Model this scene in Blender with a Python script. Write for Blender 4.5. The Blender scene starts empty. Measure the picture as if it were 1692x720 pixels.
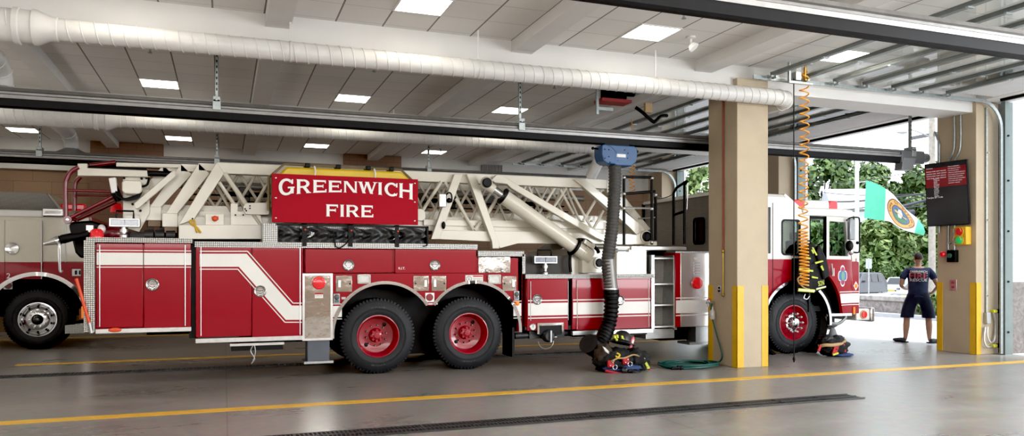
import bpy, bmesh, math, random
from mathutils import Vector, Matrix
random.seed(11)
SC = bpy.context.scene
COL = SC.collection
V = Vector
PI = math.pi

# ---------------------------------------------------------------- camera calibration (1692 x 720 frame)
FPX, HZ, EYE = 1276.0, 442.0, 1.55
YAW = math.atan2(476, 1276)
SN, CS = math.sin(YAW), math.cos(YAW)

def P(px, py, Y):
    t = (px - 846) / FPX; d = Y / (CS - SN * t)
    return V((d * (SN + CS * t), Y, EYE + (HZ - py) * d / FPX))
def PX(px, py, X):
    t = (px - 846) / FPX; d = X / (SN + CS * t)
    return V((X, d * (CS - SN * t), EYE + (HZ - py) * d / FPX))
def PG(px, py, Z=0.0):
    t = (px - 846) / FPX; d = FPX * (EYE - Z) / (py - HZ)
    return V((d * (SN + CS * t), d * (CS - SN * t), Z))
def PD(px, py, d):
    t = (px - 846) / FPX
    return V((d * (SN + CS * t), d * (CS - SN * t), EYE + (HZ - py) * d / FPX))
def R(px0, px1, py0, py1, Y):
    m = (px0 + px1) / 2
    return P(px0, 0, Y).x, P(px1, 0, Y).x, P(m, py1, Y).z, P(m, py0, Y).z

# ---------------------------------------------------------------- materials
MATS = {}
def mat(name, rgb, rough=.5, metal=0., var=.06, scale=6., bump=0., bscale=40., coat=0., emis=None, estr=0., spec=.5, aniso=None):
    if name in MATS: return MATS[name]
    m = bpy.data.materials.new(name); m.use_nodes = True
    nt = m.node_tree; N = nt.nodes; L = nt.links
    b = N['Principled BSDF']
    tc = N.new('ShaderNodeTexCoord')
    nz = N.new('ShaderNodeTexNoise'); nz.inputs['Scale'].default_value = scale; nz.inputs['Detail'].default_value = 4
    L.new(tc.outputs['Object'], nz.inputs['Vector'])
    cr = N.new('ShaderNodeValToRGB')
    a = [max(0, c * (1 - var)) for c in rgb]; z = [min(1, c * (1 + var)) for c in rgb]
    cr.color_ramp.elements[0].position = .3; cr.color_ramp.elements[1].position = .7
    cr.color_ramp.elements[0].color = (*a, 1); cr.color_ramp.elements[1].color = (*z, 1)
    L.new(nz.outputs['Fac'], cr.inputs['Fac']); L.new(cr.outputs['Color'], b.inputs['Base Color'])
    b.inputs['Roughness'].default_value = rough; b.inputs['Metallic'].default_value = metal
    b.inputs['Coat Weight'].default_value = coat; b.inputs['Coat Roughness'].default_value = .04
    b.inputs['Specular IOR Level'].default_value = spec
    if bump:
        n2 = N.new('ShaderNodeTexNoise'); n2.inputs['Scale'].default_value = bscale; n2.inputs['Detail'].default_value = 3
        L.new(tc.outputs['Object'], n2.inputs['Vector'])
        bp = N.new('ShaderNodeBump'); bp.inputs['Strength'].default_value = bump; bp.inputs['Distance'].default_value = .02
        L.new(n2.outputs['Fac'], bp.inputs['Height']); L.new(bp.outputs['Normal'], b.inputs['Normal'])
    if emis:
        b.inputs['Emission Color'].default_value = (*emis, 1); b.inputs['Emission Strength'].default_value = estr
    MATS[name] = m
    return m

def nodes(m):
    return m.node_tree.nodes, m.node_tree.links, m.node_tree.nodes['Principled BSDF']
def math_node(N, L, op, a, b=None):
    n = N.new('ShaderNodeMath'); n.operation = op
    for i, v in enumerate((a, b)):
        if v is None: continue
        if isinstance(v, (int, float)): n.inputs[i].default_value = v
        else: L.new(v, n.inputs[i])
    return n.outputs[0]

red = mat('red_paint', (.315, .004, .016), .28, 0, .04, 2, coat=.45, spec=.2)
cream = mat('cream_paint', (.65, .61, .515), .3, 0, .04, 3, coat=.4)
white = mat('white_vinyl', (.80, .79, .76), .35, 0, .03, 3)
white_paint = mat('white_wall_paint', (.68, .67, .65), .6, 0, .03, 2)
chrome = mat('polished_steel', (.70, .685, .66), .13, 1., .05, 3, bump=.35, bscale=4)
bright = mat('bright_chrome', (.66, .66, .67), .16, 1., .03, 8)
alu = mat('brushed_aluminium', (.62, .62, .62), .35, 1., .08, 12)
alu_d = mat('dull_aluminium', (.42, .43, .43), .45, .9, .08, 12)
black = mat('black_metal', (.006, .006, .007), .5, 0, .2, 10, spec=.25)
blackp = mat('black_plastic', (.007, .007, .008), .55, 0, .2, 10, spec=.2)
rubber = mat('tire_rubber', (.011, .012, .015), .62, 0, .25, 14, bump=.1, bscale=60)
vinyl = mat('black_vinyl', (.008, .0085, .010), .38, 0, .2, 8, bump=.9, bscale=7)
wheel_red = mat('wheel_red', (.33, .008, .022), .35, 0, .08, 8, coat=.5)
rail_alu = mat('rail_aluminium', (.27, .265, .26), .45, .85, .1, 9)
hose_grey = mat('hose_grey', (.055, .053, .05), .55, 0, .15, 20)
galv = mat('galvanised_steel', (.42, .46, .46), .42, .8, .12, 18)
door_grey = mat('door_frame_grey', (.20, .22, .215), .45, .35, .08, 10)
tan = mat('tan_column_paint', (.47, .385, .27), .6, 0, .05, 3, bump=.15, bscale=50)
yellow = mat('safety_yellow', (.72, .43, .025), .5, 0, .06, 6)
lens_red = mat('red_lens', (.62, .012, .02), .25, 0, .1, 30, emis=(.6, .01, .015), estr=.25, coat=.6)
lens_clear = mat('clear_lens', (.75, .76, .74), .15, 0, .1, 25, coat=.8)
amber = mat('amber_lens', (.8, .22, .02), .3, 0, .1, 20, emis=(.8, .2, .02), estr=.3)
orange = mat('orange_cord', (.80, .33, .04), .45, 0, .06, 10)
yellowp = mat('yellow_plastic', (.70, .48, .03), .4, 0, .06, 6)
blue = mat('blue_reel_paint', (.035, .10, .24), .4, 0, .08, 6)
navy = mat('navy_cloth', (.030, .042, .095), .85, 0, .2, 12, bump=.4, bscale=9)
cloth_blk = mat('black_turnout_cloth', (.011, .011, .012), .85, 0, .3, 14, bump=.7, bscale=16)
lime = mat('lime_reflective', (.52, .58, .05), .5, 0, .06, 20)
silver_t = mat('silver_reflective', (.6, .6, .58), .4, 0, .06, 20)
skin = mat('skin', (.52, .30, .21), .5, 0, .06, 8)
hair_m = mat('dark_hair', (.035, .026, .020), .7, 0, .3, 40)
shoe_m = mat('grey_shoe', (.06, .065, .075), .7, 0, .15, 20)
panel_steel = mat('bright_panel_steel', (.88, .88, .87), .32, 1., .05, 3, bump=.3, bscale=4)
green_h = mat('green_hose', (.012, .08, .068), .35, 0, .1, 20)
dark_glass = mat('dark_glass', (.015, .018, .02), .05, 0, .1, 4, spec=.8)
seat_m = mat('dark_seat', (.03, .03, .035), .7)
brown_block = mat('brown_block_plain', (.20, .12, .075), .8)
gold = mat('gold_vinyl', (.62, .38, .05), .45)
maroon = mat('maroon_frame', (.15, .006, .014), .35, 0, .08, 8, coat=.5)
text_w = mat('white_lettering', (.85, .85, .83), .5)
text_k = mat('black_lettering', (.02, .02, .02), .5)
text_r = mat('red_lettering', (.55, .03, .04), .6)
tanstrap = mat('tan_strap', (.42, .28, .14), .8)
redstrap = mat('red_strap', (.42, .012, .02), .6)
pink = mat('pink_glow', (.75, .03, .14), .5)
orange_red = mat('orange_red', (.75, .09, .03), .45)
leather = mat('black_leather', (.014, .014, .015), .35, 0, .2, 10, bump=.3, bscale=20)
bluecloth = mat('blue_cloth', (.03, .06, .16), .8)
spring_o = mat('orange_coil', (.85, .36, .03), .4, 0, .06, 10)
wood_pole = mat('weathered_pole', (.32, .29, .25), .85, 0, .2, 6)

def thin_glass(name, tint, refl=.06, rough=.0):
    m = bpy.data.materials.new(name); m.use_nodes = True
    N = m.node_tree.nodes; L = m.node_tree.links; N.remove(N['Principled BSDF'])
    tr = N.new('ShaderNodeBsdfTransparent'); tr.inputs['Color'].default_value = (*tint, 1)
    gl = N.new('ShaderNodeBsdfGlossy'); gl.inputs['Roughness'].default_value = rough
    lw = N.new('ShaderNodeLayerWeight'); lw.inputs['Blend'].default_value = .5
    fr = N.new('ShaderNodeMath'); fr.operation = 'MULTIPLY_ADD'; fr.inputs[1].default_value = .75; fr.inputs[2].default_value = .03
    pw = N.new('ShaderNodeMath'); pw.operation = 'POWER'; pw.inputs[1].default_value = 4.5; L.new(lw.outputs['Facing'], pw.inputs[0]); L.new(pw.outputs[0], fr.inputs[0])
    mx = N.new('ShaderNodeMixShader')
    L.new(fr.outputs[0], mx.inputs[0]); L.new(tr.outputs[0], mx.inputs[1]); L.new(gl.outputs[0], mx.inputs[2])
    L.new(mx.outputs[0], N['Material Output'].inputs['Surface'])
    return m
glass = thin_glass('clear_glass', (.95, .975, .97))
cab_glass = thin_glass('tinted_cab_glass', (.80, .87, .85))

def make_dplate(name, rgb, k=75.):
    m = mat(name, rgb, .32, .85, .1, 8)
    N, L, b = nodes(m)
    tc = N.new('ShaderNodeTexCoord'); sp = N.new('ShaderNodeSeparateXYZ'); L.new(tc.outputs['Object'], sp.inputs[0])
    u = math_node(N, L, 'ADD', sp.outputs[0], sp.outputs[1])
    p = math_node(N, L, 'MULTIPLY', math_node(N, L, 'ADD', u, sp.outputs[2]), k * 1.6)
    q = math_node(N, L, 'MULTIPLY', math_node(N, L, 'SUBTRACT', u, sp.outputs[2]), k * 1.6)
    h = math_node(N, L, 'MULTIPLY', math_node(N, L, 'SINE', p), math_node(N, L, 'SINE', q))
    hh = math_node(N, L, 'GREATER_THAN', h, .25)
    bp = N.new('ShaderNodeBump'); bp.inputs['Strength'].default_value = .8; bp.inputs['Distance'].default_value = .004
    L.new(h, bp.inputs['Height']); L.new(bp.outputs['Normal'], b.inputs['Normal'])
    mx = N.new('ShaderNodeMix'); mx.data_type = 'RGBA'
    mx.inputs[6].default_value = (*[c * .55 for c in rgb], 1); mx.inputs[7].default_value = (*rgb, 1)
    L.new(hh, mx.inputs[0]); L.new(mx.outputs[2], b.inputs['Base Color'])
    return m
dplate = make_dplate('diamond_plate', (.72, .72, .70))
dplate_d = make_dplate('dull_diamond_plate', (.46, .44, .41), 95)

# ---------------------------------------------------------------- mesh builder
class MB:
    def __init__(s): s.bm = bmesh.new(); s.mi = 0
    def m(s, i): s.mi = i; return s
    def face(s, vs):
        try:
            f = s.bm.faces.new(vs); f.material_index = s.mi; return f
        except ValueError: return None
    def poly(s, pts): return s.face([s.bm.verts.new(p) for p in pts])
    def hexa(s, a, b):
        va = [s.bm.verts.new(p) for p in a]; vb = [s.bm.verts.new(p) for p in b]
        n = len(va)
        s.face(va[::-1]); s.face(vb)
        for i in range(n): s.face([va[i], va[(i + 1) % n], vb[(i + 1) % n], vb[i]])
        return s
    def box(s, x0, x1, y0, y1, z0, z1):
        return s.hexa([(x0, y0, z0), (x1, y0, z0), (x1, y1, z0), (x0, y1, z0)], [(x0, y0, z1), (x1, y0, z1), (x1, y1, z1), (x0, y1, z1)])
    def prism(s, pts, vec):
        vec = V(vec); return s.hexa([V(p) for p in pts], [V(p) + vec for p in pts])
    def xz(s, pts, y0, y1):
        return s.prism([(p[0], y0, p[1]) for p in pts], (0, y1 - y0, 0))
    def bar(s, a, b, w, h, up=(0, 0, 1)):
        a, b = V(a), V(b); d = (b - a).normalized(); up = V(up)
        sd = d.cross(up)
        if sd.length < 1e-4: up = V((0, 1, 0)); sd = d.cross(up)
        sd.normalize(); u = sd.cross(d)
        o = [sd * w / 2 + u * h / 2, -sd * w / 2 + u * h / 2, -sd * w / 2 - u * h / 2, sd * w / 2 - u * h / 2]
        return s.hexa([a + k for k in o], [b + k for k in o])
    def tube(s, pts, r, n=8, closed=False, cap=True):
        pts = [V(p) for p in pts]; m = len(pts); rings = []
        rr = r if isinstance(r, (list, tuple)) else [r] * m
        prev = None
        for i, p in enumerate(pts):
            if closed: t = pts[(i + 1) % m] - pts[i - 1]
            else: t = pts[min(i + 1, m - 1)] - pts[max(i - 1, 0)]
            if t.length < 1e-9: t = V((0, 0, 1))
            t.normalize()
            if prev is None:
                ref = V((0, 0, 1)) if abs(t.z) < .9 else V((1, 0, 0))
                u = t.cross(ref).normalized()
            else:
                u = prev - t * prev.dot(t)
                if u.length < 1e-6: u = t.orthogonal()
                u.normalize()
            prev = u; w = t.cross(u)
            rings.append([s.bm.verts.new(p + (u * math.cos(2 * PI * k / n) + w * math.sin(2 * PI * k / n)) * rr[i]) for k in range(n)])
        for i in range(m if closed else m - 1):
            A, B = rings[i], rings[(i + 1) % m]
            for k in range(n): s.face([A[k], A[(k + 1) % n], B[(k + 1) % n], B[k]])
        if cap and not closed: s.face(rings[0][::-1]); s.face(rings[-1])
        return s
    def cyl(s, a, b, r, r2=None, n=20): return s.tube([a, b], [r, r if r2 is None else r2], n)
    def lathe(s, prof, o, axis, n=32):
        o = V(o); ax = V(axis).normalized(); u = ax.orthogonal().normalized(); w = ax.cross(u)
        prev = None
        for r, t in prof:
            if r < 1e-6: ring = [s.bm.verts.new(o + ax * t)]
            else: ring = [s.bm.verts.new(o + ax * t + (u * math.cos(2 * PI * k / n) + w * math.sin(2 * PI * k / n)) * r) for k in range(n)]
            if prev:
                for k in range(n):
                    a = prev if len(prev) > 1 else None; b = ring if len(ring) > 1 else None
                    k2 = (k + 1) % n
                    if a and b: s.face([a[k], a[k2], b[k2], b[k]])
                    elif a: s.face([a[k], a[k2], ring[0]])
                    elif b: s.face([prev[0], b[k2], b[k]])
            prev = ring
        return s
    def ball(s, c, rx, ry=None, rz=None, n=16, rot=None):
        ry = rx if ry is None else ry; rz = rx if rz is None else rz
        M = Matrix.Translation(V(c)) @ (rot.to_4x4() if rot else Matrix()) @ Matrix.Diagonal((rx, ry, rz, 1))
        r = bmesh.ops.create_uvsphere(s.bm, u_segments=n, v_segments=max(6, n // 2), radius=1, matrix=M)
        for v in r['verts']:
            for f in v.link_faces: f.material_index = s.mi
        return s
    def plate(s, loops, vec):
        """flat plate with holes: loops of 3-D points in one plane (first the outline), thickness vec"""
        vec = V(vec); es = []; allv = []
        for lp in loops:
            vs = [s.bm.verts.new(p) for p in lp]; allv.append(vs)
            es += [s.bm.edges.new((vs[i], vs[(i + 1) % len(vs)])) for i in range(len(vs))]
        g = bmesh.ops.triangle_fill(s.bm, edges=es, use_beauty=True, use_dissolve=False, normal=-vec.normalized())
        fs = [f for f in g['geom'] if isinstance(f, bmesh.types.BMFace)]
        mp = {}
        for vs in allv:
            for v in vs: mp[v] = s.bm.verts.new(v.co + vec)
        for f in fs:
            f.material_index = s.mi
            s.face([mp[v] for v in f.verts][::-1])
        for vs in allv:
            n = len(vs)
            for i in range(n): s.face([vs[i], vs[(i + 1) % n], mp[vs[(i + 1) % n]], mp[vs[i]]])
        return s
    def text(s, body, o, ux, uy, width=None, height=None, fn=None, lift=0.):
        vs, fs, w, h = text_mesh(body)
        ux, uy, o = V(ux).normalized(), V(uy).normalized(), V(o)
        sx = (width / w) if width else height / h
        sy = (height / h) if height else sx
        nn = ux.cross(uy)
        bv = []
        for x, y in vs:
            if fn: bv.append(s.bm.verts.new(fn(x * sx, y * sy)))
            else: bv.append(s.bm.verts.new(o + ux * x * sx + uy * y * sy + nn * lift))
        for f in fs: s.face([bv[i] for i in f])
        return s
    def build(s, name, mats, parent=None, label=None, cat=None, group=None, kind=None, ang=38, bev=0., seg=2, loc=None, fixn=True):
        bm = s.bm
        if fixn: bmesh.ops.recalc_face_normals(bm, faces=bm.faces[:])
        if parent is not None: base = V(ROOTLOC[root_of(parent).name]) 
        elif loc is not None: base = V(loc)
        else:
            xs = [v.co for v in bm.verts]
            mn = V([min(c[i] for c in xs) for i in range(3)]); mxx = V([max(c[i] for c in xs) for i in range(3)])
            base = V(((mn.x + mxx.x) / 2, (mn.y + mxx.y) / 2, mn.z))
        bmesh.ops.translate(bm, verts=bm.verts[:], vec=-base)
        me = bpy.data.meshes.new(name); bm.to_mesh(me); bm.free()
        for k in (mats if isinstance(mats, (list, tuple)) else [mats]): me.materials.append(k)
        me.polygons.foreach_set('use_smooth', [True] * len(me.polygons))
        me.set_sharp_from_angle(angle=math.radians(ang))
        o = bpy.data.objects.new(name, me); COL.objects.link(o)
        if parent is not None: o.parent = parent
        else:
            o.location = base; ROOTLOC[o.name] = base
        if bev:
            md = o.modifiers.new('bevel', 'BEVEL'); md.width = bev; md.segments = seg; md.limit_method = 'ANGLE'; md.angle_limit = math.radians(40)
        tag(o, label, cat, group, kind)
        return o
ROOTLOC = {}
def root_of(o):
    while o.parent: o = o.parent
    return o
def tag(o, label=None, cat=None, group=None, kind=None):
    for k, v in (('label', label), ('category', cat), ('group', group), ('kind', kind)):
        if v: o[k] = v
    return o
def thing(name, label, cat, loc, group=None, kind=None):
    o = bpy.data.objects.new(name, None); COL.objects.link(o); o.empty_display_size = .2
    o.location = loc; ROOTLOC[o.name] = V(loc)
    return tag(o, label, cat, group, kind)
def copy_tree(o, loc, label=None, rz=0.):
    r = o.copy(); COL.objects.link(r); r.location = loc; ROOTLOC[r.name] = V(loc)
    if rz: r.rotation_euler = (0, 0, rz)
    if label: r['label'] = label
    for ch in list(o.children):
        c = ch.copy(); COL.objects.link(c); c.parent = r
        for g in list(ch.children):
            d = g.copy(); COL.objects.link(d); d.parent = c
    return r
_TX = {}
def text_mesh(body):
    if body in _TX: return _TX[body]
    cu = bpy.data.curves.new('t', 'FONT'); cu.body = body; cu.resolution_u = 3; cu.align_x = 'CENTER'
    cu.offset = .012
    o = bpy.data.objects.new('t', cu); COL.objects.link(o)
    dg = bpy.context.evaluated_depsgraph_get()
    me = bpy.data.meshes.new_from_object(o.evaluated_get(dg))
    vs = [(v.co.x, v.co.y) for v in me.vertices]; fs = [tuple(p.vertices) for p in me.polygons]
    x0, x1 = min(v[0] for v in vs), max(v[0] for v in vs); y0, y1 = min(v[1] for v in vs), max(v[1] for v in vs)
    vs = [(x - (x0 + x1) / 2, y - (y0 + y1) / 2) for x, y in vs]
    bpy.data.objects.remove(o); bpy.data.meshes.remove(me); bpy.data.curves.remove(cu)
    _TX[body] = (vs, fs, x1 - x0, y1 - y0)
    return _TX[body]
def arc(cx, cz, r, a0, a1, n=20, rz=None):
    rz = r if rz is None else rz
    return [(cx + r * math.cos(math.radians(a0 + (a1 - a0) * i / n)), cz + rz * math.sin(math.radians(a0 + (a1 - a0) * i / n))) for i in range(n + 1)]
def rrect(x0, x1, z0, z1, r, n=5):
    p = []
    for cx, cz, a in ((x1 - r, z1 - r, 0), (x0 + r, z1 - r, 90), (x0 + r, z0 + r, 180), (x1 - r, z0 + r, 270)):
        p += arc(cx, cz, r, a, a + 90, n)
    return p
def at_y(pts, y): return [(p[0], y, p[1]) for p in pts]
def smooth_path(pts, n=8):
    pts = [V(p) for p in pts]; out = []
    for i in range(len(pts) - 1):
        p0, p1, p2, p3 = pts[max(i - 1, 0)], pts[i], pts[i + 1], pts[min(i + 2, len(pts) - 1)]
        for k in range(n):
            t = k / n
            out.append(.5 * ((2 * p1) + (p2 - p0) * t + (2 * p0 - 5 * p1 + 4 * p2 - p3) * t * t + (3 * p1 - p0 - 3 * p2 + p3) * t ** 3))
    out.append(pts[-1]); return out
# ================================================================ SETTING
# polished concrete floor
m = mat('polished_concrete', (.27, .245, .215), .3, 0, .1, 1.2); floor_m = m
N, L, b = nodes(m)
tc = N.new('ShaderNodeTexCoord')
n1 = N.new('ShaderNodeTexNoise'); n1.inputs['Scale'].default_value = .7; n1.inputs['Detail'].default_value = 9; n1.inputs['Roughness'].default_value = .65; n1.inputs['Distortion'].default_value = .2
mp = N.new('ShaderNodeMapping'); mp.inputs['Scale'].default_value = (.45, 1.3, 1)
L.new(tc.outputs['Object'], mp.inputs[0]); L.new(mp.outputs[0], n1.inputs['Vector'])
cr = N.new('ShaderNodeValToRGB')
for i, (p, c) in enumerate(((.25, (.20, .19, .178)), (.5, (.275, .263, .248)), (.75, (.35, .337, .32)))):
    e = cr.color_ramp.elements[i] if i < 2 else cr.color_ramp.elements.new(p)
    e.position = p; e.color = (*c, 1)
L.new(n1.outputs['Fac'], cr.inputs['Fac'])
n2 = N.new('ShaderNodeTexNoise'); n2.inputs['Scale'].default_value = 9; n2.inputs['Detail'].default_value = 8
L.new(tc.outputs['Object'], n2.inputs['Vector'])
mx = N.new('ShaderNodeMix'); mx.data_type = 'RGBA'; mx.blend_type = 'OVERLAY'; mx.inputs[0].default_value = .35
L.new(cr.outputs['Color'], mx.inputs[6]); L.new(n2.outputs['Color'], mx.inputs[7])
# saw-cut joints
sp = N.new('ShaderNodeSeparateXYZ'); L.new(tc.outputs['Object'], sp.inputs[0])
def seam(coord, period, off, w):
    f = math_node(N, L, 'FRACT', math_node(N, L, 'DIVIDE', math_node(N, L, 'ADD', coord, off), period))
    return math_node(N, L, 'LESS_THAN', f, w / period)
sj = math_node(N, L, 'MAXIMUM', seam(sp.outputs[0], 4.2, 11.0, .012), seam(sp.outputs[1], 60, 33.0, .012))
m2 = N.new('ShaderNodeMix'); m2.data_type = 'RGBA'; m2.inputs[7].default_value = (.09, .08, .07, 1)
L.new(math_node(N, L, 'MULTIPLY', sj, .6), m2.inputs[0]); L.new(mx.outputs[2], m2.inputs[6]); L.new(m2.outputs[2], b.inputs['Base Color'])
rr = math_node(N, L, 'ADD', math_node(N, L, 'MULTIPLY', n1.outputs['Fac'], .36), .13); L.new(rr, b.inputs['Roughness'])
b.inputs['Specular IOR Level'].default_value = .55
MB().box(-8, 13.25, -4, 22, -.2, 0).build('floor', floor_m, kind='structure')

# ceiling tiles with UVs per bay
m = mat('ceiling_tile', (.60, .57, .53), .8, 0, .03, 3); tile_m = m
N, L, b = nodes(m)
uv = N.new('ShaderNodeUVMap'); sp = N.new('ShaderNodeSeparateXYZ'); L.new(uv.outputs[0], sp.inputs[0])
fu = math_node(N, L, 'ABSOLUTE', math_node(N, L, 'SUBTRACT', math_node(N, L, 'FRACT', sp.outputs[0]), .5))
fv = math_node(N, L, 'ABSOLUTE', math_node(N, L, 'SUBTRACT', math_node(N, L, 'FRACT', sp.outputs[1]), .5))
sm = math_node(N, L, 'MAXIMUM', math_node(N, L, 'GREATER_THAN', fu, .482), math_node(N, L, 'MULTIPLY', math_node(N, L, 'GREATER_THAN', fv, .49), .45))
wn = N.new('ShaderNodeTexWhiteNoise'); wn.noise_dimensions = '2D'
fl = N.new('ShaderNodeVectorMath'); fl.operation = 'FLOOR'; L.new(uv.outputs[0], fl.inputs[0]); L.new(fl.outputs[0], wn.inputs['Vector'])
tv = N.new('ShaderNodeMix'); tv.data_type = 'RGBA'; tv.inputs[6].default_value = (.70, .685, .66, 1); tv.inputs[7].default_value = (.76, .745, .72, 1); L.new(wn.outputs['Value'], tv.inputs[0])
mx = N.new('ShaderNodeMix'); mx.data_type = 'RGBA'; mx.inputs[7].default_value = (.20, .185, .165, 1)
L.new(sm, mx.inputs[0]); L.new(tv.outputs[2], mx.inputs[6]); L.new(mx.outputs[2], b.inputs['Base Color'])
ZC = 4.7
XL = [-7.55, -4.3, -1.03, 2.24, 5.36, 8.6, 11.4]
xe = [-8, -5.85, -2.6, .63, 3.89, 6.87, 10.1, 13.2]
YL = [-1.85, 3.6, 9.05, 14.5, 20.45]
ye = [-4, -.4, 5.1, 10.3, 15.9, 22]
tile_daylit = tile_m.copy(); tile_daylit.name = 'daylit_ceiling_tile'  # lighter tile copy: daylight near the doors painted into the colour
for n_ in tile_daylit.node_tree.nodes:
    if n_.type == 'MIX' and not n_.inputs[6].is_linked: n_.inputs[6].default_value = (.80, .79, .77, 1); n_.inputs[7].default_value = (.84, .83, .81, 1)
mb = MB(); uvl = mb.bm.loops.layers.uv.new('UVMap')
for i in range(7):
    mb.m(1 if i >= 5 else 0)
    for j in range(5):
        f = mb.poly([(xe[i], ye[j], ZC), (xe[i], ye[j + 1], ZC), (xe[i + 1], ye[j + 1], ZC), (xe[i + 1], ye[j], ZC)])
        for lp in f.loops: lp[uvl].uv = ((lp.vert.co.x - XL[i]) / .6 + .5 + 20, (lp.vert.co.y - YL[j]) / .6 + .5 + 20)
mb.build('ceiling', [tile_m, tile_daylit], kind='structure', fixn=False, loc=(0, 0, ZC))
MB().box(-8.2, 13.25, -4.2, 22.2, 4.74, 4.95).build('trim_1', white_paint, kind='structure')

# beams
k = 2
for y0, y1 in ((4.75, 5.35), (10.05, 10.65), (15.6, 16.2)):
    MB().box(-8, 13.1, y0, y1, 4.32, ZC).build('trim_%d' % k, white_paint, kind='structure'); k += 1
for x0, x1 in ((-5.95, -5.65), (-2.74, -2.46), (.48, .78), (3.74, 4.04), (6.72, 7.02), (9.95, 10.25)):
    for y0, y1 in ((-4, 4.75), (5.35, 10.05), (10.65, 15.6), (16.2, 21.8)):
        MB().box(x0, x1, y0, y1, 4.54, ZC).build('trim_%d' % k, white_paint, kind='structure'); k += 1

# walls
def block_mat(name, c1, c2, mortar, bw=.41, bh=.205):
    m = mat(name, c1, .75, 0, .1, 4)
    N, L, b = nodes(m)
    tc = N.new('ShaderNodeTexCoord'); sp = N.new('ShaderNodeSeparateXYZ'); L.new(tc.outputs['Object'], sp.inputs[0])
    cb = N.new('ShaderNodeCombineXYZ'); L.new(math_node(N, L, 'ADD', sp.outputs[0], sp.outputs[1]), cb.inputs[0]); L.new(sp.outputs[2], cb.inputs[1])
    br = N.new('ShaderNodeTexBrick'); br.inputs['Scale'].default_value = 1; br.inputs['Brick Width'].default_value = bw; br.inputs['Row Height'].default_value = bh
    br.inputs['Mortar Size'].default_value = .005; br.inputs['Color1'].default_value = (*c1, 1); br.inputs['Color2'].default_value = (*c2, 1); br.inputs['Mortar'].default_value = (*mortar, 1)
    L.new(cb.outputs[0], br.inputs['Vector'])
    nz = N.new('ShaderNodeTexNoise'); nz.inputs['Scale'].default_value = 60; nz.inputs['Detail'].default_value = 5; L.new(tc.outputs['Object'], nz.inputs['Vector'])
    mx = N.new('ShaderNodeMix'); mx.data_type = 'RGBA'; mx.blend_type = 'OVERLAY'; mx.inputs[0].default_value = .5
    L.new(br.outputs['Color'], mx.inputs[6]); L.new(nz.outputs['Color'], mx.inputs[7]); L.new(mx.outputs[2], b.inputs['Base Color'])
    return m
wall_blk = block_mat('brown_ground_face_block', (.31, .20, .125), (.26, .165, .105), (.15, .10, .07), .81, .305)
pil_blk = block_mat('reddish_ground_face_block', (.27, .155, .105), (.235, .13, .09), (.17, .10, .07), .41, .205)
MB().box(-8, 13.1, 21.8, 22.1, 0, 3.95).build('wall_back', wall_blk, kind='structure', loc=(0, 0, 0))
MB().box(-8, 13.1, 21.72, 22.1, 3.95, ZC).build('trim_%d' % k, white_paint, kind='structure'); k += 1
for x0, x1 in ((-3.1, -1.45), (3.1, 4.7)):
    MB().box(x0, x1, 21.55, 21.78, 0, ZC - .01).build('trim_%d' % k, pil_blk, kind='structure', loc=(0, 0, 0)); k += 1
MB().box(-8.2, -8, -4, 22.1, 0, ZC).build('wall_left', white_paint, kind='structure')
MB().box(-8.2, 13.2, -4.3, -4, 0, ZC).build('wall_near', wall_blk, kind='structure')
# header over the bay doors and piers of the front wall (X = 12.5..13.1)
MB().box(12.62, 13.2, -4, 21.9, 4.52, ZC + .1).build('wall_right', white_paint, kind='structure')

# ---- columns: tan paint, yellow corner guards
def column(x0, x1, y0, y1, z1, label, guards, gz=1.25):
    t = thing('column', label, 'column', ((x0 + x1) / 2, (y0 + y1) / 2, 0), kind='structure')
    MB().box(x0, x1, y0, y1, 0, z1).build('shaft', tan, t, bev=.006)
    w, e = .12, .006
    for cx, cy in guards:
        sx = 1 if cx == x0 else -1; sy = 1 if cy == y0 else -1
        g = MB()
        ax0, ax1 = sorted((cx - sx * e, cx + sx * w)); g.box(ax0, ax1, *sorted((cy - sy * e, cy + sy * .001)), 0.004, gz)
        ay0, ay1 = sorted((cy - sy * e, cy + sy * w)); g.box(*sorted((cx - sx * e, cx + sx * .001)), ay0, ay1, 0.004, gz)
        g.build('corner_guard', yellow, t)
    return t
col1 = column(7.42, 8.0, 9.95, 10.7, 4.48, 'tan square column with yellow corner guards and a green hose hooked on it', ((7.42, 9.95), (8.0, 9.95), (7.42, 10.7)), 1.27)
col2 = column(12.53, 13.08, 9.98, 10.78, 4.5, 'tan column with yellow corner guards beside the tilted black display screen', ((12.53, 9.98), (12.53, 10.78)), 1.28)
column(12.53, 13.06, 15.2, 15.95, 4.5, 'tan door pier seen above the truck cab, behind the orange coil', ((12.53, 15.2),), 1.28)
column(12.53, 13.06, 20.5, 21.3, 4.5, 'far brown door pier rising behind the black handrails of the ladder truck', ((12.53, 20.5),), 1.28)
column(12.53, 13.06, 4.5, 5.05, 4.5, 'tan door pier of the nearest bay, just outside the right edge', ((12.53, 5.05),), 1.28)

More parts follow.
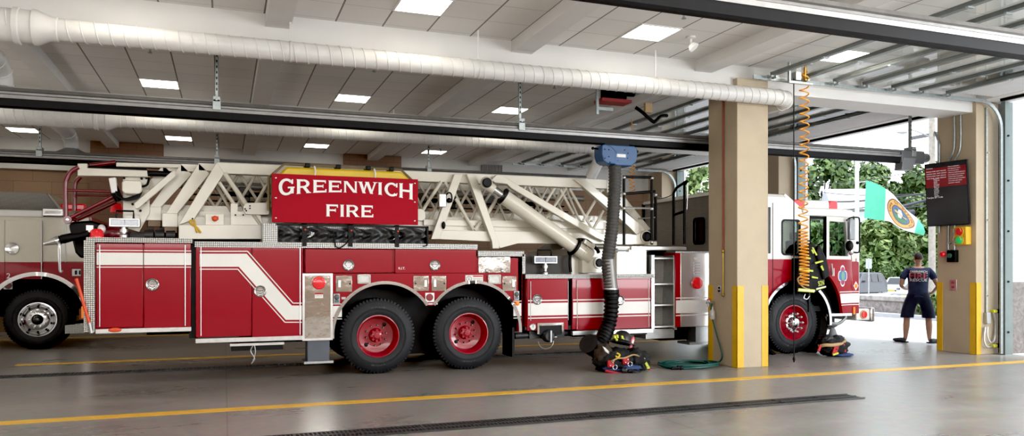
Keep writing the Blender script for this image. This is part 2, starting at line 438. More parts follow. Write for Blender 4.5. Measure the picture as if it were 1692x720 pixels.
# granite-clad exterior piers
stone_lo = mat('dark_granite', (.17, .15, .14), .5, 0, .35, 5, bump=.5, bscale=9)
N, L, b = nodes(stone_lo)
for n_ in N:
    if n_.type == 'TEX_NOISE' and abs(n_.inputs['Scale'].default_value - 5) < .1: n_.inputs['Distortion'].default_value = 2.5; n_.inputs['Detail'].default_value = 9
stone_hi = block_mat('pale_cast_stone', (.50, .49, .48), (.46, .455, .45), (.36, .35, .34), .9, .6)
for y0, y1, lab in ((9.92, 10.85, 'granite and cast stone exterior pier at the right edge beyond the door track'), (15.1, 16.05, 'pale exterior pier beyond the tan pier above the truck cab'),
                    (20.4, 21.5, 'far pale exterior pier at the end of the third bay')):
    t = thing('exterior_pier', lab, 'pier', (13.7, (y0 + y1) / 2, 0), kind='structure')
    xe_ = 14.2 if y0 < 10 else 13.36
    MB().box(13.24, xe_, y0, y1, -.05, 1.28).build('granite_base', stone_lo, t, bev=.01)
    MB().box(13.26, xe_ - .02, y0 + .02, y1 - .02, 1.28, 4.75).build('cast_stone', stone_hi, t, bev=.008)

# ---- floor paint and drains
for y, x0, lab in ((8.98, -7.5, 'near yellow floor line running in front of the column'), (14.27, -3.1, 'yellow floor line beneath the ladder truck'), (19.4, -7.5, 'farthest yellow floor line beyond the white engine')):
    MB().box(x0, 13.0, y - .10, y + .10, .001, .004).build('floor_line', mat('line_yellow', (.85, .50, .06), .45, 0, .1, 6), label=lab, cat='floor line', group='yellow floor lines')
grate_m = mat('drain_grate_iron', (.06, .06, .062), .45, .5, .3, 8)
def drain(x0, x1, y0, y1, lab, step):
    t = thing('trench_drain', lab, 'floor drain', ((x0 + x1) / 2, (y0 + y1) / 2, 0), 'trench drains')
    MB().box(x0, x1, y0, y1, .001, .004).build('drain_channel', mat('drain_dark', (.008, .008, .009), .7), t)
    g = MB()
    for yy in (y0, y1, (y0 + y1) / 2): g.box(x0, x1, yy - .012, yy + .012, .004, .014)
    x = x0
    while x < x1:
        g.poly([(x, y0, .012), (x + step * .35, y0, .012), (x + step * .6, (y0 + y1) / 2, .012), (x + step * .25, (y0 + y1) / 2, .012)])
        g.poly([(x + step * .25, (y0 + y1) / 2, .012), (x + step * .6, (y0 + y1) / 2, .012), (x + step * .35, y1, .012), (x, y1, .012)])
        x += step
    x = x0
    while x < x1 + .01:
        g.box(x - .01, x + .01, y0, y1, .004, .015); x += .6
    g.build('grate', grate_m, t)
drain(-1.2, 7.12, 7.12, 7.40, 'near trench drain with a dark iron grate in the foreground floor', .04)
drain(-7.5, 7.1, 12.62, 12.86, 'far trench drain running in the shadow beneath the ladder truck', .05)

# ---- ceiling light panels
lp_m = mat('light_panel', (.95, .93, .86), .5, 0, .0, 3, emis=(1., .93, .80), estr=12.)
def light_panel():
    t = thing('ceiling_light', 'square recessed ceiling light', 'ceiling light', (0, 0, ZC), 'ceiling light panels')
    f = MB(); w = .31
    f.plate([[(-w, -w, ZC - .012), (w, -w, ZC - .012), (w, w, ZC - .012), (-w, w, ZC - .012)], [(-.285, -.285, ZC - .012), (.285, -.285, ZC - .012), (.285, .285, ZC - .012), (-.285, .285, ZC - .012)]], (0, 0, .011)); f.build('frame', white_paint, t)
    MB().box(-.285, .285, -.285, .285, ZC - .008, ZC - .002).build('diffuser', lp_m, t)
    return t
lp0 = None
names = {(0, 2): 'left edge of the near bay', }
rown = ['row behind the viewer', 'row over the viewer', 'nearest visible row', 'middle row', 'farthest row']
coln = ['far left', 'second from left', 'left of the central beam', 'right of the central beam', 'left of the glass door', 'above the glass door', 'over the doorway']
for j, y in enumerate(YL):
    for i, x in enumerate(XL):
        if i == 6 or (i == 5 and j > 2): continue
        lab = 'square lit ceiling panel, %s, %s' % (rown[j], coln[i])
        if lp0 is None:
            lp0 = light_panel(); lp0.location = (x, y, ZC); lp0['label'] = lab
        else: copy_tree(lp0, (x, y, ZC), lab)

# ---- sprinklers, speaker
def sprinkler(p, lab, first=[None]):
    if first[0] is None:
        t = thing('ceiling_sprinkler', lab, 'sprinkler', (p.x, p.y, ZC), 'ceiling sprinkler heads')
        MB().lathe([(0, 0), (.045, 0), (.04, -.012), (.012, -.016), (.012, -.05), (.02, -.055), (.02, -.065), (0, -.066)], (p.x, p.y, ZC), (0, 0, 1), 14).build('body', alu_d, t)
        MB().lathe([(0, -.072), (.032, -.072), (.032, -.076), (0, -.076)], (p.x, p.y, ZC), (0, 0, 1), 12).build('deflector', alu_d, t)
        first[0] = t
    else: copy_tree(first[0], (p.x, p.y, ZC), lab)
for (px, py), lab in (((618, 112), 'ceiling sprinkler head between the two ducts near the middle'), ((1130, 22), 'ceiling sprinkler head by the nearest lit panel'), ((248, 80), 'ceiling sprinkler head at left under the near duct'),
                      ((916, 140), 'ceiling sprinkler head right of the rail hanger'), ((115, 228), 'ceiling sprinkler head in the far bay at left'), ((728, 246), 'ceiling sprinkler head in the far bay near the middle')):
    sprinkler(PG(px, py, ZC) if False else PG(px, py, 4.69), lab)
p = PG(1142, 62, 4.69)
t = thing('ceiling_speaker', 'small round tilted white speaker on the ceiling above the column', 'speaker', (p.x, p.y, ZC))
MB().lathe([(0, 0), (.06, 0), (.06, -.02), (.015, -.03), (.015, -.09), (0, -.09)], (p.x, p.y, ZC), (0, 0, 1), 16).build('mount', white_paint, t)
MB().lathe([(0, -.035), (.05, -.035), (.075, .02), (.07, .03), (0, .032)], (p.x + .03, p.y, ZC - .13), (.45, -.4, -.7), 18).build('body', white, t)

# ---- spiral ducts
duct_m = mat('white_duct_paint', (.64, .63, .61), .42, 0, .06, 5)
def duct(y, z, x0, xr, x1, R1, R2, lab, elbow_to, drop):
    t = thing('spiral_duct', lab, 'air duct', ((x0 + x1) / 2, y, z), 'white spiral ducts')
    d = MB()
    d.lathe([(R1, 0), (R1, xr - x0 - .30), (R1 + .02, xr - x0 - .29), (R1 + .02, xr - x0 - .24), (R1, xr - x0 - .23), (R1, xr - x0 - .12), (R1 + .015, xr - x0 - .11), (R1 + .012, xr - x0 - .07), (R2 + .012, xr - x0 + .06), (R2 + .012, xr - x0 + .12), (R2, xr - x0 + .13), (R2, x1 - x0)], (x0, y, z), (1, 0, 0), 36)
    for a, bb, rr_, nn in ((x0, xr - .32, R1, 20), (xr + .15, x1, R2, 16)):
        pts = []; pitch = .142; tot = int((bb - a) / pitch * nn)
        for i in range(tot): 
            th = 2 * PI * i / nn; pts.append((a + pitch * i / nn, y + rr_ * math.cos(th), z + rr_ * math.sin(th)))
        d.tube(pts, .009, 5)
    d.build('straight_run', duct_m, t)
    e = MB(); pts = [V((x1 + .28 * math.sin(a), y + .28 * (1 - math.cos(a)), z)) for a in [PI / 2 * i / 8 for i in range(9)]] if elbow_to == 'y' else \
        [V((x1 + .25 * math.sin(a), y, z - .25 * (1 - math.cos(a)))) for a in [PI * .62 * i / 8 for i in range(9)]]
    if elbow_to == 'y': pts += [pts[-1] + V((0, 1.6, 0))]
    else: pts += [pts[-1] + V((-.12, .1, -.3))]
    e.tube(pts, R2, 28, cap=False)
    for q in (0, 3, 6, 8):
        tt = (pts[min(q + 1, len(pts) - 1)] - pts[max(q - 1, 0)]).normalized()
        e.lathe([(R2, -.012), (R2 + .01, -.008), (R2 + .01, .008), (R2, .012)], pts[q], tt, 28)
    e.build('elbow', duct_m, t)
    for xx in drop:
        b = MB(); pth = smooth_path([(xx, y + R1 * .5, z), (xx, y + 1.1, z), (xx, y + 1.65, z), (xx, y + 1.95, z - .08), (xx, y + 2.05, z - .26)], 6); b.tube(pth, .13, 24, cap=False)
        for q in (12, 18, 23): b.lathe([(.13, -.01), (.14, -.006), (.14, .006), (.13, .01)], pth[q], (pth[q + 1] - pth[q - 1]).normalized(), 24)
        b.build('branch_pipe', duct_m, t)
        MB().lathe([(.13, 0), (.15, -.02), (.32, -.11), (.33, -.15), (.29, -.15)], (xx, y + 2.05, z - .26), (0, 0, 1), 28).build('hood', alu_d, t)
    for xx in (x0 + 1.5, xr + 2.6, xr + 5.0, xr + 7.7):
        h = MB(); h.lathe([(R2 + (R1 - R2 if xx < xr else 0) + .006, -.015), (R2 + (R1 - R2 if xx < xr else 0) + .010, 0), (R2 + (R1 - R2 if xx < xr else 0) + .006, .015)], (xx, y, z), (1, 0, 0), 28)
        h.box(xx - .012, xx + .012, y - .004, y + .004, z + R2, ZC); h.build('hanger', duct_m, t)
    return t
duct(9.76, 4.18, -7.5, -1.84, 8.05, .18, .12, 'near white spiral duct that bends behind the tan column', 'y', [-2.72])
duct(15.25, 4.16, -7.5, -1.83, 7.45, .18, .12, 'farther white spiral duct behind the exhaust rail', 'z', [-2.82])

# ---- exhaust rails
def rail(y, z, x0, x1, lab, rods, ztops):
    t = thing('exhaust_rail', lab, 'exhaust rail', ((x0 + x1) / 2, y, z), 'exhaust extraction rails')
    prof = [(-.075, .11), (-.085, .15), (-.06, .165), (-.06, .19), (-.085, .2), (-.07, .24), (-.03, .25), (.03, .25), (.07, .24), (.085, .2), (.06, .19), (.06, .165), (.085, .15), (.075, .11)]
    MB().prism([(x0, y + a, z + b_) for a, b_ in prof], (x1 - x0, 0, 0)).build('track', rail_alu, t)
    MB().prism([(x0, y + a, z + b_) for a, b_ in ((-.06, .112), (-.052, .02), (-.03, 0), (.03, 0), (.052, .02), (.06, .112))], (x1 - x0, 0, 0)).build('rubber_seal', blackp, t)
    for x, zt in zip(rods, ztops):
        h = MB(); h.box(x - .022, x + .022, y - .02, y - .016, z + .3, zt); h.box(x - .022, x - .018, y - .02, y + .02, z + .3, zt); h.box(x + .018, x + .022, y - .02, y + .02, z + .3, zt)
        zz = z + .4
        h.m(1)
        while zz < zt - .05: h.box(x - .008, x + .008, y - .022, y - .015, zz, zz + .035); zz += .075
        h.build('hanger_strut', [galv, black], t)
        c = MB(); c.box(x - .045, x + .045, y - .1, y + .1, z + .24, z + .31); c.box(x - .05, x + .05, y - .1, y - .08, z + .13, z + .27); c.cyl((x, y - .105, z + .27), (x, y - .06, z + .27), .02, n=10)
        c.build('hanger_clamp', galv, t, bev=.004)
    return t
r2 = rail(11.0, 3.5, -7.5, 12.25, 'middle exhaust rail above the ladder truck carrying the blue hose box', (-4.4, -.09, 4.23, 8.3, 12.1), (ZC,) * 5)
rail(16.5, 3.47, -7.5, 8.0, 'farthest exhaust rail above the white engine', (-3.2, -.13, 4.2), (ZC,) * 3)
rail(5.1, 3.5, 1.5, 12.0, 'nearest exhaust rail crossing the upper right corner', (2.2,), (ZC,))
# end piece of the middle rail
e = MB(); x = 12.25; e.box(x - .45, x + .12, 10.91, 11.09, 3.50, 3.74); e.cyl((x + .12, 11.0, 3.63), (x + .27, 11.0, 3.63), .09, n=20); e.build('end_motor', mat('motor_grey', (.13, .135, .145), .5, .3), r2, bev=.02)
MB().prism([(x - .42, 10.9, 3.6), (x - .1, 10.9, 3.6), (x - .2, 10.9, 3.37), (x - .46, 10.9, 3.37)], (0, .18, 0)).build('end_stop', mat('stop_grey', (.22, .23, .24), .5, .4), r2, bev=.01)

# ---- bay doors, lifted open under the ceiling
ribbed = mat('white_ribbed_panel', (.82, .84, .85), .45, 0, .03, 4)
def bay_door(n, y0, y1, z=4.5, spring=True):
    t = thing('door_%d' % n, None, None, (10.3, (y0 + y1) / 2, z), kind='structure')
    xs = [7.90 + .605 * i for i in range(7)]
    for x in xs:
        s_ = MB(); s_.box(x - .038, x + .038, y0, y1, z - .005, z + .05); s_.box(x - .045, x + .045, y0, y1, z + .033, z + .045); s_.build('panel_rail', door_grey, t)
    for i in range(6):
        g_ = MB(); g_.poly([(xs[i] + .03, y0 + .02, z + .036), (xs[i + 1] - .03, y0 + .02, z + .036), (xs[i + 1] - .03, y1 - .02, z + .036), (xs[i] + .03, y1 - .02, z + .036)]); g_.build('glass_pane', glass, t)
    r = MB(); x = xs[-1] + .035
    pts = []
    for i in range(18):
        pts += [(x + i * .068, z + .045), (x + i * .068 + .05, z + .045), (x + i * .068 + .055, z + .03), (x + i * .068 + .063, z + .03)]
    r.prism([(a, y0 + .02, b_) for a, b_ in pts] + [(pts[-1][0], y0 + .02, z + .07), (pts[0][0], y0 + .02, z + .07)], (0, y1 - y0 - .04, 0)); r.build('ribbed_panel', ribbed, t)
    MB().box(pts[-1][0], pts[-1][0] + .05, y0, y1, z - .03, z + .08).build('bottom_seal', black, t)
    # rollers / hinges
    for y, sgn in ((y0, -1), (y1, 1)):
        for i, x in enumerate(xs):
            h = MB(); h.box(x - .09, x + .09, y - .03, y + .03, z - .02, z - .0); h.cyl((x + .04, y - .05, z - .02), (x + .04, y + .05, z - .02), .022, n=10); h.cyl((x - .05, y - .05, z - .02), (x - .05, y + .05, z - .02), .018, n=10)
            h.build('roller_hinge', galv, t)
        yy = y + sgn * .1
        path = [V((7.62, yy, z - .02)), V((12.45, yy, z - .02))] + [V((12.45 + .5 * math.sin(a), yy, z - .02 - .5 * (1 - math.cos(a)))) for a in [PI / 2 * i / 8 for i in range(1, 9)]] + [V((12.95, yy, .02))]
        g = MB()
        for a, c in zip(path[:-1], path[1:]): g.bar(a, c, .06, .03, up=(0, sgn, 0) if False else (0, 1, 0))
        g.build('door_track', galv, t)
    for i in range(1, 4):
        yy = y0 + (y1 - y0) * i / 4
        h = MB()
        for x in xs: h.box(x - .05, x + .05, yy - .02, yy + .02, z - .02, z + .0)
        h.build('hinge_row', galv, t)
    # vertical jamb angle
    for y, sgn in ((y0, -1), (y1, 1)):
        j = MB(); yy = y + sgn * .1
        j.box(13.0, 13.22, yy + (0 if sgn < 0 else -.01), yy + (.01 if sgn < 0 else 0), 0, 4.5); j.box(12.99, 13.0, yy - .04, yy + .04, 0, 4.5)
        j.m(1)
        for zz in (.4, 1.3, 2.2, 3.1, 3.9): j.cyl((13.1, yy - .03, zz), (13.1, yy + .03, zz), .018, n=8)
        j.build('jamb_angle', [mat('jamb_green_grey', (.17, .21, .20), .5, .3), black], t)
    return t
d1 = bay_door(1, 5.25, 9.72)
d2 = bay_door(2, 10.95, 15.0)
d3 = bay_door(3, 16.3, 20.3)
# ================================================================ LADDER TRUCK
YT = 11.2
TR = thing('ladder_truck', 'red ladder truck with cream aerial ladder and a GREENWICH FIRE sign, parked between the columns', 'fire truck', (4.7, 12.4, 0))
def B(name, mb, m, parent=None, **k): return mb.build(name, m, parent or TR, **k)
def pbox(px0, px1, py0, py1, y0, y1, Y=YT):
    x0, x1, z0, z1 = R(px0, px1, py0, py1, Y); return MB().box(x0, x1, y0, y1, z0, z1)
def ppoly(pts, y0, y1, Y=YT, mb=None):
    mb = mb or MB(); q = [P(a, b_, Y) for a, b_ in pts]
    return mb.xz([(v.x, v.z) for v in q], y0, y1)
# ---- main body masses (each is the body shell of one section)
for nm, x0, x1, z0, z1 in (('rear_body', -1.62, -.43, .75, 1.86), ('trailer_body', -.34, 1.05, .62, 1.84), ('mid_body', 1.06, 3.6, 1.48, 1.82), ('pump_body', 3.6, 4.28, 1.34, 1.70), ('tractor_body', 4.42, 6.62, .62, 1.37)):
    B(nm, MB().box(x0, x1, YT + .02, 13.6, z0, z1), red, bev=.01)
B('chassis_frame', MB().box(-1.0, 10.3, 11.75, 13.05, .62, .98).box(-.42, -.34, 11.3, 13.5, .6, 1.8).box(4.25, 4.45, 11.35, 13.5, .55, 1.3).box(1.0, 4.3, 11.85, 12.95, .5, 1.46), black)
B('rear_inner_gap', MB().box(-.44, -.33, 11.24, 11.3, .6, 1.86), black)

# ---- wheels
def wheel(cx, Rw, parent, y0=11.25, style='wide', m_rim=wheel_red, lettering='XONE', width=.42):
    c = V((cx, y0, Rw))
    ax = V((0, 1, 0)); rr = .54 * Rw
    rim = MB()
    if style == 'wide':
        rim.lathe([(rr + .012, .0), (rr + .015, -.012), (rr, -.014), (rr - .012, .01), (rr - .03, .05), (rr - .045, .17), (.19, .185), (.15, .19), (.15, .2)], c, ax, 48)
    elif style == 'front':
        rim.lathe([(rr + .012, .0), (rr + .015, -.012), (rr, -.014), (rr - .012, .01), (rr - .03, .06), (rr - .06, .12), (.2, .07), (.15, .02), (.15, .05)], c, ax, 48)
    else:
        rim.lathe([(rr + .012, 0), (rr + .016, -.014), (rr, -.016), (rr - .015, .012), (rr - .03, .05), (rr - .05, .06), (.2, .0), (.17, -.02), (.10, -.025), (.10, .0)], c, ax, 48)
    w = rim.build('wheel', m_rim, parent)
    ty = MB()
    ty.lathe([(rr, .02), (rr + .01, -.005), (rr + .04, -.022), (rr + .10, -.03), (Rw - .12, -.025), (Rw - .06, -.008), (Rw - .03, .012), (Rw - .012, .03), (Rw, .06), (Rw, width - .06), (Rw - .012, width - .03), (Rw - .06, width), (rr, width)], c, ax, 72)
    for k in range(64):
        a = 2 * PI * k / 64; d = V((math.cos(a), 0, math.sin(a))); tn = V((-d.z, 0, d.x))
        ty.hexa([c + d * (Rw - .05) + tn * s_ + V((0, yy, 0)) for s_, yy in ((-.016, .002), (.016, .002), (.016, .06), (-.016, .06))],
                [c + d * (Rw + .002) + tn * s_ + V((0, yy, 0)) for s_, yy in ((-.014, .025), (.014, .025), (.014, .08), (-.014, .08))])
    for r_ in (rr + .09, rr + .105): 
        ty.lathe([(r_, -.0305), (r_ + .004, -.034), (r_ + .008, -.0295)], c, ax, 72)
    ty.build('tire', rubber, w)
    hb = MB()
    if style == 'wide':
        hb.lathe([(.17, .186), (.107, .188), (.10, .175), (.075, .16), (.072, .10), (.045, .09), (.04, .07), (0, .065)], c, ax, 24)
        for k in range(8):
            a = 2 * PI * k / 8; hb.cyl(c + V((.078 * math.cos(a), .13, .078 * math.sin(a))), c + V((.078 * math.cos(a), .088, .078 * math.sin(a))), .017, n=8)
        hb.build('hub', m_rim, w)
        for k in range(10):
            ln = MB(); a = 2 * PI * k / 10 + .2; q = c + V((.152 * math.cos(a), 0, .152 * math.sin(a))); ln.cyl(q + V((0, .19, 0)), q + V((0, .155, 0)), .012, n=6); ln.m(1).cyl(q + V((0, .155, 0)), q + V((0, .135, 0)), .007, n=6); ln.build('lug_nut', [black, bright], w)
        for a in (.9, 3.9): MB().ball(c + V((.2 * math.cos(a), .176, .2 * math.sin(a))), .03, .008, .03, 14).build('hand_hole', black, w)
    elif style == 'front':
        hb.lathe([(.15, .05), (.10, .04), (.09, -.03), (.075, -.045), (.075, -.07), (.04, -.08), (0, -.082)], c, ax, 24); hb.build('hub', bright, w)
        for k in range(10):
            a = 2 * PI * k / 10; q = c + V((.17 * math.cos(a), 0, .17 * math.sin(a))); MB().cyl(q + V((0, .03, 0)), q + V((0, -.045, 0)), .023, .017, n=8).cyl(q + V((0, -.04, 0)), q + V((0, -.065, 0)), .010, n=6).build('lug_nut', alu, w)
    else:
        hb.lathe([(.1, 0), (.075, -.01), (.075, -.06), (.06, -.07), (.055, -.1), (.03, -.11), (0, -.112)], c, ax, 24); hb.build('hub', dark_glass, w)
        for k in range(10):
            a = 2 * PI * k / 10; q = c + V((.145 * math.cos(a), 0, .145 * math.sin(a))); MB().cyl(q + V((0, -.02, 0)), q + V((0, -.06, 0)), .02, .016, n=8).build('lug_nut', bright, w)
        for k in range(10):
            a = 2 * PI * k / 10 + .3; q = c + V((.235 * math.cos(a), .035, .235 * math.sin(a))); MB().ball(q, .024, .02, .024, 10).build('hand_hole', black, w)
    if lettering:
        tx = MB(); r0 = Rw - .135
        for ang in (90, 270):
            for k, ch in enumerate(lettering):
                a = math.radians(ang - (k - (len(lettering) - 1) / 2) * 8.); d = V((math.cos(a), 0, math.sin(a))); u = V((math.sin(a), 0, -math.cos(a)))
                tx.text(ch, c + d * r0 + V((0, -.029, 0)), u, d, height=.042, width=.045)
        tx.build('sidewall_lettering', mat('tire_lettering', (.05, .05, .055), .5), w, fixn=False)
    return w
wheel(2.11, .55, TR); wheel(3.49, .55, TR)
wheel(9.62, .56, TR, style='front', lettering='MICHELIN', width=.35, y0=11.27)
for cx in (2.11, 3.49, 9.62):
    MB().lathe([(.3, 0), (.5, -.0), (.55, .05), (.55, .35), (.5, .4), (.3, .4)], (cx, 13.15, .55), (0, 1, 0), 40).build('tire', rubber, TR)
for cx in (2.2, 3.56): pass

# ---- lower side panel with the two wheel arches
AR = .735
def sidez(px, py): q = P(px, py, YT); return q.x, q.z
zt = 1.465
out = [(1.055, zt), (1.055, .54), (1.47, .54)]
c1, c2, cz = 2.2, 3.56, .58
aL = 180 + math.degrees(math.asin((cz - .54) / AR)); out += arc(c1, cz, AR, aL, math.degrees(math.asin((.985 - cz) / AR)), 26)
out += arc(c2, cz, AR, 180 - math.degrees(math.asin((.985 - cz) / AR)), -math.degrees(math.asin((cz - .555) / AR)), 26)
out += [(4.34, .555), (4.34, 1.70), (3.6, 1.70), (3.6, zt)]
B('fender_panel', MB().plate([at_y(out, YT)], (0, .04, 0)), red)
def arch_trim(c, cz, r, a0, a1, name='wheel_arch_trim', w=.04, y0=YT - .02, y1=YT + .03, m=bright, parent=None):
    n = 30; mb = MB()
    for i in range(n):
        p = []
        for a in (a0 + (a1 - a0) * i / n, a0 + (a1 - a0) * (i + 1) / n):
            ca, sa = math.cos(math.radians(a)), math.sin(math.radians(a)); p.append((ca, sa))
        (c0, s0), (c1_, s1) = p
        mb.xz([(c + (r - .005) * c0, cz + (r - .005) * s0), (c + (r + w) * c0, cz + (r + w) * s0), (c + (r + w) * c1_, cz + (r + w) * s1), (c + (r - .005) * c1_, cz + (r - .005) * s1)], y0, y1)
    bmesh.ops.remove_doubles(mb.bm, verts=mb.bm.verts[:], dist=1e-5)
    return B(name, mb, m, parent)
arch_trim(c1, cz, AR, 183, 33.5); arch_trim(c2, cz, AR, 146.5, -2)
B('wheel_well_and_shade_panel', MB().box(1.5, 4.25, 11.7, 11.76, .62, 1.44).box(2.3, 3.4, 11.72, 11.78, .22, .7).box(1.45, 4.3, YT + .05, 11.76, 1.36, 1.45).box(1.42, 1.46, YT + .06, 11.7, .55, 1.4).box(4.27, 4.31, YT + .06, 11.7, .6, 1.4), black)  # well linings plus a black panel added to darken between the wheels
B('mud_flap', MB().box(4.20, 4.24, YT + .05, 11.7, .16, .62), black); B('mud_flap', MB().box(1.38, 1.41, YT + .1, 11.6, .2, .6), black)

# ---- compartment doors
def paddle(px, py, Y=YT, r=.08, parent=None):
    c = P(px, py, Y); h = MB()
    h.lathe([(r, .0), (r, -.018), (r - .008, -.024), (r - .018, -.02), (r - .028, -.008), (0, -.006)], c, (0, 1, 0), 28)
    h.tube([c + V((-.04, -.018, .012)), c + V((-.03, -.02, -.022)), c + V((0, -.02, -.035)), c + V((.03, -.02, -.022)), c + V((.04, -.018, .012))], .007, 8, closed=True)
    h.box(c.x - .03, c.x + .03, c.y - .02, c.y - .006, c.z + .005, c.z + .022)
    return B('paddle_handle', h, bright, parent)
def door(px0, px1, py0, py1, handle=None, strips=(), Y=YT, name='compartment_door'):
    x0, x1, z0, z1 = R(px0, px1, py0, py1, Y)
    d = B(name, MB().box(x0 + .004, x1 - .004, Y - .014, Y + .03, z0, z1), red, bev=.006)
    if handle: paddle(*handle, Y=Y - .014, parent=d)
    for s_ in strips:
        xx = P(s_, 0, Y).x; B('hinge_strip', MB().cyl((xx, Y - .018, z0 + .02), (xx, Y - .018, z1 - .02), .0065, n=8), alu, d)
    return d
def trim(px0, px1, py0, py1, m=alu, name='edge_trim', y0=YT - .03, y1=YT + .05): return B(name, pbox(px0, px1, py0, py1, y0, y1), m, bev=.004)
ys = YT - .0165
def stripe(pts, name='stripe', m=white, y=ys, parent=None, Y=YT):
    q = [P(a, b_, Y) for a, b_ in pts]
    return B(name, MB().xz([(v.x, v.z) for v in q], y, y + .006), m, parent)
def hstripe(x0, x1, z0, z1, y=ys, border=.018, gap=.03, parent=None):
    mb = MB().box(x0, x1, y, y + .006, z0, z1)
    mb.box(x0, x1, y, y + .006, z1 + gap, z1 + gap + border); mb.box(x0, x1, y, y + .006, z0 - gap - border, z0 - gap)
    return B('stripe', mb, white, parent)
# rear section
dr1 = door(159, 237, 402, 541, None, (165,)); dr2 = door(237.5, 316, 402, 541, (252, 470), (306,))
for d, a, b_ in ((dr1, 160, 236.5), (dr2, 238, 316)):
    x0, x1 = P(a, 0, YT).x, P(b_, 0, YT).x; hstripe(x0, x1, 1.585, 1.745, parent=d, border=.012, gap=.022)
trim(158, 316, 541.5, 549)
B('deck_tread', pbox(143, 318, 393, 401, YT - .035, YT + .5), dplate); B('corner_tread', MB().box(-1.68, -1.555, YT - .03, 13.6, .72, 1.9), dplate)
B('marker_light', MB().ball(P(190, 545, YT - .03), .08, .012, .03), orange_red)
# trailer front section
d3 = door(323, 415.5, 404, 556, None, (332,)); d4 = door(416, 499, 404, 556, (430, 481), (495.5,))
stripe([(330, 419), (407.5, 419), (482, 504.5), (499, 504.5), (499, 528), (472, 528), (394.5, 440.5), (330, 440.5)], parent=d3)
def border(pts, w=2.2):
    mb = MB()
    for (a, b_), (c, d) in zip(pts[:-1], pts[1:]):
        p, q = P(a, b_, YT), P(c, d, YT); mb.bar((p.x, ys + .003, p.z), (q.x, ys + .003, q.z), .006, .014, up=(0, 0, 1) if abs(q.x - p.x) > .1 else (1, 0, 0))
    return B('stripe_border', mb, white, d3)
border([(330, 415), (409, 415), (484, 500.5), (499, 500.5)]); border([(330, 444.5), (393, 444.5), (470.5, 532), (499, 532)])
trim(323, 500, 556.5, 564)
B('deck_tread', pbox(322, 788, 401, 410, YT - .035, YT + .3), dplate)
x0, x1 = P(322, 0, YT).x, P(788, 0, YT).x
B('underbody_step', pbox(380, 470, 567, 571, YT + .05, YT + .35), alu); B('underbody_box', pbox(382, 468, 571, 579, YT + .05, YT + .3).box(.2, 1.2, YT + .1, YT + .4, .5, .6), black)
ch = P(418, 580, YT + .05); B('hanging_chain', MB().tube(smooth_path([ch + V((0, 0, .08)), ch + V((-.03, 0, 0)), ch + V((.02, 0, -.1)), ch + V((-.02, 0, -.17))]), .008, 6).tube(smooth_path([ch + V((.02, 0, .08)), ch + V((.03, 0, -.02)), ch + V((.0, 0, -.14))]), .007, 6), alu_d)
# upper compartments over the wheels
door(504, 648, 411.5, 450.5, (576, 438)); door(652, 787, 412, 451, (718.5, 438))
B('sheet_edge', MB().box(1.06, 3.6, YT - .012, YT + .02, 1.845, 1.86), alu)
B('rit_lettering', MB().text('R.I.T.', P(664, 443, YT - .0155), (1, 0, 0), (0, 0, 1), height=.035), text_w, fixn=False)
# polished panel with round reflector and the jack leg below
x0, x1, z0, z1 = R(501, 548, 453, 560.5, YT)
jp = B('polished_panel', MB().box(x0, x1, YT - .02, YT + .04, z0, z1), chrome, bev=.006)
B('panel_frame', MB().plate([at_y([(x0 - .012, z0 - .012), (x1 + .012, z0 - .012), (x1 + .012, z1 + .012), (x0 - .012, z1 + .012)], YT - .028), at_y([(x0 + .018, z0 + .018), (x1 - .018, z0 + .018), (x1 - .018, z1 - .018), (x0 + .018, z1 - .018)], YT - .028)], (0, .01, 0)), alu, jp)
def round_lamp(px, py, r=.095, Y=YT - .02, m=lens_red, parent=None, name='round_lamp'):
    c = P(px, py, Y); h = MB(); h.lathe([(r, 0), (r, -.02), (r * .9, -.035), (r * .55, -.042), (r * .5, -.038), (0, -.045)], c, (0, 1, 0), 28)
    for k in range(12):
        a = k * PI / 6; h.ball(c + V((r * .72 * math.cos(a), -.036, r * .72 * math.sin(a))), r * .1, .006, r * .1, 8)
    return B(name, h, m, parent)
round_lamp(527, 467, parent=jp)
def sign(px, py, w, h, lines, Y, parent=None, head=None):
    c = P(px, py, Y); q = B('warning_label', MB().box(c.x - w / 2, c.x + w / 2, Y - .004, Y, c.z - h / 2, c.z + h / 2), white, parent)
    if head: B('label_header', MB().box(c.x - w / 2, c.x + w / 2, Y - .0055, Y - .003, c.z + h * .2, c.z + h / 2), text_r, q if parent is None else parent)
    return c, q
c, q = sign(527, 488, .115, .075, (), YT - .02, jp, True)
B('label_text', MB().text('DANGER', c + V((0, -.006, .026)), (1, 0, 0), (0, 0, 1), width=.08).text('STAND CLEAR', c + V((0, -.0045, -.005)), (1, 0, 0), (0, 0, 1), width=.09), text_k, jp, fixn=False)
B('jack_leg', pbox(508, 545, 560, 597, YT + .02, YT + .32), mat('jack_grey', (.10, .115, .14), .45), bev=.01); B('jack_foot', pbox(502, 551, 596, 600.5, YT - .02, YT + .36), alu_d, bev=.005)
hstripe(1.452, 1.58, .845, 1.005, y=YT - .008, border=.012, gap=.02)
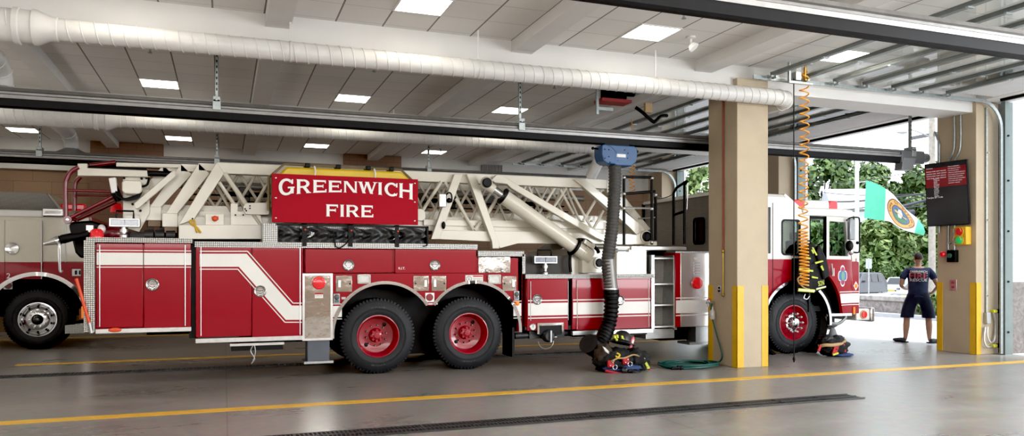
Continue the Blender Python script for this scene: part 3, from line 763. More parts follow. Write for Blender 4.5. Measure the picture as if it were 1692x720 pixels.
# small fittings above the wheels
def plate_box(px0, px1, py0, py1, latch_right=True, dotl=None):
    x0, x1, z0, z1 = R(px0, px1, py0, py1, YT); d = B('access_plate', MB().box(x0, x1, YT - .012, YT + .01, z0, z1), chrome, bev=.004)
    xc = x1 - .05 if latch_right else x0 + .05; zc = (z0 + z1) / 2
    B('latch', MB().box(xc - .018, xc + .018, YT - .02, YT - .01, zc - .05, zc + .05).cyl((xc, YT - .024, zc + .02), (xc, YT - .01, zc + .02), .01, n=10), alu, d)
    xc = x0 + .03 if latch_right else x1 - .03; B('keyhole', MB().cyl((xc, YT - .016, zc), (xc, YT - .01, zc), .012, n=12), black, d)
def marker(px0, px1, py0, py1):
    x0, x1, z0, z1 = R(px0, px1, py0, py1, YT); d = B('scene_light', MB().plate([at_y(rrect(x0, x1, z0, z1, .02), YT - .03), at_y(rrect(x0 + .02, x1 - .02, z0 + .02, z1 - .02, .015), YT - .03)], (0, .04, 0)), bright)
    B('light_lens', MB().xz(rrect(x0 + .018, x1 - .018, z0 + .018, z1 - .018, .015), YT - .02, YT), lens_clear, d)
def outlet(px, py):
    c = P(px, py, YT); d = B('power_outlet', MB().box(c.x - .045, c.x + .045, YT - .02, YT, c.z - .07, c.z + .07), alu_d, bev=.006); B('outlet_cover', MB().ball(c + V((0, -.02, .02)), .038, .03, .042).box(c.x - .03, c.x + .03, YT - .03, YT - .015, c.z - .055, c.z - .02), mat('outlet_grey', (.12, .13, .14), .4), d)
    return c
plate_box(555, 581.5, 455, 482, False); marker(590, 612, 453, 468.5); c = outlet(556, 493)
B('small_tag', MB().box(c.x + .07, c.x + .13, YT - .006, YT, c.z - .012, c.z + .02), alu_d)
plate_box(683, 708.5, 455.5, 480.5, True); plate_box(713, 737, 455.5, 480.5, False); marker(805.5, 827, 453.5, 469); plate_box(830, 853, 456, 480.5, True); outlet(853, 488)
x0, x1, z0, z1 = R(702.5, 717.5, 483.5, 498.5, YT); d = B('fuel_plate', MB().box(x0, x1, YT - .01, YT, z0, z1), alu, bev=.003); cc = P(710, 491, YT - .01)
B('fuel_cap', MB().lathe([(.055, 0), (.05, -.02), (0, -.024)], cc, (0, 1, 0), 24), mat('dull_red', (.25, .03, .03), .5), d)
c, q = sign(783.5, 460.5, .28, .115, (), YT - .002)
B('label_header', MB().box(c.x - .02, c.x + .135, YT - .0075, YT - .005, c.z + .03, c.z + .05), text_r, TR)
B('label_text', MB().text('i', c + V((-.085, -.0065, 0)), (1, 0, 0), (0, 0, 1), height=.05).lathe([(.042, -.002), (.036, -.002)], c + V((-.085, -.005, 0)), (0, 1, 0), 24).text('SERVICE INFORMATION', c + V((.055, -.0065, .0)), (1, 0, 0), (0, 0, 1), width=.14).text('CHECK BEFORE USE', c + V((.055, -.0065, -.025)), (1, 0, 0), (0, 0, 1), width=.13), text_k, TR, fixn=False)
B('side_marker', MB().lathe([(.035, 0), (.035, -.015), (.02, -.03), (0, -.032)], P(854.5, 501, YT), (0, 1, 0), 18), amber)
hstripe(4.2, 4.33, .80, 1.0, y=YT - .008, border=.012, gap=.025)
B('fender_stripe', MB().box(2.83, 2.99, YT - .006, YT, 1.0, 1.02).box(2.83, 2.99, YT - .006, YT, 1.035, 1.05), white)
# pump panel
x0, x1, z0, z1 = R(790, 843, 424, 450.5, YT); d = B('polished_compartment', MB().box(x0, x1, YT - .016, YT + .02, z0, z1), chrome, bev=.006)
for xx in (x0 + .13, x0 + .38): B('latch', MB().ball((xx, YT - .025, z0 + .03), .03, .015, .03).box(xx - .05, xx + .05, YT - .025, YT - .01, z0 + .01, z0 + .022), alu_d, d)
B('pump_deck_tread', pbox(789, 865, 414.5, 423, YT - .03, YT + .4), dplate); B('pump_corner_tread', pbox(862, 867, 420, 452, YT - .03, YT + .4), dplate)
B('pump_body_side', MB().box(4.28, 4.345, YT, 13.5, .56, 1.7), red)

# ---- tractor compartments
d5 = door(876, 937.5, 461, 527, (887.5, 494.5), ()); 
B('door_surround', MB().box(4.43, 5.13, YT - .006, YT + .03, .565, 1.39), red, bev=.004)
for s_ in (876, 938): 
    xx = P(s_, 0, YT).x; B('hinge_strip', MB().cyl((xx, YT - .02, .72), (xx, YT - .02, 1.34), .006, n=8), alu, d5)
d6 = door(951, 1074, 461, 543.5, (1024, 496), (953, 1071)); B('door_surround', MB().box(5.2, 6.63, YT - .006, YT + .03, .565, 1.39), red, bev=.004)
hstripe(4.44, 5.12, .80, .995); hstripe(5.21, 6.62, .80, .995)
B('tractor_gap', MB().box(5.13, 5.2, YT + .02, YT + .06, .56, 1.4), black)
trim(945, 1078, 544.5, 551.5); B('tractor_deck_tread', pbox(867, 1079, 453, 459.5, YT - .035, YT + .5), dplate)
x0, x1, z0, z1 = R(887, 930, 533, 551, YT); B('intake_frame', MB().plate([at_y([(x0, z0), (x0, z1), (x1, z1), (x1, z0), (x1 - .03, z0), (x1 - .03, z1 - .04), (x0 + .03, z1 - .04), (x0 + .03, z0)], YT - .03)], (0, .03, 0)), chrome)
B('intake_opening', MB().box(x0 + .03, x1 - .03, YT - .012, YT + .02, z0 - .02, z1 - .04), black)
c = P(905, 554.5, YT); B('intake_cap', MB().lathe([(0, -.1), (.07, -.1), (.085, -.085), (.1, -.03), (.1, .02), (.07, .04), (.07, .2)], c, (0, 1, 0), 24).box(4.5, 5.1, YT + .08, YT + .4, .43, .55).tube([c + V((-.5, .15, 0)), c + V((.4, .15, .02))], .05, 10), mat('intake_black', (.03, .032, .035), .4))
B('intake_handle', MB().box(c.x - .012, c.x + .012, c.y - .14, c.y - .1, c.z - .09, c.z + .09).cyl(c + V((.09, -.05, -.02)), c + V((.13, -.05, -.02)), .02), alu_d)
chn = [c + V((.13 * math.cos(a) - .05, -.05, -.08 - .12 * math.sin(a))) for a in [PI * i / 12 for i in range(13)]]
B('cap_chain', MB().tube(chn, .007, 6), alu)
c = P(880, 540, YT); B('pressure_gauge', MB().lathe([(.055, 0), (.055, -.025), (.045, -.03)], c, (0, 1, 0), 24), bright); B('gauge_face', MB().lathe([(.046, -.024), (0, -.024)], c, (0, 1, 0), 24).m(1).box(c.x - .003, c.x + .003, c.y - .028, c.y - .024, c.z - .01, c.z + .035), [white, black])
B('front_jack', MB().box(5.25, 6.6, YT + .06, YT + .4, .44, .56).box(7.0, 7.75, YT + .3, YT + .9, .30, .5), black)

# ---- boarding steps
x0, x1 = P(1078, 0, YT).x, P(1117, 0, YT).x
st = B('boarding_steps', MB().hexa([(x0 - .03, YT - .02, .53), (x0 + .03, YT - .02, .53), (x0 + .03, YT + .34, .53), (x0 - .03, YT + .34, .53)], [(x0 + .0, YT + .03, 1.76), (x0 + .06, YT + .03, 1.76), (x0 + .06, YT + .36, 1.76), (x0 + .0, YT + .36, 1.76)])
   .hexa([(x1 - .06, YT - .02, .53), (x1 - .03, YT - .02, .53), (x1 - .03, YT + .34, .53), (x1 - .06, YT + .34, .53)], [(x1 - .03, YT + .03, 1.76), (x1 + .0, YT + .03, 1.76), (x1 + .0, YT + .36, 1.76), (x1 - .03, YT + .36, 1.76)]), alu, bev=.004)
for i, z in enumerate((.58, .94, 1.29, 1.72)):
    B('step_tread', MB().box(x0 + .02 + .01 * i, x1 - .05 + .012 * i, YT - .02 + .016 * i, YT + .33, z - .03, z), alu, st, bev=.004)
B('step_back', MB().box(x0, x1 + .02, YT + .34, YT + .37, .5, 1.75), dplate_d, st); B('step_side_plate', MB().box(6.66, 6.72, YT + .02, YT + .4, .5, 1.76), alu_d)
B('step_post', MB().box(x1 + .0, x1 + .05, YT + .05, YT + .35, .5, 1.8), dplate_d)
B('under_step_locker', MB().box(6.6, 7.15, YT + .1, YT + .5, .36, .52), alu_d)
# ---- polished panel behind the cab
B('body_corner', MB().box(7.1, 7.22, YT - .01, YT + .5, .55, 1.80), red, bev=.006)
x0, x1 = 7.20, 7.85
pp = B('polished_panel', MB().box(x0, x1, YT - .015, YT + .4, .55, 1.80), panel_steel, bev=.008)
hstripe(7.11, 7.84, .785, 1.0, y=YT - .019, border=.018, gap=.03, parent=pp)
round_lamp(1152, 467.5, r=.10, parent=pp, Y=YT - .016)
B('louvre_vents', (lambda mb: [mb.bar((7.46, YT - .02, z), (7.58, YT - .02, z), .014, .012) for z in [1.27 + .045 * i for i in range(9)]] and mb)(MB()), alu, pp)
B('data_plate', MB().box(7.46, 7.58, YT - .019, YT - .014, 1.68, 1.72), white, pp)
B('panel_top_tread', MB().box(7.1, 7.85, YT - .02, YT + .5, 1.795, 1.825), dplate)
B('cab_jack', MB().box(7.55, 7.8, YT + .06, YT + .34, .28, .56), alu_d); B('cab_jack_foot', MB().box(7.4, 7.85, YT + .02, YT + .4, .24, .28), alu_d)
# rear wall of the cab, facing the ladder
cw = B('cab_rear_wall', MB().plate([[(7.9, 11.24, 1.4), (7.9, 13.62, 1.4), (7.9, 13.62, 2.80), (7.9, 11.24, 2.80)], [(7.9, y, z) for y, z in rrect(11.52, 11.83, 1.98, 2.42, .06)]], (.06, 0, 0)), dplate_d)
B('rear_window', MB().prism([(7.93, y, z) for y, z in rrect(11.51, 11.84, 1.97, 2.43, .06)], (.02, 0, 0)), dark_glass, cw)
B('rear_window_gasket', MB().plate([[(7.885, y, z) for y, z in rrect(11.50, 11.85, 1.96, 2.44, .07)], [(7.885, y, z) for y, z in rrect(11.53, 11.82, 1.99, 2.41, .05)]], (.02, 0, 0)), black, cw)

# ---- cab
XD = 9.92                                     # rear edge of the front doorway
xw0, xw1, zw0, zw1 = R(1292, 1321, 364, 420, YT)
zb = 1.70
up = [(7.86, zb), (XD, zb), (XD, 2.50), (9.78, 2.52), (9.40, 2.80), (7.86, 2.82)]
xs0, xs1 = P(1268.5, 0, YT).x, P(1273.5, 0, YT).x
B('cab_side_upper', MB().plate([at_y(up, YT), at_y(rrect(xw0, xw1, zw0, zw1, .06), YT), at_y([(xs0, 1.80), (xs1, 1.80), (xs1, 2.62), (xs0, 2.62)], YT)], (0, .06, 0)), mat('cab_white', (.80, .78, .73), .25, 0, .03, 3, coat=.8))
cabw = MATS['cab_white']
B('window_gasket', MB().plate([at_y(rrect(xw0 - .02, xw1 + .02, zw0 - .02, zw1 + .02, .07), YT - .012), at_y(rrect(xw0 + .012, xw1 - .012, zw0 + .012, zw1 - .012, .055), YT - .012)], (0, .014, 0)), black)
B('window_rim', MB().plate([at_y(rrect(xw0 - .032, xw1 + .032, zw0 - .032, zw1 + .032, .08), YT - .006), at_y(rrect(xw0 - .018, xw1 + .018, zw0 - .018, zw1 + .018, .07), YT - .006)], (0, .008, 0)), alu)
B('side_window', MB().xz(rrect(xw0, xw1, zw0, zw1, .06), YT + .02, YT + .026), cab_glass)
B('crew_window', MB().box(xs0, xs1, YT + .02, YT + .03, 1.8, 2.62), dark_glass)
wc, wz = 9.62, .57
lo = [(7.86, zb), (7.86, .56), (8.88, .56)] + arc(wc, wz, .74, 181, 60, 24)
lo += [(XD, wz + .74 * math.sin(math.radians(60)) + .05), (XD, zb)]
B('cab_side_lower', MB().plate([at_y(lo, YT)], (0, .06, 0)), red)
B('door_seam', MB().box(9.10, 9.112, YT - .004, YT + .0, .6, 2.7).box(8.93, 8.945, YT - .004, YT, 1.75, 2.7), black)
B('grab_rail', MB().tube([(9.66, YT - .02, 1.74), (9.66, YT - .07, 1.72), (9.66, YT - .07, 1.2), (9.66, YT - .02, 1.18)], .016, 10), bright); 
B('vent_screen', MB().box(9.52, 9.72, YT - .014, YT, 1.25, 1.72), black)
arch_trim(wc, wz, .72, 185, -8, w=.045, y0=YT - .05, y1=YT + .02)
B('fender_liner', MB().plate([at_y(arc(wc, wz, .765, 62, -10, 18) + arc(wc, wz, .93, -10, 62, 18), YT + .06)], (0, .3, 0)).lathe([(.66, .1), (.74, .0), (.74, .5)], (wc, YT + .02, wz), (0, 1, 0), 48), black)
B('roof_raised', MB().hexa([(7.86, YT, 2.80), (9.40, YT, 2.79), (9.40, 13.62, 2.79), (7.86, 13.62, 2.80)], [(7.88, YT + .05, 2.87), (9.37, YT + .05, 2.86), (9.37, 13.57, 2.86), (7.88, 13.57, 2.87)]).hexa([(9.36, YT + .02, 2.84), (9.36, 13.6, 2.84), (9.78, 13.6, 2.5), (9.78, YT + .02, 2.5)], [(9.4, YT + .02, 2.88), (9.4, 13.6, 2.88), (9.85, 13.6, 2.56), (9.85, YT + .02, 2.56)]), cabw, bev=.012)
rf = [(9.76, 2.49), (10.83, 2.47), (10.93, 2.50), (10.95, 2.56), (10.88, 2.61), (10.6, 2.63), (9.76, 2.63)]
B('roof_front', MB().xz(rf, YT - .02, 13.64), cabw, bev=.02)
# lightbar
x0, x1, z0, z1 = R(1303, 1376, 331.5, 347, YT + .35)
for nm, a, b_, mm in (('lightbar_lens', x0, x0 + .25, lens_red), ('lightbar_lens', x0 + .25, x1 - .2, lens_clear), ('lightbar_lens', x1 - .2, x1, lens_red)):
    B(nm, MB().xz([(a, z0), (b_, z0), (b_, z1 - .03), (b_ - .03, z1), (a + .03, z1), (a, z1 - .03)], YT + .22, 13.3), mm, bev=.015)
B('lightbar_base', MB().box(x0 - .1, x1 - .1, YT + .3, 13.2, z0 - .06, z0 + .005), black); B('roof_marker', MB().ball(P(1384, 349.5, YT + .3), .07, .05, .035), amber)
B('roof_marker', MB().ball(P(1398, 352, YT + .6), .05, .05, .03), amber)
# far side, floor, interior
far = [(7.86, .6), (11.0, .6), (11.0, 1.7), (10.85, 2.5), (9.78, 2.52), (9.40, 2.8), (7.86, 2.82)]
B('cab_far_side', MB().plate([at_y(far, 13.56), at_y(rrect(9.1, 9.75, 1.78, 2.42, .06), 13.56), at_y(rrect(9.95, 10.75, 1.72, 2.42, .06), 13.56), at_y(rrect(8.2, 8.95, 1.78, 2.6, .06), 13.56)], (0, .06, 0)), seat_m)
B('cab_floor', MB().box(7.95, 9.9, YT + .1, 13.5, 1.2, 1.3).box(9.9, 10.95, YT + .1, 13.5, .75, .85).box(7.96, 8.0, YT + .1, 13.5, 1.3, 2.7), black)
B('engine_cover', MB().box(9.2, 10.7, 12.1, 12.8, .85, 1.7), seat_m, bev=.06)
for yy in (11.5, 13.0): B('cab_seat', MB().box(9.85, 10.3, yy - .22, yy + .22, 1.2, 1.35).box(9.8, 9.95, yy - .22, yy + .22, 1.35, 2.05).box(9.82, 9.93, yy - .13, yy + .13, 2.05, 2.2), mat('cab_seat_red', (.10, .012, .016), .7), bev=.03)
B('steering_wheel', MB().tube([V((10.62, 11.65, 1.85)) + V((.09 * math.sin(a), .22 * math.cos(a), .20 * math.sin(a))) for a in [2 * PI * k / 24 for k in range(24)]], .017, 8, closed=True).cyl((10.62, 11.65, 1.85), (10.85, 11.65, 1.45), .03), black)
B('dashboard', MB().box(10.65, 10.98, YT + .1, 13.5, 1.3, 1.66), black, bev=.03)
# front of the cab
B('front_lower', MB().hexa([(11.0, YT + .0, .72), (11.08, YT + .04, .72), (11.08, 13.58, .72), (11.0, 13.62, .72)], [(11.0, YT, 1.72), (11.06, YT + .04, 1.72), (11.06, 13.58, 1.72), (11.0, 13.62, 1.72)]), red)
B('windshield', MB().hexa([(11.02, YT + .1, 1.72), (11.03, YT + .1, 1.72), (11.03, 13.5, 1.72), (11.02, 13.5, 1.72)], [(10.88, YT + .1, 2.5), (10.89, YT + .1, 2.5), (10.89, 13.5, 2.5), (10.88, 13.5, 2.5)]), cab_glass)
xh = 10.90
B('front_corner_upper', MB().hexa([(xh, YT, 1.66), (11.07, YT + .02, 1.66), (11.07, YT + .12, 1.66), (xh, YT + .12, 1.66)], [(10.80, YT, 2.5), (10.93, YT + .02, 2.5), (10.93, YT + .12, 2.5), (10.80, YT + .12, 2.5)]), cabw, bev=.01)
B('front_corner_lower', MB().box(xh, 11.07, YT, YT + .12, .70, 1.66), red, bev=.01)
B('corner_stripe', MB().box(xh, 11.072, YT - .004, YT + .01, .90, 1.075).box(xh, 11.072, YT - .004, YT + .01, 1.10, 1.115).box(xh, 11.072, YT - .004, YT + .01, .86, .875), white)
c = P(1413.5, 472, YT); B('corner_marker', MB().xz([(c.x - .06, c.z), (c.x, c.z - .085), (c.x + .06, c.z), (c.x, c.z + .085)], YT - .012, YT), white); B('corner_reflector', MB().ball(c + V((0, -.014, 0)), .035, .012, .04), amber)
c = P(1411, 513, YT); B('corner_reflector', MB().box(c.x - .02, c.x + .02, YT - .012, YT, c.z - .07, c.z + .07), amber)
B('doorway_jamb', MB().box(XD, XD + .04, YT + .02, YT + .2, .75, 2.5).box(10.86, 10.9, YT + .02, YT + .12, .75, 2.5).box(9.9, 10.9, YT + .02, YT + .1, 2.44, 2.5), black)
B('entry_step', MB().box(10.32, 10.95, YT + .03, YT + .5, .68, .74).box(10.32, 10.95, YT + .3, YT + .34, .74, 1.2), black); B('step_edge', MB().box(10.32, 10.9, YT - .0, YT + .06, .66, .71), alu)
B('step_bracket', MB().tube(smooth_path([(10.35, YT + .05, .66), (10.4, YT + .03, .55), (10.6, YT + .03, .52), (10.75, YT + .03, .6), (10.8, YT + .05, .67)]), .03, 8).box(10.3, 10.5, YT + .1, YT + .3, .4, .62), alu_d)
# door leaf, hinged at the front and swung out about twenty degrees
TH = math.radians(20)
def leaf(u, z, off=0.):
    return V((xh - u * math.cos(TH) - off * math.sin(TH), YT - u * math.sin(TH) + off * math.cos(TH), z))
W = .95
lup = [(.04, 1.70), (W, 1.70), (W, 2.46), (.16, 2.47)]
Lvec = V((-math.sin(TH), math.cos(TH), 0)) * .05
dl = B('cab_door', MB().plate([[leaf(u, z) for u, z in lup], [leaf(u, z) for u, z in ((.14, 1.76), (W - .1, 1.76), (W - .1, 2.38), (.25, 2.38))]], Lvec), cabw)
lowl = [(.0, .72), (.0, 1.70), (W, 1.70), (W, 1.42)] + [(xh - x, z) for x, z in arc(9.62, wz, .93, 66, 10, 14) if xh - x < W] 
lowl = lowl + [(xh - 10.54, .72)]
B('door_lower', MB().plate([[leaf(u, z) for u, z in lowl]], Lvec), red, dl)
B('door_glass', MB().prism([leaf(u, z, .02) for u, z in ((.14, 1.76), (W - .1, 1.76), (W - .1, 2.38), (.25, 2.38))], Lvec * .1), cab_glass, dl)
B('door_edge', MB().prism([leaf(W, 1.45, -.002), leaf(W + .012, 1.45, -.002), leaf(W + .012, 2.46, -.002), leaf(W, 2.46, -.002)], Lvec * 1.2), black, dl)
e_ = -.004
B('door_stripe', MB().prism([leaf(u, z, e_) for u, z in ((0, .90), (.42, .90), (.46, 1.075), (0, 1.075))], Lvec * .08).prism([leaf(u, z, e_) for u, z in ((0, 1.10), (.47, 1.10), (.475, 1.115), (0, 1.115))], Lvec * .08).prism([leaf(u, z, e_) for u, z in ((0, .862), (.41, .862), (.412, .876), (0, .876))], Lvec * .08), white, dl)
# badge: cross-shaped emblem
bc_u, bc_z = .37, 1.40
def cross(r, n=48):
    pts = []
    for i in range(n):
        a = 2 * PI * i / n; k = abs(math.cos(2 * a)); pts.append((r * (.62 + .38 * k ** .6) * math.cos(a), r * 1.15 * (.62 + .38 * k ** .6) * math.sin(a)))
    return pts
bd = B('emblem', MB().prism([leaf(bc_u - x, bc_z + z, -.006) for x, z in cross(.17)], Lvec * .1), white, dl)
B('emblem_field', MB().prism([leaf(bc_u - x, bc_z + z, -.009) for x, z in cross(.145)], Lvec * .1), mat('emblem_blue', (.10, .18, .40), .5), dl)
B('emblem_arms', (lambda mb: [mb.prism([leaf(bc_u - x - dx, bc_z + z + dz, -.012) for x, z in ((-.035, -.03), (.035, -.03), (.05, .03), (-.05, .03))], Lvec * .08) for dx, dz in ((0, .12), (0, -.12))] and mb)(MB()), text_r, dl)
B('emblem_centre', MB().prism([leaf(bc_u - x, bc_z + z, -.013) for x, z in [(.068 * math.cos(a), .08 * math.sin(a)) for a in [2 * PI * i / 24 for i in range(24)]]], Lvec * .08), mat('emblem_green', (.16, .35, .25), .5), dl)
B('door_number', MB().box(0, .001, 0, .001, 0, .001).text('II', leaf(.71, 1.47, -.004), (math.cos(TH), math.sin(TH), 0), (0, 0, 1), height=.14), text_w, dl, fixn=False)
hp = leaf(.8, 1.62, -.01); B('door_handle', MB().bar(hp, leaf(.8, 1.42, -.03), .03, .03), alu, dl)
# mirrors
YM = 10.98
B('mirror_bracket', MB().tube(smooth_path([P(1399, 364, YM + .1), P(1405, 360, YM), P(1417, 359, YM), P(1420, 364, YM), P(1420, 385, YM), P(1420, 412, YM), P(1417, 417, YM), P(1405, 416, YM + .1)], 5), .014, 8), black)
x0, x1, z0, z1 = R(1403, 1412, 362, 396, YM); B('mirror', MB().box(x0, x1, YM - .02, YM + .05, z0, z1), mat('mirror_grey', (.25, .26, .27), .3, .5), bev=.015)
B('mirror_clamp', MB().ball(P(1417, 401, YM - .01), .03), black)
q = P(1403.5, 406, YM - .05); B('spot_mirror', MB().ball(q, .065, .07, .10), black); B('spot_mirror_back', MB().ball(q + V((.05, .02, -.09)), .06, .05, .08), bright)
# bumper
x0, x1, z0, z1 = R(1420, 1441, 511, 532.5, YT + .1)
bm_ = B('front_bumper', MB().box(11.08, 11.42, YT + .08, 13.5, .56, .78), cabw, bev=.02); B('bumper_end', MB().box(11.39, 11.50, YT + .04, 13.54, .53, .80), bright, bev=.03)
B('bumper_reflector', MB().lathe([(.085, 0), (.08, -.015), (0, -.02)], (11.25, YT + .08, .67), (0, 1, 0), 24), mat('tan_ring', (.55, .40, .22), .5)); B('bumper_lamp', MB().lathe([(.065, 0), (.06, -.02), (0, -.026)], (11.25, YT + .068, .67), (0, 1, 0), 24), lens_red)

# ================================================================ AERIAL LADDER on the truck
YL_ = 11.65
def pl(pts, y0, y1, name, m=cream, parent=None, **k):
    return B(name, ppoly(pts, y0, y1, y0), m, parent, **k)
def tubes(segs, Y, r, name, m=cream, mb=None):
    mb = mb or MB()
    for (a, b_, c, d) in segs: mb.tube([P(a, b_, Y), P(c, d, Y)], r, 8)
    return B(name, mb, m)
xa, xb = P(358, 0, 11.6).x, P(1003, 0, 11.6).x
B('top_chord', MB().box(xa, xb, 11.6, 11.72, 2.875, 3.03), cream, bev=.008)
B('top_chord', MB().box(xa, xb, 13.1, 13.22, 2.875, 3.03), cream, bev=.008)
pl([(358, 268), (370.5, 286), (320, 363), (295, 371.5)], 11.58, 11.72, 'end_plate', bev=.006)
pl([(295, 371), (436, 371), (436, 395), (295, 395)], 11.56, 11.74, 'lower_beam', bev=.008)
pl([(339, 353), (370, 353), (370, 372), (339, 372)], 11.6, 11.66, 'lamp_bracket', bev=.006)
B('ladder_lamp', MB().ball(P(355, 361, 11.55), .04).cyl(P(350, 360, 11.58), P(361, 360, 11.58), .022), orange_red)
pl([(381, 336), (393, 336), (393, 349), (406, 349), (430, 352), (434, 372), (381, 372)], 11.6, 11.66, 'web_plate', bev=.004)
pl([(402, 341), (406, 335), (445, 334), (445, 354), (440, 355), (406, 354), (402, 348)], 11.54, 11.6, 'gusset', bev=.006)
B('gusset_bolts', (lambda mb: [mb.cyl(P(a, b_, 11.52), P(a, b_, 11.55), .012, n=8) for a, b_ in ((405, 345), (413, 340), (413, 344), (407, 348), (389, 355), (402, 355), (318, 361))] and mb)(MB()), black)
tubes([(371, 286, 407, 338)], 11.6, .034, 'truss_brace'); tubes([(362, 301, 388, 339)], 11.64, .026, 'truss_brace'); tubes([(440, 306, 422, 337)], 11.64, .022, 'truss_brace'); tubes([(418, 354, 434, 376)], 11.6, .024, 'truss_brace')
# inner (nested) sections
for k in (1, 2, 3):
    dx = -.235 * k; yy = 11.62 + .085 * k
    q = [P(a, b_, 11.58) for a, b_ in ((358, 270), (370.5, 286), (320, 363), (299, 366))]
    top = 3.03 - .012 * k
    pts = [(q[0].x + dx, top), (q[0].x + dx + .14, top - .14), (q[2].x + dx + .02 * k, q[2].z + .09 * k), (q[3].x + dx + .02 * k, q[3].z + .09 * k)]
    B('section_end_plate', MB().xz(pts, yy, yy + .07), cream, bev=.004)
    B('section_shoe', MB().box(pts[3][0] - .03, pts[3][0] + .17, yy - .02, yy + .09, pts[3][1] - .16, pts[3][1] + .03), cream, bev=.006)
    B('section_shoe_pad', MB().box(pts[3][0] + .0, pts[3][0] + .16, yy, yy + .09, pts[3][1] - .24, pts[3][1] - .16), mat('shoe_pad_brown', (.28, .19, .13), .7))
    x_a, x_b = q[0].x + dx, 5.6
    B('section_chord', MB().box(x_a, x_b, yy, yy + .06, top - .10, top), cream); B('section_chord', MB().box(x_a, x_b, 13.16 - .085 * k, 13.22 - .085 * k, top - .1, top), cream)
    zl = 2.04 + .085 * k
    B('section_rail', MB().box(x_a - .35, x_b + .6, yy, yy + .07, zl, zl + .14), cream); B('section_rail', MB().box(x_a - .35, x_b + .6, 13.15 - .085 * k, 13.22 - .085 * k, zl, zl + .14), cream)
    zz = MB(); zf = MB(); x = x_a + .35; s_ = 0
    while x < x_b - .3:
        for y_, zm in ((yy + .03, zz), (13.19 - .085 * k, zf)): zm.tube([(x, y_, zl + .12 if s_ else top - .08), (x + .33, y_, top - .08 if s_ else zl + .12)], .021, 7)
        x += .33; s_ ^= 1
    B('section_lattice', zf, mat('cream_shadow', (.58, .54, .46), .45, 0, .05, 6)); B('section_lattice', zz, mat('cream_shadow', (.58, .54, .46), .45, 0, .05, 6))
rg = MB()
x = -1.0
while x < 5.8: rg.cyl((x, 11.8, 2.34), (x, 13.05, 2.34), .018, n=8); x += .36
B('rungs', rg, mat('rung_grey', (.16, .155, .15), .6))
B('hydraulic_lines', MB().tube([(-.6, 11.95, 2.60), (5.4, 11.95, 2.585)], .014, 6).tube([(-.5, 12.0, 2.52), (5.5, 12.0, 2.50)], .011, 6).tube([(0, 12.3, 2.66), (5.2, 12.3, 2.65)], .03, 6), black)
for x in (.2, .95, 2.9, 3.35, 4.0, 4.9): B('cable_guide', MB().box(x, x + .16, 12.0, 12.14, 2.5, 2.74), mat('dark_bracket', (.07, .065, .06), .6), bev=.02)
B('inner_tray', MB().box(-.5, 6.2, 12.35, 12.9, 2.12, 2.42), mat('tray_grey', (.36, .335, .28), .6))
B('waterway_pipe', MB().cyl((-1.0, 12.45, 2.78), (6.0, 12.45, 2.78), .055, n=16), mat('pipe_grey', (.30, .29, .26), .4, .4))
# base section right of the sign
pl([(751, 287), (765, 287), (726, 395), (712, 395)], 11.52, 11.62, 'a_frame', bev=.006)
pl([(771, 287), (785, 287), (825, 402), (825, 410.5), (814, 410.5), (813, 399)], 11.5, 11.62, 'a_frame', bev=.006)
pl([(726, 380), (813, 382), (813, 399), (722, 395)], 11.58, 11.7, 'lower_chord', bev=.006)
pl([(700, 362), (1012, 367), (1012, 379), (700, 372)], 11.66, 11.74, 'lower_chord', bev=.006)
pl([(815, 381), (1012, 386), (1040, 394), (1040, 403), (856, 402), (826, 410)], 11.58, 11.72, 'lower_chord', bev=.006)
pl([(690, 345), (697, 345), (703, 350), (703, 361), (697, 365), (690, 364)], 11.45, 11.5, 'gusset', bev=.006)
tubes([(753, 328, 782, 379), (729, 300, 698, 348), (735, 301, 745, 315)], 11.6, .026, 'truss_brace'); tubes([(806, 352, 820, 330), (784, 380, 795, 366)], 11.62, .03, 'truss_brace')
tubes([(936, 311, 902, 361), (941, 311, 978, 378), (916, 311, 891, 352), (926, 313, 948, 354), (994, 314, 963, 366), (976, 386, 997, 348), (906, 360, 912, 352)], 11.66, .024, 'truss_brace')
pl([(949, 296), (966, 296), (1060, 372), (1075, 392), (1058, 394), (1040, 375)], 11.54, 11.66, 'end_brace', bev=.006)
pl([(1003, 297), (1012, 300), (1075, 378), (1068, 382), (1003, 318)], 11.75, 11.85, 'end_brace', bev=.006)
pl([(1008, 386), (1040, 386), (1052, 388), (1064, 381), (1074, 384), (1077, 395), (1073, 403), (1040, 404), (1008, 404)], 11.5, 11.6, 'pivot_plate', bev=.006)
pv = P(1067, 391, 11.5); B('pivot_pin', MB().lathe([(.085, 0), (.085, -.05), (.06, -.06), (.055, -.05), (0, -.045)], pv, (0, 1, 0), 24), black); B('pivot_ring', MB().lathe([(.11, 0), (.105, -.03), (.082, -.03)], pv, (0, 1, 0), 28), cream)
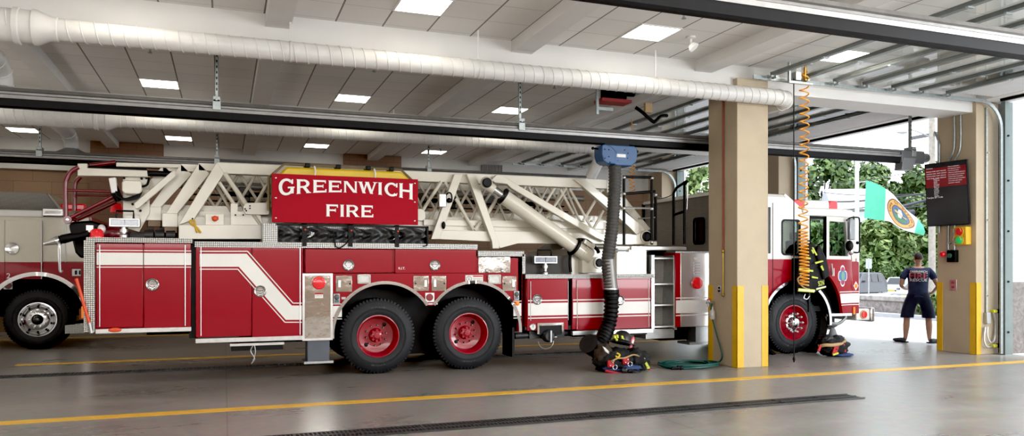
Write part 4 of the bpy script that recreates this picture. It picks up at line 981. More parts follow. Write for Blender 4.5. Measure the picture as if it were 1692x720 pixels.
# lift arm and cylinder
ppts = [P(a, b_, 11.46) for a, b_ in ((820, 289), (830, 289), (850, 302), (1002, 390), (1002, 400), (985, 393), (845, 311), (838, 304), (818, 302), (812, 297))]
B('lift_arm', MB().xz([(v.x, v.z) for v in ppts], 11.46, 11.54), cream, bev=.01)
a, b_ = P(831, 324, 11.36), P(974, 425, 11.36)
B('lift_cylinder', MB().tube([a, a + (b_ - a) * .012, a + (b_ - a) * .013, b_], [.125, .125, .118, .118], 28).tube([b_ - (b_ - a) * .09, b_], .128, 28), cream)
u = (b_ - a).normalized()
B('cylinder_rod', MB().cyl(a - u * .2, a + u * .05, .07, n=24), bright); B('cylinder_collar', MB().cyl(a - u * .02, a + u * .02, .135, n=28), black)
B('cylinder_clevis', MB().cyl(a - u * .34, a - u * .18, .075, n=20).ball(P(804, 302, 11.36), .10, .08, .10), cream); pv = P(804, 302, 11.28); B('clevis_pin', MB().lathe([(.075, 0), (.075, -.04), (.06, -.05), (0, -.045)], pv, (0, 1, 0), 24), black)
B('cylinder_port', MB().bar(b_ - u * .25 + V((.08, -.05, .13)), b_ - u * .05 + V((.09, -.05, .13)), .08, .07).cyl(b_ - u * .08 + V((.09, -.1, .16)), b_ - u * .08 + V((.09, .06, .16)), .03), cream, bev=.006)
sp_ = a + (b_ - a) * .82; w_ = V((u.z, 0, -u.x))
B('strap', MB().tube([sp_ + w_ * (.135 * math.cos(t)) + V((0, .135 * math.sin(t), 0)) for t in [2 * PI * i / 24 for i in range(24)]], .03, 8, closed=True).tube(smooth_path([sp_ - w_ * .135, sp_ - w_ * .16 + V((.14, 0, -.04)), sp_ - w_ * .15 + V((.32, 0, -.16)), sp_ - w_ * .15 + V((.34, -.03, -.22))]), .03, 8).tube(smooth_path([sp_ + w_ * .13, sp_ + w_ * .15 + V((-.02, -.04, -.12)), sp_ + w_ * .15 + V((-.0, -.03, -.28))]), .025, 8), black)
pl([(962, 430), (975, 428), (990, 424), (998, 430), (998, 440), (1008, 441), (1008, 451), (962, 451)], 11.3, 11.45, 'cylinder_foot', bev=.008)
pv = P(989, 434, 11.3); B('foot_pin', MB().lathe([(.07, 0), (.07, -.04), (.055, -.05), (0, -.045)], pv, (0, 1, 0), 24), black); B('foot_ring', MB().lathe([(.1, 0), (.095, -.03), (.07, -.03)], pv, (0, 1, 0), 24), cream)
# turntable
B('turntable', MB().box(5.3, 6.62, 11.45, 13.4, 1.40, 1.86).box(6.05, 6.62, 11.3, 11.5, 1.42, 1.88).box(4.5, 6.6, 11.5, 13.4, 1.36, 1.46), cream, bev=.01)
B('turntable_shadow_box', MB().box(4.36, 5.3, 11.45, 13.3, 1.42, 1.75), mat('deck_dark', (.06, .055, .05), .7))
B('turntable_platform', MB().box(5.95, 7.35, 11.28, 13.4, 1.865, 1.905), cream, bev=.006); B('platform_edge', MB().box(6.3, 7.35, 11.24, 11.28, 1.85, 1.9), alu)
B('platform_block', pbox(1081, 1096, 398, 405, YT + .2, YT + .5), cream, bev=.006); B('platform_brace', MB().tube(smooth_path([(6.75, 11.35, 1.86), (6.6, 11.35, 1.8), (6.55, 11.35, 1.5)]), .02, 8), alu_d)
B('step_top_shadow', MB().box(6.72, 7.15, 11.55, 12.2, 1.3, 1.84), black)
B('platform_bracket', MB().box(6.05, 6.2, 11.25, 11.3, 1.8, 1.86).cyl((6.0, 11.26, 1.83), (6.25, 11.26, 1.83), .02, n=8), alu_d)
B('boom_support', MB().hexa([(5.3, 11.9, 1.85), (6.9, 11.9, 1.85), (6.9, 13.0, 1.85), (5.3, 13.0, 1.85)], [(6.0, 11.9, 2.3), (6.75, 11.9, 2.3), (6.75, 13.0, 2.3), (6.0, 13.0, 2.3)]), cream, bev=.01)
# black handrails on the platform
def railset(segs, name='handrail', r=.024):
    mb = MB()
    for s_ in segs: mb.tube(s_, r, 10)
    return B(name, mb, black)
def hp_(px, py, y): return P(px, py, y)
yA = 11.32
rl = railset([[hp_(1031, 404, yA), hp_(1031, 294, yA)], [hp_(1077, 404, yA), hp_(1077, 296, yA)], [hp_(1029, 292, yA), hp_(1078, 293, yA)], [hp_(1031, 320, yA), hp_(1082, 316, yA)], [hp_(1083, 397, yA + .25), hp_(1083, 322, yA + .25)]])
B('rail_joints', (lambda mb: [mb.ball(hp_(a, b_, yA), .034, n=10) for a, b_ in ((1031, 293), (1077, 294), (1031, 344), (1077, 345), (1031, 320), (1077, 400), (1083, 322))] and mb)(MB()), alu, rl)
B('rail_bars', MB().tube([hp_(1031, 343, yA), hp_(1077, 344, yA)], .016, 8).tube([hp_(1055, 361, yA + .2), hp_(1082, 359, yA + .2)], .013, 8), alu, rl)
r2_ = railset([[hp_(1113, 405, yA + .2), hp_(1113, 319, yA + .2), hp_(1118, 310, yA + .1), hp_(1135, 299, yA)], [hp_(1131, 403, yA), hp_(1131, 306, yA), hp_(1136, 299, yA)], [hp_(1113, 355, yA + .2), hp_(1131, 349, yA)]])
ch_ = [hp_(1083, 322, yA + .25), hp_(1092, 327, yA + .3), hp_(1101, 326, yA + .3), hp_(1109, 322, yA + .25), hp_(1113, 318, yA + .2)]
B('safety_chain', MB().tube(smooth_path(ch_), .009, 6).tube(smooth_path([hp_(1136, 300, yA), hp_(1136, 325, yA), hp_(1135, 346, yA)]), .009, 6), bright, r2_)
# small work lamp on the a-frame
wl = B('work_lamp', pbox(725, 737, 320, 342, 11.38, 11.48, 11.4), alu, bev=.01); x0, x1, z0, z1 = R(727.5, 734.5, 323, 339, 11.38); B('lamp_lens', MB().box(x0, x1, 11.37, 11.39, z0, z1), lens_clear, wl)
B('lamp_cable', MB().tube(smooth_path([P(737, 322, 11.45), P(742, 318, 11.45), P(746, 322, 11.45), P(746, 333, 11.45), P(739, 332, 11.45)]), .012, 6).ball(P(742, 331, 11.45), .04), black)
B('cable_knot', MB().ball(P(733, 372, 11.5), .03, .03, .06), black)

# ---- sign board
sx0, sx1, sz0, sz1 = .625, 2.69, 2.18, 2.855
sg = B('sign_board', MB().box(sx0, sx1, YT - .015, YT + .02, sz0, sz1), mat('sign_red', (.36, .004, .016), .45, 0, .04, 2, spec=.12), bev=.003)
for x in (sx0 + .05, sx1 - .05):
    for z in (sz0 + .06, (sz0 + sz1) / 2, sz1 - .06): B('sign_screw', MB().ball((x, YT - .017, z), .014, .008, .014, 10), bright, sg)
# flared capital lettering drawn stroke by stroke: (u, v) in a unit box
def glyph(ch):
    T, t, S = .22, .15, .05      # thick, thin, serif
    q = []
    def stem(x, w=T, y0=0, y1=1):
        q.append([(x, y0), (x + w, y0), (x + w, y1), (x, y1)])
        for y, d in ((y0, .05), (y1, -.05)):
            if y in (0, 1): q.append([(x - S, y), (x + w + S, y), (x + w, y + d), (x, y + d)])
    def hb(x0, x1, y0, y1, tip=True):
        q.append([(x0, y0), (x1, y0), (x1, y1), (x0, y1)])
    def diag(x0, y0, x1, y1, w):
        q.append([(x0, y0), (x0 + w, y0), (x1 + w, y1), (x1, y1)])
    def ring(cx, cy, rx, ry, a0, a1, wx, wy, n=22):
        for i in range(n):
            b0, b1 = [math.radians(a0 + (a1 - a0) * k / n) for k in (i, i + 1)]
            q.append([(cx + rx * math.cos(b0), cy + ry * math.sin(b0)), (cx + rx * math.cos(b1), cy + ry * math.sin(b1)), (cx + (rx - wx) * math.cos(b1), cy + (ry - wy) * math.sin(b1)), (cx + (rx - wx) * math.cos(b0), cy + (ry - wy) * math.sin(b0))])
    w = 1.
    if ch == 'F': stem(.05); hb(.05, .88, .85, 1); hb(.05, .72, .45, .59); q.append([(.83, .74), (.9, .74), (.9, 1), (.8, 1), (.8, .85)]); q.append([(.68, .38), (.74, .38), (.74, .66), (.68, .66)]); w = .92
    elif ch == 'E': stem(.05); hb(.05, .9, .85, 1); hb(.05, .72, .44, .58); hb(.05, .93, 0, .15); q.append([(.85, .74), (.91, .74), (.91, 1), (.82, 1), (.82, .85)]); q.append([(.68, .37), (.74, .37), (.74, .65), (.68, .65)]); q.append([(.85, 0), (.95, 0), (.95, .27), (.88, .27), (.85, .15)]); w = .97
    elif ch == 'I': stem(.08); w = .38
    elif ch == 'R':
        stem(.05); hb(.05, .5, .86, 1); hb(.05, .5, .40, .53); ring(.5, .70, .40, .30, -90, 90, .22, .14); diag(.72, 0, .40, .45, .25); q.append([(.66, 0), (1.03, 0), (.99, .06), (.70, .06)]); w = 1.03
    elif ch == 'N': stem(.06, .13); diag(.70, 0, .05, 1, .24); stem(.82, .13); w = 1.02
    elif ch == 'H': stem(.05); hb(.2, .9, .44, .58); stem(.80); w = 1.07
    elif ch == 'C': ring(.55, .5, .52, .52, 42, 318, .23, .15, 30); q.append([(.86, .68), (.98, .68), (.98, .98), (.90, .98), (.84, .80)]); q.append([(.82, .10), (.90, .04), (.98, .24), (.93, .27)]); w = 1.0
    elif ch == 'G': ring(.55, .5, .54, .52, 42, 335, .23, .15, 30); q.append([(.86, .68), (.98, .68), (.98, .98), (.90, .98), (.84, .80)]); q.append([(.80, .06), (1.02, .06), (1.02, .48), (.80, .48)]); hb(.62, 1.08, .40, .50); w = 1.1
    elif ch == 'W': 
        diag(.26, 0, -.02, 1, .22); diag(.26, 0, .50, 1, .12); diag(.80, 0, .48, 1, .22); diag(.82, 0, 1.12, 1, .12)
        for x in (.08, .58, 1.17): q.append([(x - .18, 1), (x + .18, 1), (x + .12, .94), (x - .12, .94)])
        w = 1.24
    return q, w
def word(txt, xa, xb, fz, fit_gap=.10, y=YT - .018):
    gs = [glyph(c) for c in txt]; tot = sum(g[1] for g in gs) + fit_gap * (len(gs) - 1); k = (xb - xa) / tot
    mb = MB(); x = xa; y0_ = y
    for g, w in gs:
        y = y0_
        for q in g:
            pts = []; y -= .0005
            for u, v in q:
                X = x + u * k; z0, z1 = fz(X); pts.append((X, y, z0 + (z1 - z0) * v))
            n_ = len(pts); A = [mb.bm.verts.new(p) for p in pts]
            mb.face(A)
        x += (w + fit_gap) * k
    for f in mb.bm.faces:
        f.normal_update()
        if f.normal.y > 0: f.normal_flip()
    return mb
zpx = (sz1 - sz0) / 360.
xm = sx0 + (sx1 - sx0) * .51
B('sign_lettering', word('GREENWICH', sx0 + .085, sx1 - .075, lambda X: (sz1 - (122 + 42 * ((X - xm) / .95) ** 2) * zpx, sz1 - 36 * zpx)), text_w, sg, fixn=False)
B('sign_lettering', word('FIRE', sx0 + (475 - 97) / 1070 * 2.065, sx0 + (825 - 97) / 1070 * 2.065, lambda X: (sz0 + 52 * zpx, sz0 + 143 * zpx)), text_w, sg, fixn=False)
# yellow rescue basket behind the sign
bx0, bx1 = P(452, 0, 11.4).x, P(682, 0, 11.4).x
bz = P(560, 280, 11.35).z
pr = [(bx0, 2.45), (bx0 + .0, bz - .18), (bx0 + .17, bz), (bx1 - .2, bz), (bx1 - .02, bz - .15), (bx1, 2.45)]
B('rescue_basket', MB().xz(pr, 11.27, 11.5), yellowp, bev=.03)
B('basket_rail', MB().tube([(bx0 - .07, 11.3, 2.35), (bx0 - .07, 11.3, bz - .16), (bx0 + .14, 11.3, bz + .04), (bx1 - .2, 11.3, bz + .03), (bx1 - .0, 11.3, bz - .15)], .02, 8).tube([(bx0 - .02, 11.4, 2.4), (bx0 - .02, 11.4, bz - .12)], .016, 8), mat('basket_rail_brown', (.20, .15, .08), .4, .3))
for x in (bx0 + .42, bx0 + .85, bx0 + 1.28, bx0 + 1.62): B('basket_strap', MB().box(x, x + .07, 11.25, 11.5, bz + .0, bz + .06), black, bev=.01)
for x in (sx0 + .58, sx0 + 1.43): B('basket_cord', MB().tube([(x, 11.2, sz1 - .01), (x + .01, 11.22, sz1 + .06), (x, 11.26, bz + .02)], .012, 6), white)
# black-covered locker under the sign
lx0, lx1 = P(434, 0, YT).x, P(708, 0, YT).x
lk = B('deck_locker', MB().box(lx0, lx0 + .2, YT + .0, 11.5, 1.90, 2.165).box(lx0 + .2, lx1 - .02, YT + .06, 11.5, 1.90, 2.16), dplate)
cv = MB(); nx, nz = 60, 10
grid = [[cv.bm.verts.new((lx0 + .2 + (lx1 - lx0 - .22) * i / nx, YT + .02 - .028 * math.sin(i * .9 + 1.3 * math.sin(j * .8)) * math.sin(j / nz * PI) - .02 * math.sin(i * .37), 1.905 + (.215 + .018 * math.sin(i * .5)) * j / nz)) for j in range(nz + 1)] for i in range(nx + 1)]
for i in range(nx):
    for j in range(nz): cv.face([grid[i][j], grid[i + 1][j], grid[i + 1][j + 1], grid[i][j + 1]])
B('vinyl_cover', cv, vinyl, lk)
B('locker_frame', MB().box(lx0 + .18, lx1, YT - .01, YT + .05, 2.14, 2.165).box(lx1 - .03, lx1, YT - .01, 11.5, 1.9, 2.16), black, lk)
for x in (P(502.5, 0, YT).x, P(578.5, 0, YT).x, P(655, 0, YT).x):
    B('locker_strap', MB().box(x - .03, x + .03, YT - .045, YT - .03, 1.85, 2.17).box(x - .03, x + .03, YT - .045, YT + .06, 2.155, 2.17), black, lk); B('strap_buckle', MB().ball((x + .01, YT - .05, 2.08), .014), orange_red, lk)
B('cord', MB().tube(smooth_path([P(550, 380, YT - .04), P(553, 398, YT - .05), P(555, 407, YT - .05), P(562, 409, YT - .05), P(572, 402, YT - .05), P(582, 390, YT - .04)]), .009, 6).tube(smooth_path([P(705, 392, YT - .04), P(706, 404, YT - .05), P(699, 407, YT - .05)]), .009, 6), black, lk)
# gold ribbon decal on the ladder
B('ribbon_decal', MB().tube(smooth_path([P(332, 384.5, 11.555), P(325, 376, 11.555), P(314, 368, 11.555), P(316, 364.5, 11.555), P(321, 365.5, 11.555), P(322, 372, 11.555), P(326, 384.5, 11.555)], 6), .018, 6), gold)

# ================================================================ rear end of the ladder
B('tip_beam', ppoly([(128, 270), (144, 270), (144, 277.5), (243, 281.5), (244, 292), (128, 290)], 11.62, 11.74, 11.62), cream, bev=.006)
B('tip_tube', MB().cyl(P(243, 286, 11.68), P(284, 287.5, 11.68), .04, n=14).cyl(P(144, 277, 11.72), P(243, 280, 11.72), .025, n=10), black)
B('tip_upper_beam', ppoly([(192, 268), (320, 272.5), (320, 278), (192, 275)], 12.6, 12.7, 12.6), cream, bev=.006)
B('tip_upper_beam', ppoly([(192, 268), (352, 272.5), (352, 278), (192, 275)], 11.8, 11.9, 11.8), cream, bev=.006)
B('tip_brace', ppoly([(221, 336), (224, 345), (229, 344), (290, 291), (289, 281), (284, 283)], 11.56, 11.62, 11.56), cream, bev=.006)
B('tip_plate', ppoly([(203, 291), (247, 291), (247, 352), (230, 383), (212, 378), (203, 360)], 11.72, 11.76, 11.72), cream, bev=.006)
cb_ = B('control_box', ppoly([(201, 300), (206, 297), (232, 298), (234, 303), (234, 316), (230, 321), (206, 320), (201, 315)], 11.5, 11.68, 11.5), cream, bev=.015)
B('tip_spotlight', ppoly([(179, 294), (191, 292.5), (194, 317), (184, 319)], 11.5, 11.62, 11.5), white, bev=.01)
B('tip_hoses', (lambda mb: [mb.tube(smooth_path([P(189 + 2 * k, 300 + 4 * k, 11.55), P(194 + 3 * k, 322 + 2 * k, 11.5), P(208 + 2 * k, 330 - k, 11.48), P(228 + k, 326 - 2 * k, 11.52), P(233, 314, 11.56)]), .016, 7) for k in range(4)] and mb)(MB()).tube(smooth_path([P(234, 308, 11.55), P(243, 305, 11.5), P(246, 294, 11.6)]), .016, 7), black)
B('tip_bolts', (lambda mb: [mb.cyl(P(a, b_, 11.7), P(a, b_, 11.73), .018, n=8) for a, b_ in ((205, 294), (242, 294), (234, 295), (219, 337), (232, 348), (240, 334))] and mb)(MB()), black)
B('tip_socket', MB().tube([P(190, 318, 11.6), P(196, 332, 11.6)], [.06, .04], 12), black)
# maroon pipe cage
Yc = 11.62
cg = MB()
for pts, y, r in (([(130, 276), (118, 283), (111, 294), (108, 308), (109, 360)], Yc, .03), ([(133, 292), (126, 300), (124, 310), (123, 348)], Yc + .5, .03), ([(110, 314), (183, 316)], Yc, .018), ([(125, 322), (190, 323)], Yc + .5, .018), ([(117, 359), (188, 324)], Yc, .028), ([(127, 363), (192, 333)], Yc + .5, .028), ([(148, 273), (191, 268)], Yc + .3, .03), ([(109, 360), (127, 363)], Yc + .2, .028)):
    q = [P(a, b_, y) for a, b_ in pts]; cg.tube(smooth_path(q, 5) if len(q) > 2 else q, r, 10)
cage = B('pipe_cage', cg, maroon); pv = P(112, 363, Yc - .02); B('cage_pin', MB().lathe([(.055, 0), (.05, -.03), (0, -.03)], pv, (0, 1, 0), 20), maroon, cage); B('cage_pin_cap', MB().lathe([(.022, -.03), (.02, -.04), (0, -.042)], pv, (0, 1, 0), 14), bright, cage)
# floodlight on the rear deck
def flood(px0, px1, py0, py1, stand_px, stand_y, Y, handle=True):
    x0, x1, z0, z1 = R(px0, px1, py0, py1, Y)
    f = B('floodlight', MB().plate([at_y([(x0, z0), (x1, z0), (x1, z1), (x0, z1)], Y), at_y([(x0 + .02, z0 + .02), (x1 - .02, z0 + .02), (x1 - .02, z1 - .02), (x0 + .02, z1 - .02)], Y)], (0, .12, 0)).box(x0 + .01, x1 - .01, Y + .06, Y + .14, z0 + .01, z1 - .01), alu, bev=.004)
    B('flood_lens', MB().box(x0 + .02, (x0 + x1) / 2 - .005, Y + .015, Y + .03, z0 + .02, z1 - .02).box((x0 + x1) / 2 + .005, x1 - .02, Y + .015, Y + .03, z0 + .02, z1 - .02), mat('flood_glass', (.30, .33, .40), .15, 0, .2, 20, coat=.6), f)
    s_ = P(stand_px, stand_y, Y + .07); B('flood_stand', MB().cyl(s_, (s_.x, s_.y, z0), .03, n=12).lathe([(.05, 0), (.05, .03), (.03, .05)], s_, (0, 0, 1), 16).cyl((s_.x, s_.y, z0 - .07), (s_.x, s_.y, z0 - .03), .05, n=14), alu, f)
    if handle: 
        B('flood_handle', MB().tube([(x0 + .08, Y + .06, z1), (x0 + .08, Y + .06, z1 + .1), (x1 - .08, Y + .06, z1 + .1), (x1 - .08, Y + .06, z1)], .014, 8), black, f)
flood(180, 231, 360.5, 374.5, 204.5, 392, 11.25); flood(883, 921, 423, 435, 901, 453, 11.28)
def beacon(px, py, r, Y, name='beacon'):
    c = P(px, py, Y); B(name, MB().lathe([(0, 0), (r * 1.05, 0), (r * 1.05, r * .3), (r, r * .35), (r * .92, r * 1.2), (r * .6, r * 1.55), (0, r * 1.6)], c, (0, 0, 1), 24), lens_red)
beacon(160, 395, .085, 11.3); beacon(193, 351, .085, 12.4)
B('clear_beacon', MB().ball(P(168, 378, 11.35), .05, .05, .06).box(*(lambda q: (q.x - .06, q.x + .02, 11.3, 11.4, q.z - .03, q.z + .06))(P(152, 380, 11.35))), lens_clear)
B('beacon_band', MB().lathe([(.094, -.02), (.094, .0)], P(160, 394, 11.3), (0, 0, 1), 24), bright)
B('seat_pod', ppoly([(113, 372), (118, 366), (150, 364), (178, 372), (178, 394), (143, 395), (141, 425), (133, 427), (124, 417)], 11.75, 12.6, 11.75), black, bev=.03)
B('dark_red_dome', MB().ball(P(186, 386, 11.9), .2, .2, .13), maroon)
B('hose_rollers', (lambda mb: [mb.cyl(P(a, 388, 11.75), P(a + 15, 388, 11.75), .075, n=18) for a in (239, 257, 275)] and mb)(MB()).box(-1.3, .5, 12.0, 13.3, 1.86, 2.05), mat('roller_black', (.02, .02, .022), .35))
B('roller_brackets', (lambda mb: [mb.box(*(lambda q: (q.x - .04, q.x + .04, 11.9, 11.96, 1.88, 2.42))(P(a, 0, 11.9))) for a in (248, 268, 290)] and mb)(MB()), mat('bracket_brown', (.12, .10, .08), .6))
# hose nozzle lying on the corner
nz_ = B('hose_nozzle', MB().tube([P(72, 403.5, 11.3), P(76, 402, 11.3), P(92, 398, 11.3), P(93, 398, 11.3), P(99, 396.5, 11.3)], [.018, .028, .05, .06, .06], 14), bright)
B('nozzle_grip', MB().tube([P(99, 396.5, 11.3), P(104, 395, 11.3), P(118, 391.5, 11.3), P(130, 390.5, 11.3), P(147, 386, 11.3)], [.05, .06, .055, .045, .05], 14), blackp, nz_ and TR)
B('nozzle_handle', MB().tube(smooth_path([P(97, 398, 11.26), P(98, 406, 11.22), P(99, 446, 11.25), P(103, 447, 11.27)]), .016, 8), bright)
B('pike_pole', MB().tube([P(126, 460, 11.15), P(148, 535, 11.15)], .02, 10), orange_red); B('pole_tip', MB().tube([P(147.5, 533, 11.15), P(151, 550, 11.15)], .025, 8), alu_d)
B('tail_lamp', MB().box(-1.72, -1.68, 11.25, 11.4, .9, 1.05), amber)
# ================================================================ WHITE-OVER-RED ENGINE in the far bay
YE = 16.8
EN = thing('fire_engine', 'white over red fire engine parked in the far bay at the left, polished wheel', 'fire engine', (-5.2, 18.0, 0))
def E(name, mb, m, parent=None, **k): return mb.build(name, m, parent or EN, **k)
def ez(py, px=60): return P(px, py, YE).z
def exx(px): return P(px, 0, YE).x
zr = P(60, 433, YE).z; ztop = P(60, 357, YE).z; zbot = P(60, 505, YE).z
xr = exx(150)
ec, er = -3.30, .57
oz = .98
E('engine_upper', MB().box(-9.5, xr, YE, 19.2, zr, ztop), cream, bev=.02)
rp = [(-9.5, zr), (-9.5, .55)] + [(ec - .83, .55)] + arc(ec, .6, .83, 184, -4, 30) + [(ec + .83, .55), (xr, .55), (xr, zr)]
E('engine_lower', MB().plate([at_y(rp, YE)], (0, .06, 0)), red)
E('engine_body', MB().box(-9.5, xr - .02, YE + .7, 19.2, .6, zr), black); E('engine_well', MB().box(-9.5, xr - .02, YE + .06, YE + .7, 1.46, zr), black)
arch_trim(ec, .6, .80, 182, -12, w=.07, y0=YE - .06, y1=YE + .05, parent=EN)
wheel(ec, er, EN, y0=YE + .02, style='polished', m_rim=bright, lettering=None, width=.5)
def es(x0, x1, z0, z1, m, name, y0=YE - .012, y1=YE + .005, **k): return E(name, MB().box(x0, x1, y0, y1, z0, z1), m, **k)
zs0, zs1 = P(10, 503, YE).z, P(10, 492, YE).z
es(ec + .86, xr, P(130, 504, YE).z, P(130, 493, YE).z, white, 'engine_stripe'); es(ec + .84, xr, P(130, 491.5, YE).z, P(130, 490, YE).z, white, 'engine_stripe')
es(-9.5, ec - .80, P(5, 495, YE).z, P(5, 492, YE).z, white, 'engine_stripe')
zd0 = P(40, 461, YE).z
d = es(exx(9), exx(70), zd0, ztop - .08, cream, 'engine_door', y0=YE - .016, bev=.006)
es(exx(9), exx(70), zd0, zr, red, 'engine_door_lower', y0=YE - .02); 
d0 = es(-7, exx(8), zd0, ztop - .08, cream, 'engine_door', y0=YE - .016, bev=.006); es(-7, exx(8), zd0, zr, red, 'engine_door_lower', y0=YE - .02)
c = P(20, 410.5, YE - .02); E('paddle_handle', MB().lathe([(.115, 0), (.11, -.02), (.09, -.015), (.05, -.008), (0, -.006)], c, (0, 1, 0), 28).box(c.x - .04, c.x + .04, c.y - .025, c.y, c.z - .02, c.z + .01), bright)
E('hinge_strip', MB().cyl((exx(69.5), YE - .03, zd0), (exx(69.5), YE - .03, ztop - .1), .012, n=8), alu)
es(exx(107), exx(109), zr, ztop, alu_d, 'panel_seam')
tz = P(60, 350, YE).z
E('engine_roof_edge', MB().box(-9.5, exx(72), YE - .05, YE + .6, ztop - .02, ztop + .11), white, bev=.02)
E('engine_tread_locker', MB().hexa([(-9.5, YE + .25, ztop + .1), (exx(95), YE + .25, ztop + .1), (exx(95), 18.8, ztop + .1), (-9.5, 18.8, ztop + .1)], [(-9.5, YE + .3, ztop + .48), (exx(70), YE + .3, ztop + .47), (exx(70), 18.8, ztop + .47), (-9.5, 18.8, ztop + .48)]), dplate_d)
E('engine_hose_bed', MB().hexa([(exx(72), YE + .3, ztop), (xr, YE + .3, ztop), (xr, 18.8, ztop), (exx(72), 18.8, ztop)], [(exx(72), YE + .4, ztop + .48), (exx(100), YE + .4, ztop + .12), (exx(100), 18.8, ztop + .12), (exx(72), 18.8, ztop + .48)]), cream)
x0, x1, z0, z1 = R(72, 106, 345, 357, YE); f = E('side_floodlight', MB().box(x0, x1, YE - .09, YE + .1, z0, z1), alu, bev=.01)
E('floodlight_lens', MB().box(x0 + .03, x1 - .03, YE - .1, YE - .085, z0 + .04, z1 - .04), lens_clear, f)
E('engine_lightbar', MB().box(exx(92), exx(134), YE + .5, YE + .8, P(110, 346, YE).z + .02, P(110, 337, YE).z + .05), lens_red, bev=.03)
E('unit_number', MB().text('2', P(14, 455.5, YE - .022), (1, 0, 0), (0, 0, 1), height=.10), text_w, fixn=False)
x0, x1, z0, z1 = R(6, 21, 465.5, 478, YE); f = es(x0, x1, z0, z1, alu_d, 'discharge_plate', y0=YE - .02, bev=.006); E('discharge_cap', MB().lathe([(.06, 0), (.055, -.03), (0, -.03)], P(13.5, 472, YE - .02), (0, 1, 0), 20), mat('dull_dark_red', (.12, .03, .025), .5), f)
x0, x1, z0, z1 = R(119, 134, 444, 456, YE); f = es(x0, x1, z0, z1, alu_d, 'vent_plate', y0=YE - .02, bev=.006); E('vent_slots', MB().box(x0 + .05, x0 + .09, YE - .025, YE - .015, z0 + .03, z1 - .03).box(x0 + .12, x0 + .15, YE - .025, YE - .015, z0 + .03, z1 - .03), black, f)
x0, x1, z0, z1 = R(109, 140, 535, 550, YE); E('tailboard', MB().hexa([(x0, YE - .1, z0), (x1, YE - .1, z0), (x1, YE + 1.6, z0), (x0, YE + 1.6, z0)], [(x0, YE - .1, z1 - .02), (x1, YE - .1, z1 + .02), (x1, YE + 1.6, z1 + .02), (x0, YE + 1.6, z1 - .02)]), dplate)
E('tail_marker', MB().box(exx(131), exx(140), YE - .02, YE + .05, P(135, 528, YE).z, P(135, 510, YE).z), mat('dull_orange', (.30, .07, .02), .5))
E('engine_tail', MB().box(xr - .03, xr + .02, YE, 19.2, .55, ztop), red)

# ================================================================ HOSE REEL BOX AND EXHAUST HOSE
yR = 11.0
x0, x1, z0, z1 = R(988, 1046, 242, 275, yR)
t = thing('exhaust_trolley', 'blue hose trolley box hanging from the middle exhaust rail', 'hose trolley', ((x0 + x1) / 2, yR, z1))
bx = MB().xz([(x0, z1 - .02), (x0, z0 + .16), (x0 + .03, z0 + .06), (x0 + .10, z0 + .02), (x0 + .22, z0 + .02), (x0 + .24, z0), (x0 + .34, z0), (x0 + .36, z0 + .0), (x1 - .1, z0 + .0), (x1 - .02, z0 + .07), (x1, z0 + .18), (x1, z1 - .04), (x1 - .05, z1), (x0 + .04, z1)], yR - .14, yR + .14).build('housing', blue, t, bev=.015)
MB().box(x0 + .26, x0 + .42, yR - .146, yR - .139, z0 + .13, z0 + .18).build('data_label', white, t)
pp_ = arc(x0 + .08, z0 + .1, .2, -10, 85, 12)
MB().tube([(a, yR - .142, b_) for a, b_ in pp_], .005, 6).box(x0 + .24, x0 + .44, yR - .144, yR - .139, z0 + .085, z0 + .2).build('housing_ridge', mat('blue_ridge', (.05, .13, .29), .4), t)
bb = MB()
for a, b_ in ((.05, .1), (.05, .24), (.12, .24), (.4, .25), (.45, .12), (.46, .2), (.14, .04), (.12, .13)): bb.cyl((x0 + a, yR - .15, z0 + b_), (x0 + a, yR - .138, z0 + b_), .009, n=8)
bb.build('bolts', black, t)
MB().cyl((x0 - .08, yR, z1 - .05), (x0, yR, z1 - .05), .015, n=8).ball((x0 - .09, yR, z1 - .05), .025).cyl((x1, yR, z1 - .06), (x1 + .06, yR, z1 - .06), .015, n=8).ball((x1 + .07, yR, z1 - .06), .025).build('side_buffers', black, t)
MB().box(x0 + .1, x1 - .1, yR - .05, yR + .05, z1, 3.52).build('trolley_wheels', black, t)
xh_ = (x0 + x1) / 2 - .0
yH = 10.95
hp = [P(1016, 274, yH), P(1016, 300, yH), P(1014, 340, yH), P(1011, 380, yH), P(1006, 415, yH), P(1004, 436, yH), P(1007, 462, yH), P(1010, 486, yH)]
path = smooth_path(hp, 16)
# resample
def resample(pts, step):
    out = [pts[0].copy()]; acc = 0
    for a, b_ in zip(pts[:-1], pts[1:]):
        L_ = (b_ - a).length; d_ = step - acc
        while d_ <= L_ + 1e-9: out.append(a + (b_ - a) * (d_ / L_)); d_ += step
        acc = (acc + L_) % step
    return out
hose = thing('exhaust_hose', 'ribbed grey exhaust hose hanging from the blue trolley down to the floor', 'exhaust hose', (path[-1].x, yH, .2))
def ribbed(path, r0, amp, step=.0135, n=24, per=4):
    q = resample(path, step / 1.0)
    mb = MB(); rr_ = [r0 + amp * (1 if (i // 2) % 2 else 0) * 1.0 for i in range(len(q))]
    mb.tube(q, rr_, n); return mb
L0 = [p for p in path]
ribbed(path, .094, .010, .0125).build('upper_hose', hose_grey, hose, ang=60)
sleeve = [P(1005, 428, yH), P(1007, 450, yH), P(1010, 478, yH)]
MB().tube(smooth_path(sleeve, 6), .107, 28).build('sleeve', mat('sleeve_grey', (.26, .255, .245), .4, .3), hose)
MB().lathe([(.10, -.05), (.125, -.05), (.125, .0), (.115, .01), (.13, .02), (.13, .06), (.10, .06)], P(1010, 484, yH), (.05, 0, -1), 28).build('cuff', black, hose, bev=.004)
MB().lathe([(.118, .0), (.128, .0), (.128, .02), (.118, .02)], P(1009, 478, yH), (.05, 0, 1), 28).build('cuff_ring', alu, hose)
